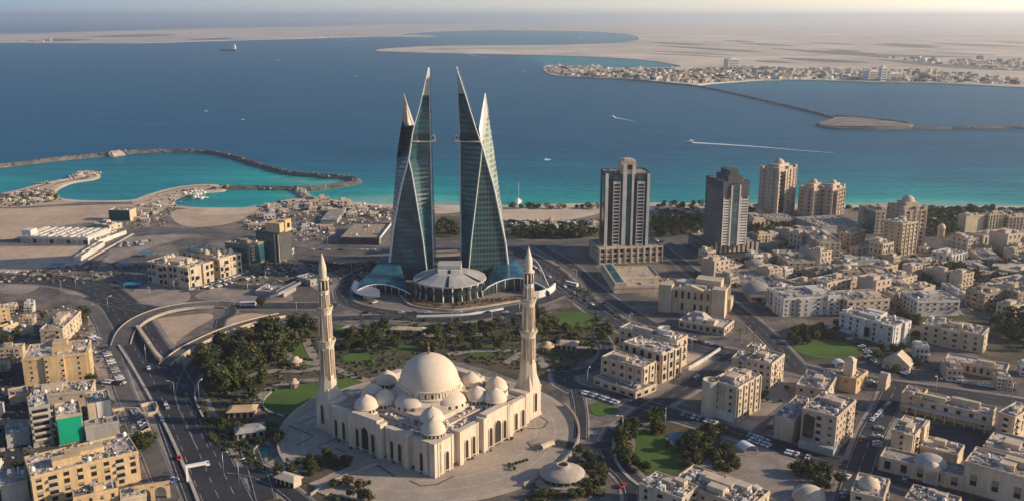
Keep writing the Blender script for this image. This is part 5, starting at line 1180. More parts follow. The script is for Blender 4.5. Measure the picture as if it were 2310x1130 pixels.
VIL = [ # dense tan quarter: label detail, A, B, C, vb, wall, style
 ('long flat roofed sand coloured store at the top of the dense tan quarter', (1884,582), (1900,592), (1985,586), 602, 'grey', 'blank'),
 ('tan house with dark striped balconies on its left face', (1848,626), (1866,640), (1920,628), 672, 'sand', 'bands'),
 ('tan house with a curved parapet right of the balcony striped house', (1880,598), (1898,612), (1926,604), 640, 'sand', 'bays'),
 ('cream house with five dark arched openings under its roof', (1888,632), (1898,640), (1943,633), 660, 'cream', 'plain'),
 ('house with an orange lit left wall in the dense tan quarter', (1944,604), (1962,626), (2004,613), 642, 'ochre', 'blank'),
 ('small tan house with a low round dome in the dense tan quarter', (1974,594), (1992,606), (2026,598), 622, 'sand', 'plain'),
 ('tan house with a long sloping parapet toward the street', (1978,626), (2010,652), (2044,640), 676, 'sand', 'bays'),
 ('blank cream house with a white roof rim at the edge of the quarter', (2014,616), (2034,631), (2069,622), 646, 'cream', 'plain'),
 ('cream house with a round topped stair tower beside the white houses', (2068,640), (2084,652), (2110,645), 664, 'cream', 'blank'),
 ('tan corner house with projecting bays in front of the dense quarter', (2008,652), (2020,664), (2046,656), 690, 'sand', 'bays'),
 ('low tan row behind the white house with a blue skylight', (1900,610), (1918,622), (1948,616), 634, 'beige', 'plain'),
 ('small grey house with a white roof box near the avenue bend', (1850,596), (1864,604), (1882,599), 618, 'grey', 'plain'),
 ('low house with an oval white court wall to the right of the quarter', (2150,650), (2168,660), (2190,654), 668, 'cream', 'blank'),
 ('long low white shed slanting through the right hand gardens', (2124,640), (2160,664), (2170,660), 668, 'white', 'blank'),
 ('tan terrace house behind the brown cube house at the right', (2252,628), (2276,642), (2330,632), 656, 'sand', 'bays'),
 ('tan house with a vaulted roof below the office blocks', (2206,560), (2220,566), (2250,560), 578, 'pink', 'plain'),
 ('low tan flats right of the long tan slab', (1850,560), (1880,572), (1902,566), 586, 'beige', 'plain'),
 ('beige walled house at the far right edge under the offices', (2298,520), (2306,526), (2350,522), 545, 'pink', 'plain'),
 ('small white house beside the round topped tower', (2080,556), (2090,562), (2104,557), 570, 'white', 'plain'),
]
for i, (lab, A, B, C, vb, wl, st) in enumerate(VIL):
    t = bld(lab, A, B, C, vb, wl, st, units=5, pent=1, maxw=26, wx=4.4, name='house')
    if i in (5, 8, 2): dome_on(t, t['_w']*.55, t['_d']*.5, 3.4, t['_h'], WALL['sand'])
# white row along the middle
bld('white four storey block with punched square windows beside the avenue', (1744,650), (1768,675), (1896,668), 714, 'white', 'bays', units=12, pent=2, wx=4.2, ww=1.5)
t = bld('cream block with a blue skylight behind the tall white clinic', (1892,657), (1912,680), (2008,675), 714, 'cream', 'plain', units=8, pent=2, maxw=70)
mb = MB(); mb.box(1, t['_d']*.5, t['_h'] + .15, 7, t['_d']*.85, t['_h'] + .6); mb.build('skylight', mat('blue_skylight', (0.05, 0.10, 0.15), .2, .1), t)
t = bld('tall white clinic with a dark central window slot and a sunlit right end', (1894,706), (2020,738), (2044,722), 782, 'white', 'bays', fl=3.6, wx=4, units=14, pent=3, maxw=90)
mb = MB(); d, h = t['_d'], t['_h']; mb.box(-2.0, d*.42, 3, -1.7, d*.5, h*.7); mb.build('glass_strip', M_GLASS, t)
mb = MB(); mb.box(-7, d*.68, 3.4, -1, d + 4, 3.9); mb.build('canopy', WALL['white'], t)
bld('cream flats with mixed roof heights behind the long low museum', (2080,732), (2214,758), (2254,744), 796, 'beige', 'bays', fl=3.6, wx=4.4, units=16, pent=3, maxw=90)
bld('long low cream museum with a row of tall narrow windows and a dark base', (2131,812), (2270,838), (2284,824), 858, 'cream', 'plain', fl=8, wx=3.2, ww=1.4, wh=3.6, units=4, pent=1, clutter=.2, roof=M_ROOFL, name='museum')
bld('white walled block with a shaded long side right of the avenue', (2036,658), (2070,681), (2166,679), 713, 'white', 'plain', units=8, pent=2, wx=4.6, maxw=70)
bld('brown cube house with three rows of windows at the right', (2190,651), (2222,666), (2273,657), 698, 'brown', 'plain', units=6, pent=2, fl=3.6)
bld('brown house beside it cut by the right picture edge', (2284,652), (2298,663), (2345,656), 700, 'brown', 'plain', units=4, pent=1)
t = bld('small house with a sunlit triangular gable among the right hand gardens', (1992,813), (2052,826), (2066,817), 842, 'sand', 'plain', wx=4, units=0, pent=0, clutter=0, par=0, name='house', fl=4)
w, d, h = t['_w'], t['_d'], t['_h']; mb = MB(); mb.add([(-.6,-.6,h),(w+.6,-.6,h),(w+.6,d+.6,h),(-.6,d+.6,h),(-.6,d/2,h+6),(w+.6,d/2,h+6)], [(0,1,5,4),(2,3,4,5),(0,4,3),(1,2,5)]); mb.build('gable_roof', WALL['sand'], t)
# white vaulted market group between the avenue and the cross street
for lab, A, B, C, vb, vt in (('white market hall with a wide flat roof behind the vaulted halls', (1622,594), (1640,606), (1678,598), 614, 0), ('white market hall with a rounded roof corner near the black tower', (1680,590), (1692,604), (1727,597), 615, 1),
    ('long white curved market wing along the cross street', (1637,608), (1662,640), (1732,624), 648, 0), ('market hall with a broad barrel roof above a row of arches', (1676,645), (1692,668), (1748,661), 681, 1), ('small white vaulted hall behind the barrel roofed one', (1733,623), (1744,635), (1773,629), 646, 1)):
    t = bld(lab, A, B, C, vb, 'cream', 'plain', wx=3.6, ww=1.5, wh=2.2, fl=5, units=4, pent=0, clutter=.5, name='market_hall', maxw=40)
    if vt: vault_on(t, 1, 1, t['_w'] - 1, t['_d'] - 1, t['_h'] + .2, mat('vault_roof', (0.36, 0.33, 0.29), .8, .15, .1, .5), rise=.22)
bld('long tan row house with a sunlit end by the avenue below the domed slab', (1742,566), (1778,593), (1830,586), 610, 'sand', 'plain', units=8, pent=2, wx=4.4, clutter=1.5)
bld('low brown shop with a dark awning front right of the long tan row house', (1826,604), (1842,618), (1884,612), 634, 'brown', 'plain', units=5, pent=1)
bld('small tan store at the bend of the avenue below the long row house', (1790,630), (1812,645), (1850,636), 662, 'beige', 'plain', units=6, pent=1, clutter=1.6)

# ------------------------------------------------------------------ the grand hotel and the blocks round the crossroads
t = bld('grand cream hotel with tall pilasters, a pediment and square end pavilions', (1491,648), (1634,664), (1662,646), 717, 'sand', 'ribs', fl=8.5, wx=4.0, ww=1.7, wh=5.0, units=14, pent=3, clutter=1.5, name='hotel', maxw=100)
w, d, h = t['_w'], t['_d'], t['_h']
mb = MB(); mb.box(-2.2, d - 8, 0, 6, d + 1, h + 3); mb.build('end_pavilion', WALL['sand'], t); mb = MB(); mb.box(-2.2, -1, 0, 6, 8, h + 3.5); mb.build('end_pavilion', WALL['sand'], t); mb = MB(); mb.box(w*.62, -2.5, 0, w + 2, 6, h - 7); mb.build('side_block', WALL['sand'], t)
mb = MB(); mb.add([(-1.2, d*.25, h), (-1.2, d*.8, h), (-1.2, d*.52, h + 4), (3, d*.25, h), (3, d*.8, h), (3, d*.52, h + 4)], [(0, 2, 1), (3, 4, 5), (0, 3, 5, 2), (1, 2, 5, 4)]); mb.build('pediment', WALL['sand'], t)
mb = MB(); mb.box(w*.45, d*.1, h, w*.95, d*.5, h + 6); mb.build('rear_block', WALL['cream'], t)
t = bld('low cream annex with dark arched windows and roof vaults before the grand hotel', (1531,724), (1634,742), (1660,724), 757, 'cream', 'plain', fl=6, wx=4, ww=1.9, wh=3.2, units=2, pent=0, clutter=.2, name='hotel_annex')
w, d, h = t['_w'], t['_d'], t['_h']; vault_on(t, 2, d*.25, w*.5, d*.42, h + .2, WALL['cream']); vault_on(t, 2, d*.5, w*.5, d*.67, h + .2, WALL['cream'])
mb = MB(); mb.prism([(w*.3, d*.45), (w*.9, d*.45), (w*.9, d*.95), (w*.3, d*.95)], h, h + 5, pts2=[(w*.5, d*.6), (w*.7, d*.6), (w*.7, d*.8), (w*.5, d*.8)]); mb.build('hipped_roof', M_PANELROOF, t)
t = bld('low arcaded base of the cream block at the crossroads', (1339,852), (1434,887), (1489,869), 901, 'cream', 'plain', fl=5, wx=4.2, ww=2.6, wh=3.0, units=3, pent=0, clutter=.3, name='arcade')
t = bld('cream block with white corner piers standing on the arcaded base', (1357,806), (1451,832), (1474,815), 884, 'cream', 'ribs', fl=3.9, wx=4.8, ww=2, wh=2, units=8, pent=1, clutter=1.3)
t = bld('taller cream block with dark arched openings under a wide flat roof at the crossroads', (1406,773), (1493,801), (1529,781), 864, 'cream', 'ribs', fl=5.5, wx=5, ww=2.4, wh=3.4, units=10, pent=0, clutter=.7, roof=M_ROOFL, maxw=60)
t = bld('long cream block with a curved roof room behind the taller block at the crossroads', (1397,740), (1527,771), (1549,757), 836, 'cream', 'plain', fl=4, wx=4.2, units=14, pent=2, clutter=1.4, maxw=80)
w, d, h = t['_w'], t['_d'], t['_h']; mb = MB(); mb.lathe(w*.6, d*.3, [(5, h), (5, h + 4), (4, h + 4), (4, h + .5)], 16, 0, False, 0, pi*1.4); mb.build('curved_room', WALL['white'], t)
t = bld('cream apartment block with a round corner turret beside the crossroads', (1594,864), (1665,877), (1717,847), 954, 'cream', 'ribs', fl=3.8, wx=5.2, units=14, pent=3, clutter=1.6, maxw=90)
w, d, h = t['_w'], t['_d'], t['_h']; mb = MB(); mb.lathe(0, d, [(4.2, 0), (4.2, h + 1), (3.7, h + 1), (3.7, h + .2), (0, h + .2)], 16); q = mb.build('corner_turret', WALL['cream'], t)
mb = MB(); mb.box(-.8, 1, 0, w + .8, d, 5); mb.build('ground_floor', WALL['white'], t)
t = bld('cream apartment block with a gridded sunlit right face behind the turret block', (1689,806), (1741,823), (1770,800), 882, 'cream', 'plain', fl=3.6, wx=3.6, units=8, pent=1, clutter=.8)
bld('small cream cube block left of the gridded apartment block', (1657,802), (1690,816), (1705,800), 862, 'cream', 'plain', units=6, pent=0, wx=5)
bld('small cream roof block at the back beside the avenue', (1690,778), (1714,790), (1727,779), 818, 'cream', 'plain', units=4, pent=0, wx=5)
bld('lower pinkish left wing of the shaded apartment block by the parked cars', (1749,938), (1790,950), (1838,903), 999, 'pink', 'blank', units=14, pent=0, clutter=1.6)
t = bld('pinkish apartment block with tall dark window slots and a sunlit right side', (1808,925), (1888,944), (1931,904), 1024, 'pink', 'plain', fl=3.6, wx=4.4, units=14, pent=2, clutter=1.6, maxw=80)
d, h = t['_d'], t['_h']
for i in range(4):
    mb = MB(); mb.box(-.5, d*(.62 + .075*i), 5, -.05, d*(.62 + .075*i) + 1.5, h - 2); mb.build('window_slot', M_GLASS, t)
mb = MB(); mb.box(-4, -1, 0, w*.2, d*.95, 4.2); mb.build('shop_base', WALL['grey'], t)
bld('cream block with a wide pale terrace roof behind the pinkish apartment block', (1800,864), (1868,883), (1889,848), 912, 'cream', 'plain', units=8, pent=2, wx=5, roof=M_ROOFL)
t = bld('beige villa with a square wind tower beside the avenue', (1886,846), (1932,858), (1958,838), 888, 'ochre', 'plain', wx=5, units=4, pent=0)
w, d, h = t['_w'], t['_d'], t['_h']; mb = MB(); mb.box(w*.15, d*.3, 0, w*.15 + 5, d*.3 + 5, h + 9); mb.prism([(w*.15 - .4, d*.3 - .4), (w*.15 + 5.4, d*.3 - .4), (w*.15 + 5.4, d*.3 + 5.4), (w*.15 - .4, d*.3 + 5.4)], h + 9, h + 11, pts2=[(w*.15 + 1.5, d*.3 + 1.5), (w*.15 + 3.5, d*.3 + 1.5), (w*.15 + 3.5, d*.3 + 3.5), (w*.15 + 1.5, d*.3 + 3.5)]); mb.build('wind_tower', WALL['sand'], t)
t = bld('small pale building with a tall rounded roof at the street corner', (1981,862), (1998,868), (2009,858), 882, 'cream', 'blank', units=0, pent=0, clutter=0, par=0, name='vaulted_house')
vault_on(t, 0, 0, t['_w'], t['_d'], t['_h'], WALL['cream'], rise=.7)
# bottom right corner
t = bld('long two storey cream school with rows of paired windows beside the dark courtyard', (2038,895), (2236,940), (2262,924), 971, 'cream', 'plain', fl=3.7, wx=5.4, ww=2.0, wh=2.2, units=12, pent=2, clutter=.8, sur=False)
w, d = t['_w'], t['_d']
for i in range(9):
    mb = MB(); y = d*(i + .3)/9; mb.box(-4.2, y, 0, -3.6, y + .6, 4); mb.build('arcade_post', WALL['cream'], t)
mb = MB(); mb.box(-4.4, 0, 4, 0, d, 4.5); mb.build('arcade_roof', WALL['cream'], t)
bld('square beige head house at the left end of the long school', (2040,880), (2078,898), (2092,880), 934, 'ochre', 'plain', wx=6, ww=1.3, wh=2, units=5, pent=0)
bld('beige house with a sunlit yellow right side by the dark courtyard', (2012,972), (2064,985), (2090,951), 1040, 'sand', 'bays', wx=5, units=12, pent=2, clutter=1.5)
bld('low flat roofed hall right of the yellow sided house', (2076,1008), (2160,1030), (2168,1005), 1056, 'sand', 'blank', units=4, pent=1, clutter=.3, roof=M_ROOFL)
t = bld('ornate low building with blind arches and a pale oval dome at the lower right', (1985,1032), (2174,1078), (2190,1056), 1108, 'cream', 'ribs', fl=7, wx=6, ww=2.6, wh=4, units=3, pent=0, clutter=.3, name='ornate_hall')
w, d, h = t['_w'], t['_d'], t['_h']; dome_on(t, w*.55, d*.42, 6.8, h, M_PANELROOF, h=3.6)
mb = MB(); mb.box(-1.6, d*.28, 0, .5, d*.46, h + 1.5); mb.lathe(-.6, d*.37, [(3.6, h + 1.5), (2.8, h + 3.4), (0, h + 4.4)], 14); q = mb.build('portal', WALL['cream'], t); mb = MB(); mb.box(-1.75, d*.31, .3, -1.6, d*.43, h - 1); mb.build('portal_arch', WALL['grey'], q)
bld('tall plain beige block with dark door slots cut by the right edge at the bottom', (2176,1043), (2326,1085), (2350,1050), 1150, 'sand', 'plain', fl=9, wx=8, ww=2.6, wh=5, units=14, pent=2, clutter=1.2, sur=False)
bld('flat pale roofed block behind the plain beige block at the right edge', (2217,1008), (2336,1040), (2350,1000), 1062, 'cream', 'blank', units=10, pent=1, clutter=.6, roof=M_ROOFL)
bld('tall beige block at the right edge with a blue grey side', (2247,934), (2290,944), (2330,920), 1000, 'sand', 'plain', wx=6, units=6, pent=1)
t = bld('cream house with a low pointed dome on its roof at the bottom edge', (1921,1106), (1993,1128), (2007,1084), 1172, 'sand', 'plain', wx=5, units=8, pent=0, clutter=1.2)
dome_on(t, t['_w']*.5, t['_d']*.55, 4.4, t['_h'], WALL['cream'], h=3.6)
bld('cluttered flat roof block at the bottom edge right of the domed house', (2040,1126), (2150,1158), (2178,1128), 1195, 'cream', 'blank', units=14, pent=1, clutter=1.8)
bld('cream apartment block with a crowded white rimmed roof at the bottom edge', (1442,1093), (1538,1128), (1572,1098), 1205, 'cream', 'plain', wx=5, units=26, pent=2, clutter=2.4)
bld('cream apartment block with dark roof courts at the bottom edge beside the garden', (1515,1086), (1690,1150), (1735,1110), 1225, 'cream', 'plain', wx=5, units=34, pent=4, clutter=2.2)
# ------------------------------------------------------------------ pavilions, fountains, tents
def round_pavilion():
    o = G(1268, 1084); o.z = .3; t = thing('round_pavilion', 'round pavilion with a shallow cone roof and an open oculus beside the mosque forecourt', 'pavilion', o)
    mb = MB(); mb.lathe(0, 0, [(12.6, 0), (12.6, 1.0), (11.4, 1.0), (11.4, 1.6), (10.2, 1.6), (0, 1.7)], 40, 0, False); mb.build('base', M_CONC, t)
    mb = MB(); mb.lathe(0, 0, [(8.6, 1.6), (8.6, 3.6)], 32); mb.build('wall', M_SHADE, t)
    for i in range(20):
        a = 2*pi*i/20; mb = MB(); mb.tube([(9.3*cos(a), 9.3*sin(a), 1.6), (9.3*cos(a), 9.3*sin(a), 3.7)], .22, 6); mb.build('column', M_CONC, t)
    mb = MB(); mb.lathe(0, 0, [(9.9, 3.6), (10.1, 4.0), (7.5, 5.3), (4.5, 6.6), (2.9, 7.1), (2.9, 7.9), (2.1, 7.9), (2.1, 6.6)], 40); r = mb.build('roof', M_CONC, t)
    mb = MB(); mb.lathe(0, 0, [(0, 7.5), (2.1, 7.5)][::-1], 20); mb.build('oculus', M_SHADE, r)
round_pavilion()
def kiosk(lab, u, v, r, h, m, name='kiosk', cat='kiosk'):
    o = G(u, v); t = thing(name, lab, cat, o)
    for i in range(6):
        a = 2*pi*i/6; mb = MB(); mb.tube([(r*.8*cos(a), r*.8*sin(a), 0), (r*.8*cos(a), r*.8*sin(a), h)], .2, 6); mb.build('post', M_CONC, t)
    mb = MB(); mb.lathe(0, 0, [(r*.55, 0), (r*.55, h*.7)], 14); mb.build('counter', WALL['brown'], t)
    mb = MB(); mb.lathe(0, 0, [(r, h), (r*1.02, h + .4), (r*.6, h + .9), (r*.55, h + .9), (r*.55, h + 2.2), (0, h + 2.8)], 20); mb.build('roof', m, t)
kiosk('round yellow roofed garden kiosk right of the sunlit minaret', 1233, 793, 5, 4, mat('yellow_roof', (0.58, 0.44, 0.22), .7, .1))
kiosk('small round summerhouse on the planted knoll left of the minaret', 667, 824, 4, 3, WALL['sand'], 'summerhouse', 'summerhouse')
kiosk('small round fountain house on the edge of the bright lawn', 664, 874, 2.8, 3, WALL['cream'], 'summerhouse', 'summerhouse')
def tent(lab, u, v, w, d, h, rz, m, name='canopy', cat='canopy'):
    o = G(u, v); t = thing(name, lab, cat, o, rz)
    mb = MB(); n = 8; vs = []
    for i in range(n + 1):
        a = pi*i/n; vs += [(-w/2*cos(a), -d/2, h*.45 + h*.55*sin(a)), (-w/2*cos(a), d/2, h*.45 + h*.55*sin(a))]
    mb.add(vs, [(2*i, 2*i+1, 2*i+3, 2*i+2)[::-1] for i in range(n)], 0, True); mb.build('roof', m, t)
    for sx in (-1, 1):
        for sy in (-1, 1):
            mb = MB(); mb.tube([(sx*w/2, sy*d/2*.95, 0), (sx*w/2, sy*d/2*.95, h*.46)], .15, 5); mb.build('post', M_METAL, t)
tent('white curved canopy in the sandy yard below the parked cars', 1684, 1018, 7, 7, 4.5, .4, M_WHITE)
tent('white canopy beside the street by the wind tower villa', 1893, 826, 7, 6, 4, .1, M_WHITE)
tent('white tunnel shelter on the sunlit plaza below the right minaret', 1232, 1010, 4, 8, 3.2, -.8, WALL['cream'])
o = G(1824, 1122); t = thing('tent_dome', 'pale ribbed tent dome at the bottom edge among trees', 'dome', o)
mb = MB(); mb.lathe(0, 0, dome_prof(7.2, 0, 5.4, 0, 10), 20); mb.build('shell', WALL['cream'], t); mb = MB(); mb.tube([(7.0*cos(a), 0, 5.5*sin(a) + .05) for a in [pi*i/16 for i in range(17)]], .3, 5); mb.build('rib', M_WHITE, t)
for lab, u, v, w, d, wl, rz in (('flat tan roofed park house with two roofs near the slip road', 548, 935, 13, 8, 'ochre', .1), ('grey flat roofed park house in the shade below the tan park house', 565, 980, 13, 9, 'grey', .35), ('red brown cafe pavilion with an orange roof right of the sunlit minaret', 1280, 785, 12, 8, 'pink', -.2),
    ('long low tan shelter in the park behind the dome', 920, 752, 22, 5, 'sand', -.1), ('small tan shelter left of the long low one', 800, 748, 14, 4, 'sand', 0), ('pale walled plant house by the square terrace', 652, 1092, 10, 5, 'cream', -.5)):
    o = G(u, v); t = thing('park_pavilion', lab, 'pavilion', o, rz); h = 3.6
    mb = MB(); mb.box(-w/2, -d/2, 0, w/2, d/2, h); mb.build('wall', WALL[wl], t)
    mb = MB(); mb.prism([(-w/2 - 1, -d/2 - 1), (w/2 + 1, -d/2 - 1), (w/2 + 1, d/2 + 1), (-w/2 - 1, d/2 + 1)], h, h + 1.3, pts2=[(-w/2 + 1.5, -d/2 + 2), (w/2 - 1.5, -d/2 + 2), (w/2 - 1.5, d/2 - 2), (-w/2 + 1.5, d/2 - 2)]); mb.build('roof', WALL[wl], t)
    for i in range(4):
        mb = MB(); x = -w/2 + w*(i + .5)/4; mb.box(x - .8, -d/2 - .08, .4, x + .8, -d/2 + .02, 2.8); mb.build('window', M_GLASS, t)
o = G(424, 1088); t = thing('sign_gantry', 'white cantilever sign gantry reaching over the edge of the highway', 'sign gantry', o, radians(25))
mb = MB(); mb.box(-.5, -.5, 0, .5, .5, 7.2); mb.build('post', M_WHITE, t); mb = MB(); mb.box(-.6, -.6, 7.2, 8.6, .6, 8.5); mb.build('beam', M_WHITE, t)

# street lamps
def lamp_meshes():
    mb = MB(); mb.tube([(0, 0, 0), (0, 0, 11)], .16, 6, 0, True, .1); mb.tube([(0, 0, 10.9), (1.2, 0, 11.6), (2.6, 0, 11.7)], .09, 5); a = mb.mesh('pole', M_METAL)
    mb = MB(); mb.box(2.2, -.22, 11.55, 3.4, .22, 11.85); b = mb.mesh('lamp_head', M_WHITE); return a, b
LP, LH = lamp_meshes()
rl = random.Random(4)
for u, v in [(560,668),(600,640),(498,672),(245,705),(140,666),(172,655),(394,660),(670,715),(340,680),(1500,975),(1404,985),(1480,895),(1325,875),(540,1092),(1172,715),(1110,735),(1020,738),(1420,742),(1560,795),(1700,820),(1900,858),(2110,890),(2280,905),(740,560),(794,618),(680,545),(820,610),(1220,640),(1300,640),(450,905),(395,905),(330,815),(505,1070)]:
    o = G(u, v); t = thing('street_lamp', 'tall thin grey street lamp with one arm beside the roads', 'street lamp', o, rl.uniform(0, 6.28), 'street lamps along the roads')
    link('pole', LP, t); link('lamp_head', LH, t)

# ------------------------------------------------------------------ trees
def crown_mesh(seed, r, h, n, m, leaf=.66, lobes=8):
    q = random.Random(seed); mb = MB(); L_ = []
    for i in range(lobes):
        a = 2*pi*i/lobes + q.uniform(-.4, .4); d = q.uniform(.25, .62)*r
        L_.append((d*cos(a), d*sin(a), h*q.uniform(.35, .72), r*q.uniform(.38, .58), h*q.uniform(.2, .32)))
    L_.append((0, 0, h*.72, r*.5, h*.28))
    for i in range(n):
        cx, cy, cz, rr, rh = q.choice(L_); z = q.uniform(-1, 1); a = q.uniform(0, 2*pi); k = q.uniform(.55, 1.08) if q.random() < .8 else q.uniform(.2, .6); s = sqrt(1 - z*z)
        p = Vector((cx + rr*k*s*cos(a), cy + rr*k*s*sin(a), cz + rh*k*z))
        nrm = Vector((q.gauss(0, .38) + s*cos(a), q.gauss(0, .38) + s*sin(a), q.gauss(.15, .38) + z)).normalized()
        u = nrm.cross(Vector((q.gauss(0, 1), q.gauss(0, 1), q.gauss(0, 1)))).normalized(); w = nrm.cross(u); e = leaf*q.uniform(.55, 1.25)
        mb.add([p + u*e, p + w*e*.7, p - u*e, p - w*e*.7], [(0, 1, 2, 3)])
    return mb.mesh('crown', m)
def trunk_mesh(h, r, seed):
    q = random.Random(seed); mb = MB(); mb.tube([(0, 0, 0), (q.uniform(-.15, .15), q.uniform(-.15, .15), h*.5), (0, 0, h*.75)], r, 6, 0, True, r*.55)
    for i in range(4):
        a = 2*pi*i/4 + q.uniform(0, 1); mb.tube([(0, 0, h*.45), (h*.18*cos(a), h*.18*sin(a), h*.62), (h*.3*cos(a), h*.3*sin(a), h*.8)], r*.5, 5, 0, True, r*.2)
    return mb.mesh('trunk', M_TRUNK)
def palm_mesh(seed):
    q = random.Random(seed); mb = MB()
    for i in range(16):
        a = 2*pi*i/16 + q.uniform(-.2, .2); L_ = q.uniform(2.2, 3.0); up = q.uniform(.2, 1.3); pr = None
        for k in range(5):
            s = k/4; x = L_*s; z = up*s*2 - 2.2*s*s; w = .42*(1 - s*.8); p = Vector((x*cos(a), x*sin(a), 6.6 + z)); sd = Vector((-sin(a), cos(a), 0))*w
            if pr: mb.add([pr[0], pr[1], p + sd, p - sd], [(0, 1, 2, 3)])
            pr = (p - sd, p + sd)
    return mb.mesh('crown', M_LEAF)
CR = [crown_mesh(i, 4.0, 8.0, 620, M_LEAF) for i in range(5)] + [crown_mesh(20 + i, 4.2, 7.4, 520, M_LEAFB) for i in range(3)]
CT = [crown_mesh(40 + i, 2.6, 9.5, 420, M_LEAF, lobes=5) for i in range(2)]
CS = [crown_mesh(60 + i, 2.2, 3.4, 210, M_LEAF, leaf=.5, lobes=5) for i in range(3)]
TR = [trunk_mesh(8.0, .32, i) for i in range(3)]; TS = trunk_mesh(3.4, .14, 9)
PM = [palm_mesh(i) for i in range(2)]; _p = MB(); _p.tube([(0, 0, 0), (.15, 0, 3), (0, 0, 6.7)], .26, 7, 0, True, .18); PT = _p.mesh('trunk', M_TRUNK)
rt = random.Random(12); NT = [0]
def tree(u, v, kind, label, group, s=1.0, z=0.1, cat='tree'):
    NT[0] += 1; o = G(u, v); o.z = z; a = rt.uniform(0, 6.28); s *= rt.uniform(.8, 1.2)
    if kind == 'palm': t = thing('palm_tree', label, 'palm tree', o, a, group); link('trunk', PT, t); link('crown', rt.choice(PM), t)
    elif kind == 'bush': t = thing('bush', label, 'bush', o, a, group); link('trunk', TS, t); link('crown', rt.choice(CS), t)
    elif kind == 'tall': t = thing('tree', label, cat, o, a, group); link('trunk', rt.choice(TR), t); link('crown', rt.choice(CT), t)
    else: t = thing('tree', label, cat, o, a, group); link('trunk', rt.choice(TR), t); link('crown', rt.choice(CR), t)
    t.scale = (s, s, s*rt.uniform(.85, 1.15)); return t
def belt(name, poly, n, s, leaf=.9, per=150):
    P = [G(*q) for q in poly]; x0, x1, y0, y1 = min(p.x for p in P), max(p.x for p in P), min(p.y for p in P), max(p.y for p in P); q = random.Random(n + int(s*100)); mb = MB(); c = k = 0
    while c < n and k < 9000:
        k += 1; x, y = q.uniform(x0, x1), q.uniform(y0, y1)
        if not inside(x, y, P): continue
        c += 1; r, h = 3.6*s*q.uniform(.7, 1.3), 7*s*q.uniform(.6, 1.25); mb.tube([(x, y, 0), (x, y, h*.6)], .25, 5, 1)
        for j in range(per):
            z = q.uniform(-1, 1); a = q.uniform(0, 2*pi); e = leaf*s*q.uniform(.6, 1.2); sq = sqrt(1 - z*z)*r*q.uniform(.5, 1.1)
            p = Vector((x + sq*cos(a), y + sq*sin(a), h*.6 + h*.38*z)); u = Vector((q.gauss(0, 1), q.gauss(0, 1), q.gauss(0, 1))).normalized(); w = u.cross(Vector((q.gauss(0, 1), q.gauss(0, 1), q.gauss(0, 1))).normalized())
            mb.add([p + u*e, p + w*e*.8, p - u*e, p - w*e*.8], [(0, 1, 2, 3)])
    tag(mb.build(name, [M_LEAF, M_TRUNK]), kind='stuff')
def scatter(poly, n, kinds, label, group, s=1.0, gap=4.0, z=.1):
    P = [G(*q) for q in poly]; x0, x1, y0, y1 = min(p.x for p in P), max(p.x for p in P), min(p.y for p in P), max(p.y for p in P); done = []; k = 0
    while len(done) < n and k < 4000:
        k += 1; x, y = rt.uniform(x0, x1), rt.uniform(y0, y1)
        if not inside(x, y, P) or any(hypot(x - a, y - b) < gap for a, b in done) or (z < .2 and any(inside(x, y, l) for l in LAWNS) and rt.random() < .85): continue
        done.append((x, y)); kd = rt.choice(kinds)
        lab = label.replace('tree', 'palm') if kd == 'palm' else (label.replace('tree', 'bush') if kd == 'bush' else label)
        t = tree(1155, 600, kd, lab, group, s, z); t.location = (x, y, z)
scatter([(452,830),(490,790),(560,760),(640,742),(700,738),(700,775),(640,812),(560,850),(520,900),(470,880)], 44, ['r'], 'bushy dark green tree in the wood left of the left minaret', 'trees in the wood by the slip road', 1.6, 5.8)
scatter([(520,880),(560,850),(600,860),(570,905)], 5, ['tall'], 'brownish rounded tree at the lower end of the wood by the lawn', 'trees by the lawn', 1.0, 5)
scatter([(452,905),(520,950),(570,1000),(540,1010),(490,980)], 12, ['r', 'bush'], 'dark tree in the shaded strip between the highway and the plaza', 'trees in the shaded strip', .75, 3.6)
scatter([(560,990),(640,960),(630,1010),(590,1005)], 6, ['r'], 'dark tree between the pond and the plaza wall', 'trees by the pond', .7, 4)
scatter([(640,1040),(720,1060),(690,1090),(620,1080)], 8, ['bush', 'r'], 'dark clipped tree beside the square terrace', 'shrubs by the terrace', .6, 3)
scatter([(690,1030),(735,1030),(775,1040),(790,1052),(745,1070),(700,1090),(655,1085),(680,1062)], 14, ['r', 'bush', 'bush'], 'dark clipped tree in the planting bed beside the long ramp', 'trees in the planting bed', .6, 2.8, .62)
scatter([(740,1090),(830,1082),(850,1130),(760,1140)], 9, ['r', 'bush'], 'sunlit yellow green tree at the bottom edge left of the forecourt', 'trees at the bottom edge', .7, 3)
scatter([(760,790),(860,800),(960,790),(1000,800),(1150,790),(1170,730),(1050,732),(900,745),(760,740)], 62, ['r', 'r', 'palm', 'palm', 'r', 'bush'], 'mixed green tree in the park behind the great dome', 'trees in the park behind the dome', .95, 4.6)
scatter([(1195,715),(1230,700),(1260,740),(1210,760)], 8, ['r'], 'dense dark tree just right of the sunlit minaret', 'trees right of the minaret', 1.0, 4)
scatter([(1220,800),(1300,790),(1360,770),(1400,740),(1350,720),(1250,740)], 22, ['r', 'palm', 'bush'], 'small tree in the gardens between the minaret and the avenue', 'trees in the gardens by the avenue', .8, 5)
scatter([(780,720),(900,716),(1000,732),(880,742)], 9, ['palm', 'bush'], 'small street tree along the road behind the park', 'street trees behind the park', .8, 5)
scatter([(915,684),(1010,695),(1080,688),(1180,676),(1080,680),(1010,690),(930,680)], 20, ['bush'], 'low dry tree on the planted bank below the towers', 'shrubs on the planted bank', .55, 3, 1.0)
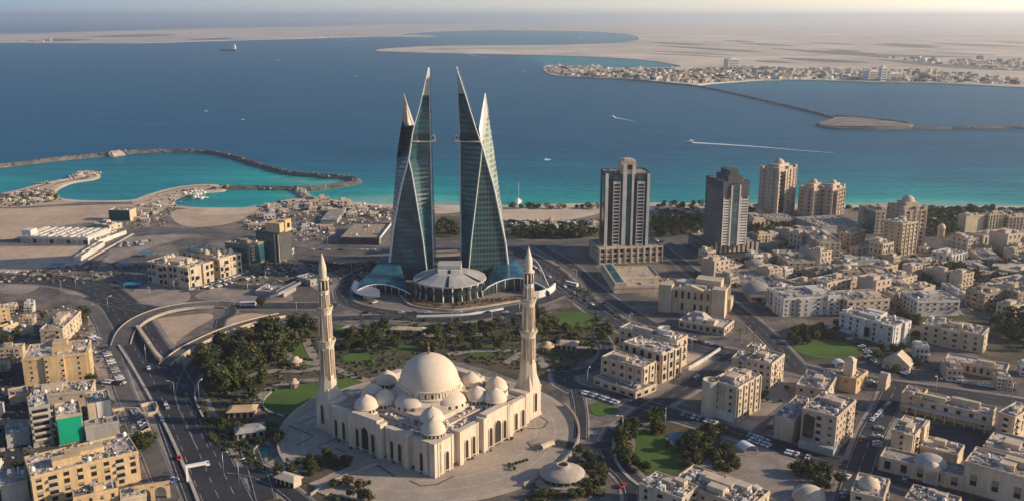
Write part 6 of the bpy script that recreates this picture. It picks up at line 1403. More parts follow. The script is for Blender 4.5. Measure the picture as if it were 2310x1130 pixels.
scatter([(1386,1000),(1400,970),(1440,962),(1445,985),(1412,1000),(1425,1040),(1470,1070),(1440,1068),(1400,1045)], 24, ['r'], 'round leafy tree along the curved left edge of the rounded garden', 'trees round the garden, left side', .72, 3.2, .3)
scatter([(1460,955),(1490,935),(1500,950),(1490,985),(1470,980)], 8, ['r', 'tall'], 'leafy tree at the top end of the rounded garden', 'trees at the top of the garden', .75, 3, .3)
scatter([(1560,985),(1625,978),(1600,1025),(1570,1050),(1540,1060),(1548,1010)], 18, ['r'], 'large leafy tree along the right edge of the rounded garden', 'trees round the garden, right side', .8, 3.4, .3)
scatter([(1500,1000),(1535,1010),(1525,1025),(1500,1018)], 2, ['r'], 'single bushy tree on the lawn beside the blue pool', 'trees by the blue pool', .6, 4, .3)
scatter([(1610,1030),(1650,1010),(1660,1060),(1620,1075)], 12, ['r'], 'dark leafy tree between the rounded garden and the sandy yard', 'trees by the sandy yard', .75, 3.4)
scatter([(1780,1060),(1850,1055),(1900,1090),(1860,1110),(1790,1090)], 12, ['r'], 'spreading tree behind the pale tent dome', 'trees by the tent dome', .75, 3.6)
scatter([(1300,1020),(1370,1050),(1368,1100),(1310,1130),(1200,1130),(1230,1110),(1330,1100),(1340,1060)], 26, ['r', 'bush'], 'leafy tree in the ring of greenery round the round pavilion', 'trees round the round pavilion', .6, 2.8)
scatter([(1770,770),(1800,745),(1890,740),(1900,760),(1800,780)], 16, ['r'], 'dark tree on the rim of the round garden by the white clinic', 'trees by the white clinic', .85, 4.5)
scatter([(1990,790),(2080,790),(2100,830),(2020,850),(1960,815)], 14, ['r', 'bush'], 'dark tree in the shaded gardens near the gabled house', 'trees by the gabled house', .75, 4)
scatter([(2030,715),(2075,720),(2070,770),(2030,745)], 8, ['r'], 'dark tree between the white clinic and the cream flats', 'trees between clinic and flats', .85, 4)
belt('tree_belt', [(2250,700),(2330,720),(2330,800),(2290,800),(2240,735)], 27, 1.15)
belt('tree_belt', [(2100,610),(2310,590),(2340,640),(2200,640)], 25, 1.15)
belt('tree_belt', [(1150,520),(1345,520),(1345,540),(1150,540)], 42, 1.15)
belt('tree_belt', [(985,505),(1040,505),(1040,535),(985,535)], 11, 1.15)
belt('tree_belt', [(1476,500),(1590,498),(1590,535),(1476,540)], 42, 1.15)
belt('tree_belt', [(1690,520),(1800,515),(1800,535),(1690,540)], 12, 1.15)
belt('tree_belt', [(2080,490),(2170,485),(2170,530),(2080,540)], 27, 1.15)
belt('tree_belt', [(1150,468),(1350,468),(1350,474),(1150,474)], 20, .85)
belt('tree_belt', [(1480,464),(1590,464),(1720,466),(1720,474),(1480,472)], 22, .85)
belt('tree_belt', [(2080,472),(2330,474),(2330,486),(2080,484)], 32, .85)
for k, (a, b) in enumerate([(11.8, 0), (12.6, 0), (29.4, 0), (53.4, 0), (22.4, 2.4), (60, 2.2), (33.5, 4.2), (49.5, 4.2)]):
    for sw in (0, 1):
        x, y = (a, -b - .9) if not sw else (-b - .9, a); c, s_ = cos(MA), sin(MA); p = Vector((NC.x + x*c - y*s_, NC.y + x*s_ + y*c, .42))
        t = tree(1155, 600, 'bush', 'small clipped dark bush at the foot of the mosque wall', 'bushes at the mosque walls', .42, .42); t.location = p
for u, v in ((1148,1050),(1156,1053),(1164,1050),(1172,1047),(1180,1044),(1188,1042),(1150,1058),(1160,1062)): tree(u, v, 'bush', 'small dark planted shrub in the row on the sunlit forecourt', 'shrubs on the forecourt', .45, .43)
for u, v, lb in ((178,722,'tall dark tree beside the tall house by the service road'), (192,716,'second dark tree behind the tall house by the service road'), (322,1018,'large dark tree in shade at the end of the long ochre block'), (338,1008,'dark tree beside the parking lot at the end of the long ochre block'), (312,1000,'dark tree behind the right end of the long ochre block'),
    (1312,700,'tall dry palm at the edge of the avenue junction'), (1290,694,'dry palm beside the avenue junction'), (1684,752,'palm at the right end of the hotel annex'), (1668,765,'low palm in the palm bed by the hotel annex'), (1700,765,'third palm in the palm bed by the hotel annex'), (205,868,'small green tree by the parking strip near the orange house'), (590,694,'small bright tree beside the footbridge'), (40,762,'dark tree in the yard left of the orange house'), (20,775,'dark tree at the left edge above the orange house')):
    tree(u, v, 'palm' if 'palm' in lb else 'r', lb, None, 1.0)

# ------------------------------------------------------------------ small houses filling the quarters on the right
def house_proto(i):
    q = random.Random(100 + i); w, d, h = ((13, 10, 7.2), (10, 12, 9.6), (16, 9, 6.4), (9, 9, 6.6), (12, 14, 10.4))[i]; W = WALL[('sand', 'cream', 'beige', 'white', 'pink')[i]]
    t = link('house', None); t['category'] = 'house'
    mb = MB(); mb.box(-w/2, -d/2, 0, w/2, d/2, h)
    for b in ((-w/2 - .1, -d/2 - .1, w/2 + .1, -d/2 + .3), (-w/2 - .1, d/2 - .3, w/2 + .1, d/2 + .1), (-w/2 - .1, -d/2 + .3, -w/2 + .3, d/2 - .3), (w/2 - .3, -d/2 + .3, w/2 + .1, d/2 - .3)): mb.box(b[0], b[1], h, b[2], b[3], h + 1)
    mb.box(-w/2 - .9, -d/2 - .9, h*.46, w*.1, d*.2, h*.5); mb.box(w*.12, -d/2 - 1.0, 0, w*.42, -d/2, h*.92); mb.build('wall', W, t)
    mb = MB(); mb.box(-w/2 + .3, -d/2 + .3, h - .2, w/2 - .3, d/2 - .3, h + .12); mb.build('roof', M_ROOF if i % 2 else M_ROOFL, t)
    mb = MB(); mb.box(0, 0, 0, w*.35, d*.4, 2.6); mb.box(-.15, -.15, 2.6, w*.35 + .15, d*.4 + .15, 2.8); mb.build('stair_head', W, t, (-w*.3, q.uniform(-.2, .05)*d, h + .1))
    wm = win_mesh(1.3, 1.5, True)
    for z in [h*.16 + k*h/max(2, round(h/3.3)) for k in range(max(2, round(h/3.3)))]:
        for x in (-w*.36, -w*.12, w*.27): link('window', wm, t, (x, -d/2 - (1.0 if x > 0 else 0), z))
        for y in (-d*.3, 0, d*.3): link('window', wm, t, (-w/2, y, z), -pi/2)
    for k in range(6): nm, me = q.choice(UNITS); link(nm, me, t, (q.uniform(-.42, .42)*w, q.uniform(-.42, .42)*d, h + .12), q.choice((0, pi/2)))
    mb = MB()
    for k in range(26): mb.rbox(q.uniform(-.45, .45)*w, q.uniform(-.45, .45)*d, h + .1, q.uniform(.3, 1.4), q.uniform(.3, 1), q.choice((.2, .4, .8)), q.uniform(0, 3), q.choice((0, 0, 1)))
    tag(mb.build('roof_clutter', [M_CLUT, M_ROOF], t), kind='stuff'); return t
HP = [house_proto(i) for i in range(5)]; used = [False]*5
def copy_tree(o, parent=None):
    kids = [c for c in COL.objects if c.parent == o]; c = o.copy(); COL.objects.link(c)
    if parent: c.parent = parent
    for k in kids:
        e = k.copy(); COL.objects.link(e); e.parent = c
    return c
KIDS = {i: [c for c in COL.objects if c.parent == HP[i]] for i in range(5)}
def near_road(x, y, m_): return any((p.x - x)**2 + (p.y - y)**2 < (hw + m_)**2 for pts, hw in ROADS for p in pts)
def near_foot(x, y, m_): return any((p.x - x)**2 + (p.y - y)**2 < m_*m_ for f in FEET for p in f) or any(inside(x, y, f[:4]) for f in FEET)
rf_ = random.Random(77); done_h = []
def infill(poly, n, s0, s1, label, group, rz0, kinds=(0, 1, 2, 3, 4), gap=13.5):
    P = [G(*q) for q in poly]; x0, x1, y0, y1 = min(p.x for p in P), max(p.x for p in P), min(p.y for p in P), max(p.y for p in P); k = c = 0
    while c < n and k < 2500:
        k += 1; x, y = rf_.uniform(x0, x1), rf_.uniform(y0, y1)
        if not inside(x, y, P) or any(hypot(x - a, y - b) < gap for a, b in done_h) or near_road(x, y, 6.5) or near_foot(x, y, 10): continue
        c += 1; done_h.append((x, y)); i = rf_.choice(kinds)
        if not used[i]: t = HP[i]; used[i] = True
        else:
            t = HP[i].copy(); COL.objects.link(t)
            for kd in KIDS[i]: e = kd.copy(); COL.objects.link(e); e.parent = t
        s = rf_.uniform(s0, s1); t.location = (x, y, 0); t.scale = (s*rf_.uniform(.9, 1.25), s, s*rf_.uniform(.8, 1.25)); t.rotation_euler = (0, 0, rz0 + rf_.choice((0, 0, pi/2)) + rf_.uniform(-.06, .06)); tag(t, label, 'house', group)
infill([(1590,580),(1740,560),(1800,600),(1880,690),(1740,660),(1640,690),(1600,640)], 16, .8, 1.2, 'small tan house among the market halls and the long row house', 'houses by the market halls', .55)
infill([(1800,560),(1900,545),(2000,580),(2100,620),(2200,650),(2310,660),(2310,720),(2180,700),(2040,700),(1900,690)], 34, .8, 1.25, 'small tan house packed into the dense quarter right of the avenue', 'houses of the dense quarter', .5)
infill([(2080,560),(2310,545),(2380,600),(2380,650),(2200,640),(2120,600)], 16, .9, 1.3, 'small pale house in the gardens at the upper right', 'houses in the upper right gardens', .4)
infill([(1700,500),(1800,500),(1810,540),(1720,550)], 5, .9, 1.2, 'small tan house below the tallest tan tower', 'houses below the tallest tan tower', .4)
infill([(2050,790),(2310,840),(2380,880),(2380,900),(2060,870)], 4, .7, 1.0, 'small pale house by the avenue below the museum', 'houses by the museum', -.25)
infill([(2180,950),(2310,975),(2310,1000),(2230,985)], 2, .6, .8, 'small sandy outbuilding behind the long school', 'outbuildings behind the school', -.3, (2,), 9)
infill([(0,690),(60,690),(60,1000),(70,1130),(-60,1130),(-60,700)], 10, .6, .85, 'small dusty house in the shaded yards at the left edge', 'houses at the left edge', .25, (0, 2, 3), 10)
infill([(40,690),(100,690),(90,730),(40,745)], 3, .5, .7, 'small sandy roofed house behind the yellow house', 'houses behind the yellow house', .25, (2, 3), 8)
for i in range(5):
    if not used[i]:
        for kd in KIDS[i]: bpy.data.objects.remove(kd)
        bpy.data.objects.remove(HP[i])
# street trees squeezed between the houses
def streettrees(poly, n, label, group, s, kinds=('r', 'bush', 'r')):
    P = [G(*q) for q in poly]; x0, x1, y0, y1 = min(p.x for p in P), max(p.x for p in P), min(p.y for p in P), max(p.y for p in P); k = c = 0
    while c < n and k < 2500:
        k += 1; x, y = rt.uniform(x0, x1), rt.uniform(y0, y1)
        if not inside(x, y, P) or near_road(x, y, 1.5) or near_foot(x, y, 5) or any(hypot(x - a, y - b) < 9 for a, b in done_h): continue
        c += 1; kd = rt.choice(kinds); t = tree(1155, 600, kd, label.replace('tree', 'bush') if kd == 'bush' else label, group, s, .1); t.location = (x, y, .1)
streettrees([(1590,580),(1800,555),(1900,545),(2310,640),(2310,720),(1900,700),(1700,690)], 34, 'small dark street tree between the houses of the right hand quarter', 'street trees of the right hand quarter', .8)
streettrees([(1560,860),(1700,800),(1850,830),(1960,880),(1930,1040),(1750,1000),(1600,960)], 18, 'small dark street tree between the apartment blocks at the crossroads', 'street trees at the crossroads', .55)
streettrees([(1340,720),(1480,750),(1560,790),(1400,800),(1330,850)], 8, 'small dark tree beside the cream blocks by the gardens', 'trees by the cream blocks', .6)
streettrees([(0,700),(60,700),(210,720),(60,1120),(-40,1120)], 12, 'small dark tree in the yards between the left hand houses', 'trees in the left yards', .6)

# ------------------------------------------------------------------ cars
def car_mesh(body, seed):
    mb = MB(); y = .9
    sec = [(-2.25, .35, .75), (-2.1, .3, .95), (-.9, .3, 1.0), (-.45, .3, 1.5), (1.0, .3, 1.52), (1.75, .3, 1.05), (2.2, .3, .98), (2.28, .4, .7)]
    vs = []
    for x, z0, z1 in sec:
        k = .82 if z1 > 1.3 else 1; vs += [(x, -y, z0), (x, -y, min(z1, .95)), (x, -y*k, z1), (x, y*k, z1), (x, y, min(z1, .95)), (x, y, z0)]
    n = len(sec); mb.add(vs, [(6*i + j, 6*i + j + 1, 6*i + 7 + j, 6*i + 6 + j)[::-1] for i in range(n-1) for j in range(5)] + [(0, 1, 2, 3, 4, 5)[::-1], tuple(range(6*n-6, 6*n))])
    for s in (-1, 1): mb.add([(-.75, s*.905, .98), (1.35, s*.905, .98), (.95, s*.80, 1.42), (-.42, s*.80, 1.42)], [(0, 1, 2, 3) if s < 0 else (3, 2, 1, 0)], 1)
    mb.add([(-.93, -.7, 1.04), (-.5, -.62, 1.47), (-.5, .62, 1.47), (-.93, .7, 1.04)], [(0, 3, 2, 1), (0, 1, 2, 3)], 1); mb.add([(1.12, -.62, 1.47), (1.7, -.7, 1.1), (1.7, .7, 1.1), (1.12, .62, 1.47)], [(0, 1, 2, 3)], 1)
    for sx in (-1.4, 1.4):
        for s in (-1, 1):
            vv = [(sx + .33*cos(2*pi*i/10), s*.92, .33 + .33*sin(2*pi*i/10)) for i in range(10)]; mb.add(vv, [tuple(range(10)), tuple(range(10))[::-1]], 2)
    return mb.mesh('car', [body, M_GLASS, M_TYRE])
M_TYRE = mat('tyre', (0.02, 0.02, 0.02), .9, .1)
PAINT = {n: mat('car_paint_' + n, c, .3, .05, spec=.5) for n, c in (('white', (.75, .75, .74)), ('silver', (.42, .43, .45)), ('grey', (.16, .17, .18)), ('black', (.02, .02, .022)), ('red', (.42, .03, .03)), ('blue', (.05, .12, .30)))}
CARS = {n: car_mesh(p, 0) for n, p in PAINT.items()}
rc = random.Random(21); NCAR = [0]
def car(x, y, a, colour, label, group, z=.30):
    if NCAR[0] >= 296: return
    NCAR[0] += 1; tag(link('car', CARS[colour], None, (x, y, z), a), label, 'car', group)
CC = ['white']*7 + ['silver']*3 + ['grey']*2 + ['black']*2 + ['blue']
def carrow(px, n, label, group, along=False, off=0.0, z=.30):
    pts = catmull([G(*q) for q in px], False, 2.0); m = len(pts)
    for i in range(n):
        k = min(m - 2, int((i + rc.uniform(.1, .9))/n*(m - 1))); p = pts[k]; d = (pts[k+1] - pts[k]).normalized(); a = atan2(d.y, d.x) + (0 if along else pi/2)
        nr = Vector((-d.y, d.x, 0)); c = rc.choice(CC); car(p.x + nr.x*off, p.y + nr.y*off, a + rc.uniform(-.05, .05), c, label.replace('car', c + ' car', 1), group, z)
carrow([(234,782),(262,840),(272,858)], 12, 'parked car in the long row on the service road parking strip', 'cars on the service road strip')
carrow([(236,862),(282,868)], 8, 'parked car in the cluster at the end of the parking strip', 'cars at the strip end'); carrow([(206,760),(225,770)], 5, 'parked car by the tall house on the service road', 'cars by the tall house')
carrow([(304,926),(330,968)], 9, 'parked car along the yard wall near the green netting', 'cars at the yard wall'); carrow([(386,1085),(400,1090)], 4, 'parked car beside the sign gantry', 'cars by the gantry')
for u, v, c, lb in ((366,948,'white','white car near the yard wall at the highway edge'), (336,832,'white','single white car on the highway below the flyover'), (374,912,'white','white car on the highway beside the crossing stripe'), (378,920,'silver','silver car behind the white one on the highway crossing'), (468,1048,'white','lone white car on the dark highway near the bottom'), (404,1036,'red','red car parked at the kerb near the long ochre block'), (1572,851,'white','white car driving down the street between the cream blocks'), (1574,856,'blue','dark blue car beside the white one between the cream blocks'), (1404,1098,'red','red car on the street by the bottom edge'),
    (1942,995,'red','dark red car parked at the median of the right hand street'), (1945,991,'white','white car in front of the dark red one by the median'), (2042,1080,'silver','pale car in the lane before the ornate hall'), (1912,1078,'white','white car at the bottom of the right hand street'), (1903,1113,'white','white car lowest on the right hand street'), (1905,1121,'grey','grey car behind the lowest white one on the right hand street'), (845,683,'white','white van sized car on the ring road by the canopy')):
    p = G(u, v); car(p.x, p.y, radians(115 if u < 600 else 50), c, lb, None)
carrow([(2004,913),(1966,950)], 6, 'car in the line driving on the right hand street', 'cars on the right hand street', True); carrow([(1983,965),(1978,1010)], 5, 'parked car beside the beige house with the yellow side', 'cars by the beige house')
carrow([(1540,936),(1575,946),(1618,958)], 14, 'parked car in the bay before the turret block', 'cars before the turret block'); carrow([(1692,985),(1735,1000)], 14, 'parked car in the crowded lot beside the pinkish wing', 'cars by the pinkish wing'); carrow([(1695,994),(1740,1010)], 10, 'parked car in the second row by the pinkish wing', 'cars by the pinkish wing, second row')
carrow([(1740,965),(1752,950)], 5, 'parked car along the left end of the pinkish wing', 'cars at the wing end'); carrow([(1776,1022),(1830,1036)], 6, 'parked car in the lane below the pinkish block', 'cars below the pinkish block')
carrow([(1318,888),(1350,897),(1395,912)], 14, 'parked car along the kerb below the arcaded base', 'cars below the arcade'); carrow([(1545,765),(1630,785)], 12, 'car waiting on the avenue behind the sandy yard', 'cars on the avenue', True)
carrow([(1840,836),(1990,868)], 8, 'car on the avenue by the wind tower villa', 'cars on the avenue by the villa', True); carrow([(2130,866),(2290,890)], 16, 'parked car along the avenue below the museum', 'cars below the museum', True, 6)
carrow([(1955,805),(1980,818)], 9, 'parked car in the small lot by the gabled house', 'cars by the gabled house'); carrow([(1990,825),(2050,845)], 9, 'parked car beside the garden wall by the gabled house', 'cars by the garden wall'); carrow([(1890,756),(1930,772),(1962,800)], 10, 'parked car along the drive of the white clinic', 'cars at the clinic')
carrow([(455,650),(480,640),(520,628),(560,612)], 24, 'parked car in the sunlit row before the palace blocks', 'cars before the palaces'); carrow([(470,652),(540,634),(640,608)], 18, 'parked car in the outer row before the palace blocks', 'cars before the palaces, outer row')
carrow([(10,616),(40,616)], 6, 'white parked car at the edge of the left sand lot', 'cars by the sand lot'); carrow([(270,552),(340,545)], 12, 'parked car in the fenced lot behind the palaces', 'cars in the fenced lot'); carrow([(265,558),(330,552)], 8, 'parked car in the second row of the fenced lot', 'cars in the fenced lot, second row')
carrow([(820,706),(1150,706)], 9, 'car on the ring road in front of the towers', 'cars on the ring road', True); carrow([(1200,600),(1340,690)], 10, 'car on the wide avenue right of the towers', 'cars on the wide avenue', True); carrow([(700,565),(880,566)], 8, 'car on the coast highway left of the towers', 'cars on the coast highway', True)
carrow([(1480,545),(1560,560)], 5, 'car on the coast road between the hotel towers', 'cars between the hotel towers', True); carrow([(1570,640),(1620,690)], 8, 'car on the cross street before the market halls', 'cars by the market halls', True, 3); carrow([(1720,600),(1850,655)], 8, 'car on the narrow street behind the market halls', 'cars behind the market halls', True)
carrow([(420,688),(600,690)], 6, 'car on the boulevard left of the ring road', 'cars on the boulevard', True, 3); carrow([(655,650),(680,655)], 7, 'parked car in the round lot left of the towers', 'cars in the round lot')

def bus(u, v, a, lab):
    o = G(u, v); t = thing('bus', lab, 'bus', (o.x, o.y, .3), a); mb = MB(); mb.box(-5.5, -1.25, .5, 5.5, 1.25, 3.1); mb.build('body', PAINT['white'], t)
    mb = MB(); mb.box(-5.2, -1.28, 1.6, 5.2, 1.28, 2.5); mb.build('window_band', M_GLASS, t)
    for x in (-3.6, 3.6):
        for s in (-1, 1): mb = MB(); mb.add([(x + .5*cos(2*pi*i/10), s*1.29, .5 + .5*sin(2*pi*i/10)) for i in range(10)], [tuple(range(10)), tuple(range(10))[::-1]]); mb.build('wheel', M_TYRE, t)
bus(1690, 812, radians(-28), 'white bus on the avenue beside the small cream roof block'); bus(560, 690, .05, 'white bus on the boulevard left of the ring road'); bus(1290, 645, radians(-42), 'white bus on the wide avenue right of the towers')
# ------------------------------------------------------------------ boats
def boat(u, v, L_, a, label, kind='launch', group=None):
    o = G(u, v, SEA_Z); t = thing('boat' if kind != 'ship' else 'cargo_ship', label, 'boat' if kind != 'ship' else 'ship', o, a, group); s = L_/10
    hull = [(-5, 1.3), (2, 1.5), (4, .9), (5.2, 0), (4, -.9), (2, -1.5), (-5, -1.3)]
    mb = MB(); mb.prism([(x*s*.92, y*s*.7) for x, y in hull], -.5*s, 1.1*s, pts2=[(x*s, y*s) for x, y in hull]); mb.build('hull', M_WHITE if kind != 'ship' else WALL['dark'], t)
    mb = MB()
    if kind == 'ship': mb.box(-4.6*s, -1*s, 1.1*s, -3.2*s, 1*s, 3.4*s); mb.box(-4.3*s, -.3*s, 3.4*s, -3.9*s, .3*s, 4.3*s)
    else: mb.box(-3*s, -.9*s, 1.1*s, .8*s, .9*s, 2.2*s); mb.box(-2.4*s, -.7*s, 2.2*s, -.4*s, .7*s, 2.9*s)
    mb.build('cabin', M_WHITE, t)
    if kind == 'sail': mb = MB(); mb.tube([(0, 0, 1*s), (0, 0, 13*s)], .12*s, 5); mb.build('mast', M_WHITE, t)
    return t
boat(515, 116, 95, pi, 'distant dark cargo ship with a white bridge on the open sea', 'ship')
boat(1380, 266, 15, 2.6, 'white motor yacht with a short wake in the middle of the bay'); boat(1556, 321, 15, pi, 'white ferry boat at the head of the long wake')
boat(1233, 362, 9, .3, 'small white boat off the beach right of the sail towers'); boat(1095, 131, 16, -.6, 'far speed boat with a wake near the sand spit'); boat(1180, 163, 14, 0, 'far white boat left of the town peninsula')
boat(793, 95, 45, 0, 'tiny far ship beyond the left peninsula', 'ship'); boat(1170, 458, 18, 1.2, 'sailing boat with a tall bare mast close to the beach', 'sail'); boat(463, 447, 7, .4, 'lone small white boat in the marina basin')
for u, v, L_, lb in ((628,137,14,'white speck of a boat far out above the harbour'), (465,252,7,'small far boat in the open sea left of centre'), (548,271,7,'small far boat left of the left sail tower'), (805,172,9,'small far boat straight above the breakwater end'), (1310,89,40,'dark boat in the far lagoon')): boat(u, v, L_, .2, lb)
rb = random.Random(2)
for u, v in [(418,438),(426,436),(434,435),(442,434),(450,434),(456,433),(430,440),(438,441),(446,442),(454,440),(440,447),(448,448),(456,449),(462,436),(420,441)]:
    boat(u, v, rb.uniform(7, 11), rb.choice((1.4, 1.6, 1.7)), 'white motor boat moored at the floating jetties of the marina', 'launch', 'boats moored in the marina')
for lab, a, b in (('front floating jetty of the small marina', (420,437), (466,434)), ('middle floating jetty of the small marina', (424,443), (464,440)), ('rear floating jetty of the small marina', (432,450), (466,448)), ('thin jetty on the outer side of the left sand spit', (62,414), (102,415))):
    p, q = G(*a, SEA_Z), G(*b, SEA_Z); t = thing('jetty', lab, 'jetty', p, atan2(q.y - p.y, q.x - p.x)); L_ = (q - p).length
    mb = MB(); mb.box(0, -1, .5, L_, 1, .9); mb.build('deck', M_CONC, t)
    for i in range(5):
        mb = MB(); mb.tube([(L_*i/4, 1.1, -1.2), (L_*i/4, 1.1, 1.8)], .18, 6); mb.build('pile', M_CONC, t)

# ------------------------------------------------------------------ small far and near houses seen as specks
def hut_mesh(seed, m):
    q = random.Random(seed); mb = MB(); mb.box(-4, -3, 0, 4, 3, 4, 0); mb.box(-4.2, -3.2, 4, 4.2, 3.2, 4.4, 0)
    if seed % 2: mb.box(-3, -2, 4.4, .5, 1.5, 7, 0)
    for x in (-2.6, 0, 2.6): mb.box(x - .6, -3.06, 1.2, x + .6, -2.99, 2.8, 1)
    for y in (-1.4, 1.4): mb.box(-4.06, y - .5, 1.2, -3.99, y + .5, 2.8, 1)
    return mb.mesh('house', [m, M_GLASS])
HM = [hut_mesh(i, WALL[w]) for i, w in enumerate(('white', 'cream', 'sand', 'white', 'pink', 'cream'))]
rh = random.Random(31)
def huts(poly, n, s0, s1, label, group, name='house', cat='house', gap=10, z=0.0):
    P = [G(*q) for q in poly]; x0, x1, y0, y1 = min(p.x for p in P), max(p.x for p in P), min(p.y for p in P), max(p.y for p in P); done = []; k = 0
    while len(done) < n and k < 6000:
        k += 1; x, y = rh.uniform(x0, x1), rh.uniform(y0, y1)
        if not inside(x, y, P) or any(hypot(x - a, y - b) < gap for a, b in done): continue
        done.append((x, y)); s = rh.uniform(s0, s1)
        tag(link(name, rh.choice(HM), None, (x, y, z), rh.choice((.2, .3, 1.7)) + rh.uniform(-.1, .1), (s*rh.uniform(.8, 1.5), s, s*rh.uniform(.6, 1.1))), label, cat, group)
huts([(1232,154),(1262,150),(1400,158),(1560,160),(1560,186),(1480,183),(1390,177),(1290,172),(1245,166)], 60, 1.5, 2.6, 'pale house in the crowded town on the far headland', 'houses of the far headland town', gap=17, z=1.4)
huts([(1560,165),(1700,158),(1850,160),(2000,162),(2120,168),(2200,186),(2100,186),(1960,184),(1850,180),(1720,180),(1600,188)], 42, 1.8, 3.2, 'pale building along the far shore right of the headland', 'buildings along the far shore', gap=30, z=1.4)
huts([(2140,140),(2250,140),(2310,150),(2310,160),(2200,152)], 8, 1.4, 3, 'faint hazy building inland at the far right', 'buildings far inland', gap=40, z=1.4)
huts([(0,92),(60,90),(120,92),(120,96.5),(20,96.5)], 6, 2, 4, 'faint pale building on the far left peninsula', 'buildings on the left peninsula', gap=60, z=1.4)
huts([(655,84),(830,80),(830,83),(660,87)], 6, 2, 4, 'faint pale building on the middle of the far peninsula', 'buildings on the middle peninsula', gap=60, z=1.4)
huts([(600,462),(700,452),(760,458),(870,466),(870,496),(790,492),(720,486),(650,482),(580,500)], 32, .5, 1.15, 'small pale beach house between the sand lots and the left tower', 'beach houses left of the towers', gap=9)
huts([(540,505),(600,490),(700,500),(760,505),(750,545),(660,540)], 16, .5, 1.1, 'small pale house behind the dark office tower', 'houses behind the office tower', gap=9)
huts([(0,446),(70,430),(110,430),(130,452),(60,462),(0,462)], 30, .35, .8, 'small stony hut on the rubble of the left sand spit', 'huts on the left spit', gap=7, name='hut', cat='hut')
huts([(320,462),(360,450),(370,490),(340,512),(300,506)], 20, .35, .8, 'small hut on the sandy track beside the marina', 'huts by the marina', gap=7, name='hut', cat='hut')
huts([(1160,502),(1345,504),(1345,518),(1160,518)], 12, .5, 1.1, 'small pale house on the sandy ground behind the right tower', 'houses behind the right tower', gap=9)
huts([(1640,470),(1720,470),(1720,500),(1690,500)], 5, .9, 1.8, 'small white house beside the tallest tan tower', 'houses beside the tan tower', gap=10)
for lab, u, v, w, h in (('large pale block standing alone above the far town', 1650, 154, 50, 36), ('hazy tall block on the far shore left of the slim tower', 1965, 182, 44, 30), ('hazy slim tower on the far shore at the right', 1990, 184, 22, 44), ('hazy broad block on the far shore beside the slim tower', 2012, 181, 50, 22)):
    o = G(u, v); t = thing('far_block', lab, 'building', o, .3); mb = MB(); mb.box(-w/2, -w/3, 0, w/2, w/3, h); mb.box(-w/4, -w/6, h, w/4, w/6, h*1.12); mb.build('wall', WALL['white'], t)
    for k in range(5): mb = MB(); mb.box(-w/2 + 3, -w/3 - .6, h*(.1 + .17*k), w/2 - 3, -w/3 - .1, h*(.17 + .17*k)); mb.build('window_band', M_GLASS, t)
# loose rubble, low bushes and stacked goods nobody could count
def rubble(name, poly, n, s, mats, z=.05):
    P = [G(*q) for q in poly]; q = random.Random(n); x0, x1, y0, y1 = min(p.x for p in P), max(p.x for p in P), min(p.y for p in P), max(p.y for p in P); mb = MB(); k = 0; c = 0
    while c < n and k < n*30:
        k += 1; x, y = q.uniform(x0, x1), q.uniform(y0, y1)
        if not inside(x, y, P) or (name == 'low_shrubs' and any(inside(x, y, l) for l in LAWNS)): continue
        c += 1; e = s*q.uniform(.4, 1.5); mb.rbox(x, y, z - .1, e, e*q.uniform(.5, 1.3), e*q.uniform(.25, .8), q.uniform(0, 3), q.randrange(len(mats)), q.uniform(-.2, .2))
    tag(mb.build(name, mats), kind='stuff')
M_SHRUB = mat('dry_shrub', (0.06, 0.06, 0.03), .95, .4, .5, 2)
rubble('rubble', [(0,446),(70,428),(120,430),(140,452),(60,464),(0,470)], 300, 2.2, [M_ROCK, M_ROCKL, M_SHRUB])
rubble('rubble', [(560,490),(620,455),(720,450),(880,468),(880,500),(760,510),(720,545),(640,545),(560,520)], 560, 2.2, [M_ROCKL, M_ROCK, M_SHRUB, WALL['white']])
rubble('rubble', [(280,505),(330,445),(480,418),(440,440),(400,470),(380,512),(300,520)], 260, 1.5, [M_ROCKL, M_ROCK, M_SHRUB])
rubble('rubble', [(1150,500),(1345,500),(1345,530),(1150,530)], 500, 2.4, [M_ROCKL, M_SHRUB, M_SHRUB, WALL['white']])
rubble('far_houses', [(1232,154),(1262,150),(1400,158),(1560,158),(1700,156),(1850,158),(2000,160),(2160,168),(2290,180),(2300,192),(2100,187),(1960,185),(1850,181),(1720,181),(1600,189),(1560,190),(1480,184),(1390,178),(1290,173),(1245,166)], 1500, 11, [WALL['white'], WALL['sand'], M_SHRUB, WALL['cream'], M_DARKV], 1.4)
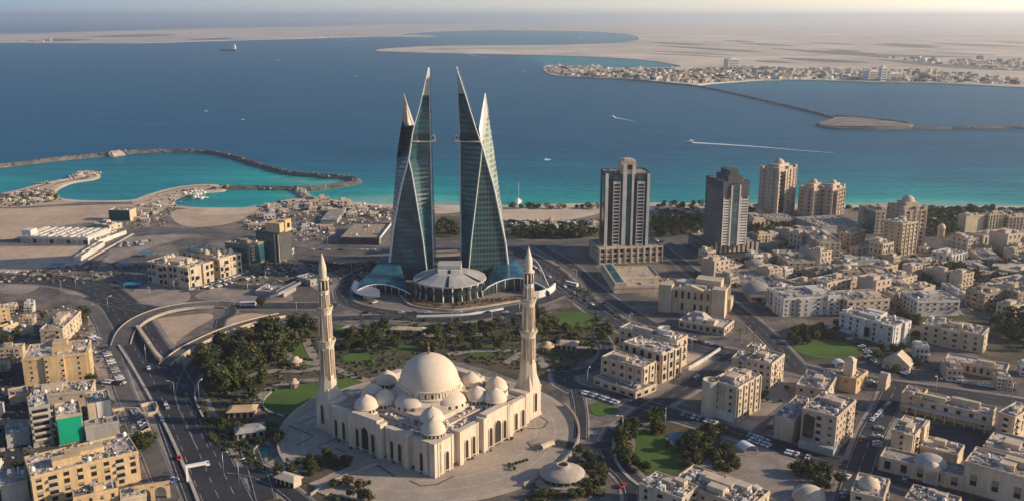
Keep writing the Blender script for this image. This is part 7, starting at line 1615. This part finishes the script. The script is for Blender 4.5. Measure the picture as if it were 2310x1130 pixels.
rubble('far_houses', [(2000,132),(2200,134),(2400,142),(2400,168),(2200,156)], 160, 14, [WALL['white'], WALL['sand'], M_DARKV], 1.4)
rubble('low_shrubs', [(1480,474),(1720,470),(1720,500),(1480,500)], 500, 3.0, [M_SHRUB, M_SHRUB, M_ROCKL])
rubble('low_shrubs', [(1900,470),(2340,472),(2340,500),(2090,500)], 700, 3.4, [M_SHRUB, M_SHRUB, M_ROCKL])
rubble('rubble', [(0,618),(150,600),(250,590),(320,600),(300,640),(100,640),(0,640)], 240, 1.8, [M_ROCKL, M_ROCK, M_SHRUB, M_ROCK])
rubble('rubble', [(540,600),(660,585),(900,590),(900,620),(760,640),(560,650)], 420, 1.8, [M_ROCKL, M_ROCK, M_SHRUB])
rubble('low_shrubs', [(452,830),(560,762),(740,735),(900,735),(1190,715),(1350,705),(1380,760),(1260,850),(960,800),(720,900),(560,960),(450,900)], 1700, 1.5, [M_SHRUB, M_LEAF, M_LEAFB, M_LEAF])
rubble('rubble', [(1600,560),(1900,560),(2310,640),(2310,720),(2040,700),(1760,640)], 900, 1.7, [M_ROCKL, M_ROCK, M_SHRUB])
rubble('rubble', [(0,700),(200,690),(230,800),(250,900),(330,1000),(300,1130),(0,1130)], 900, 1.2, [M_ROCK, M_ROCK, M_SHRUB, M_CLUT])
rubble('low_shrubs', [(1215,590),(1260,600),(1340,665),(1420,725),(1390,722),(1300,665)], 200, 1.4, [M_LEAF, M_SHRUB, M_ROCK])
rubble('low_shrubs', [(1590,600),(1700,600),(1800,560),(1900,560),(2310,640),(2310,700),(2040,700),(1760,660)], 500, 1.6, [M_LEAF, M_SHRUB, M_LEAFB])
rubble('low_shrubs', [(1300,1040),(1370,1060),(1360,1120),(1180,1130),(1230,1095),(1320,1095)], 300, 1.4, [M_LEAF, M_LEAFB])
rubble('low_shrubs', [(440,900),(500,960),(570,1010),(600,1060),(560,1060),(470,990)], 260, 1.6, [M_LEAF, M_SHRUB])
print('cars', NCAR[0], 'trees', NT[0], 'objects', len(bpy.data.objects))
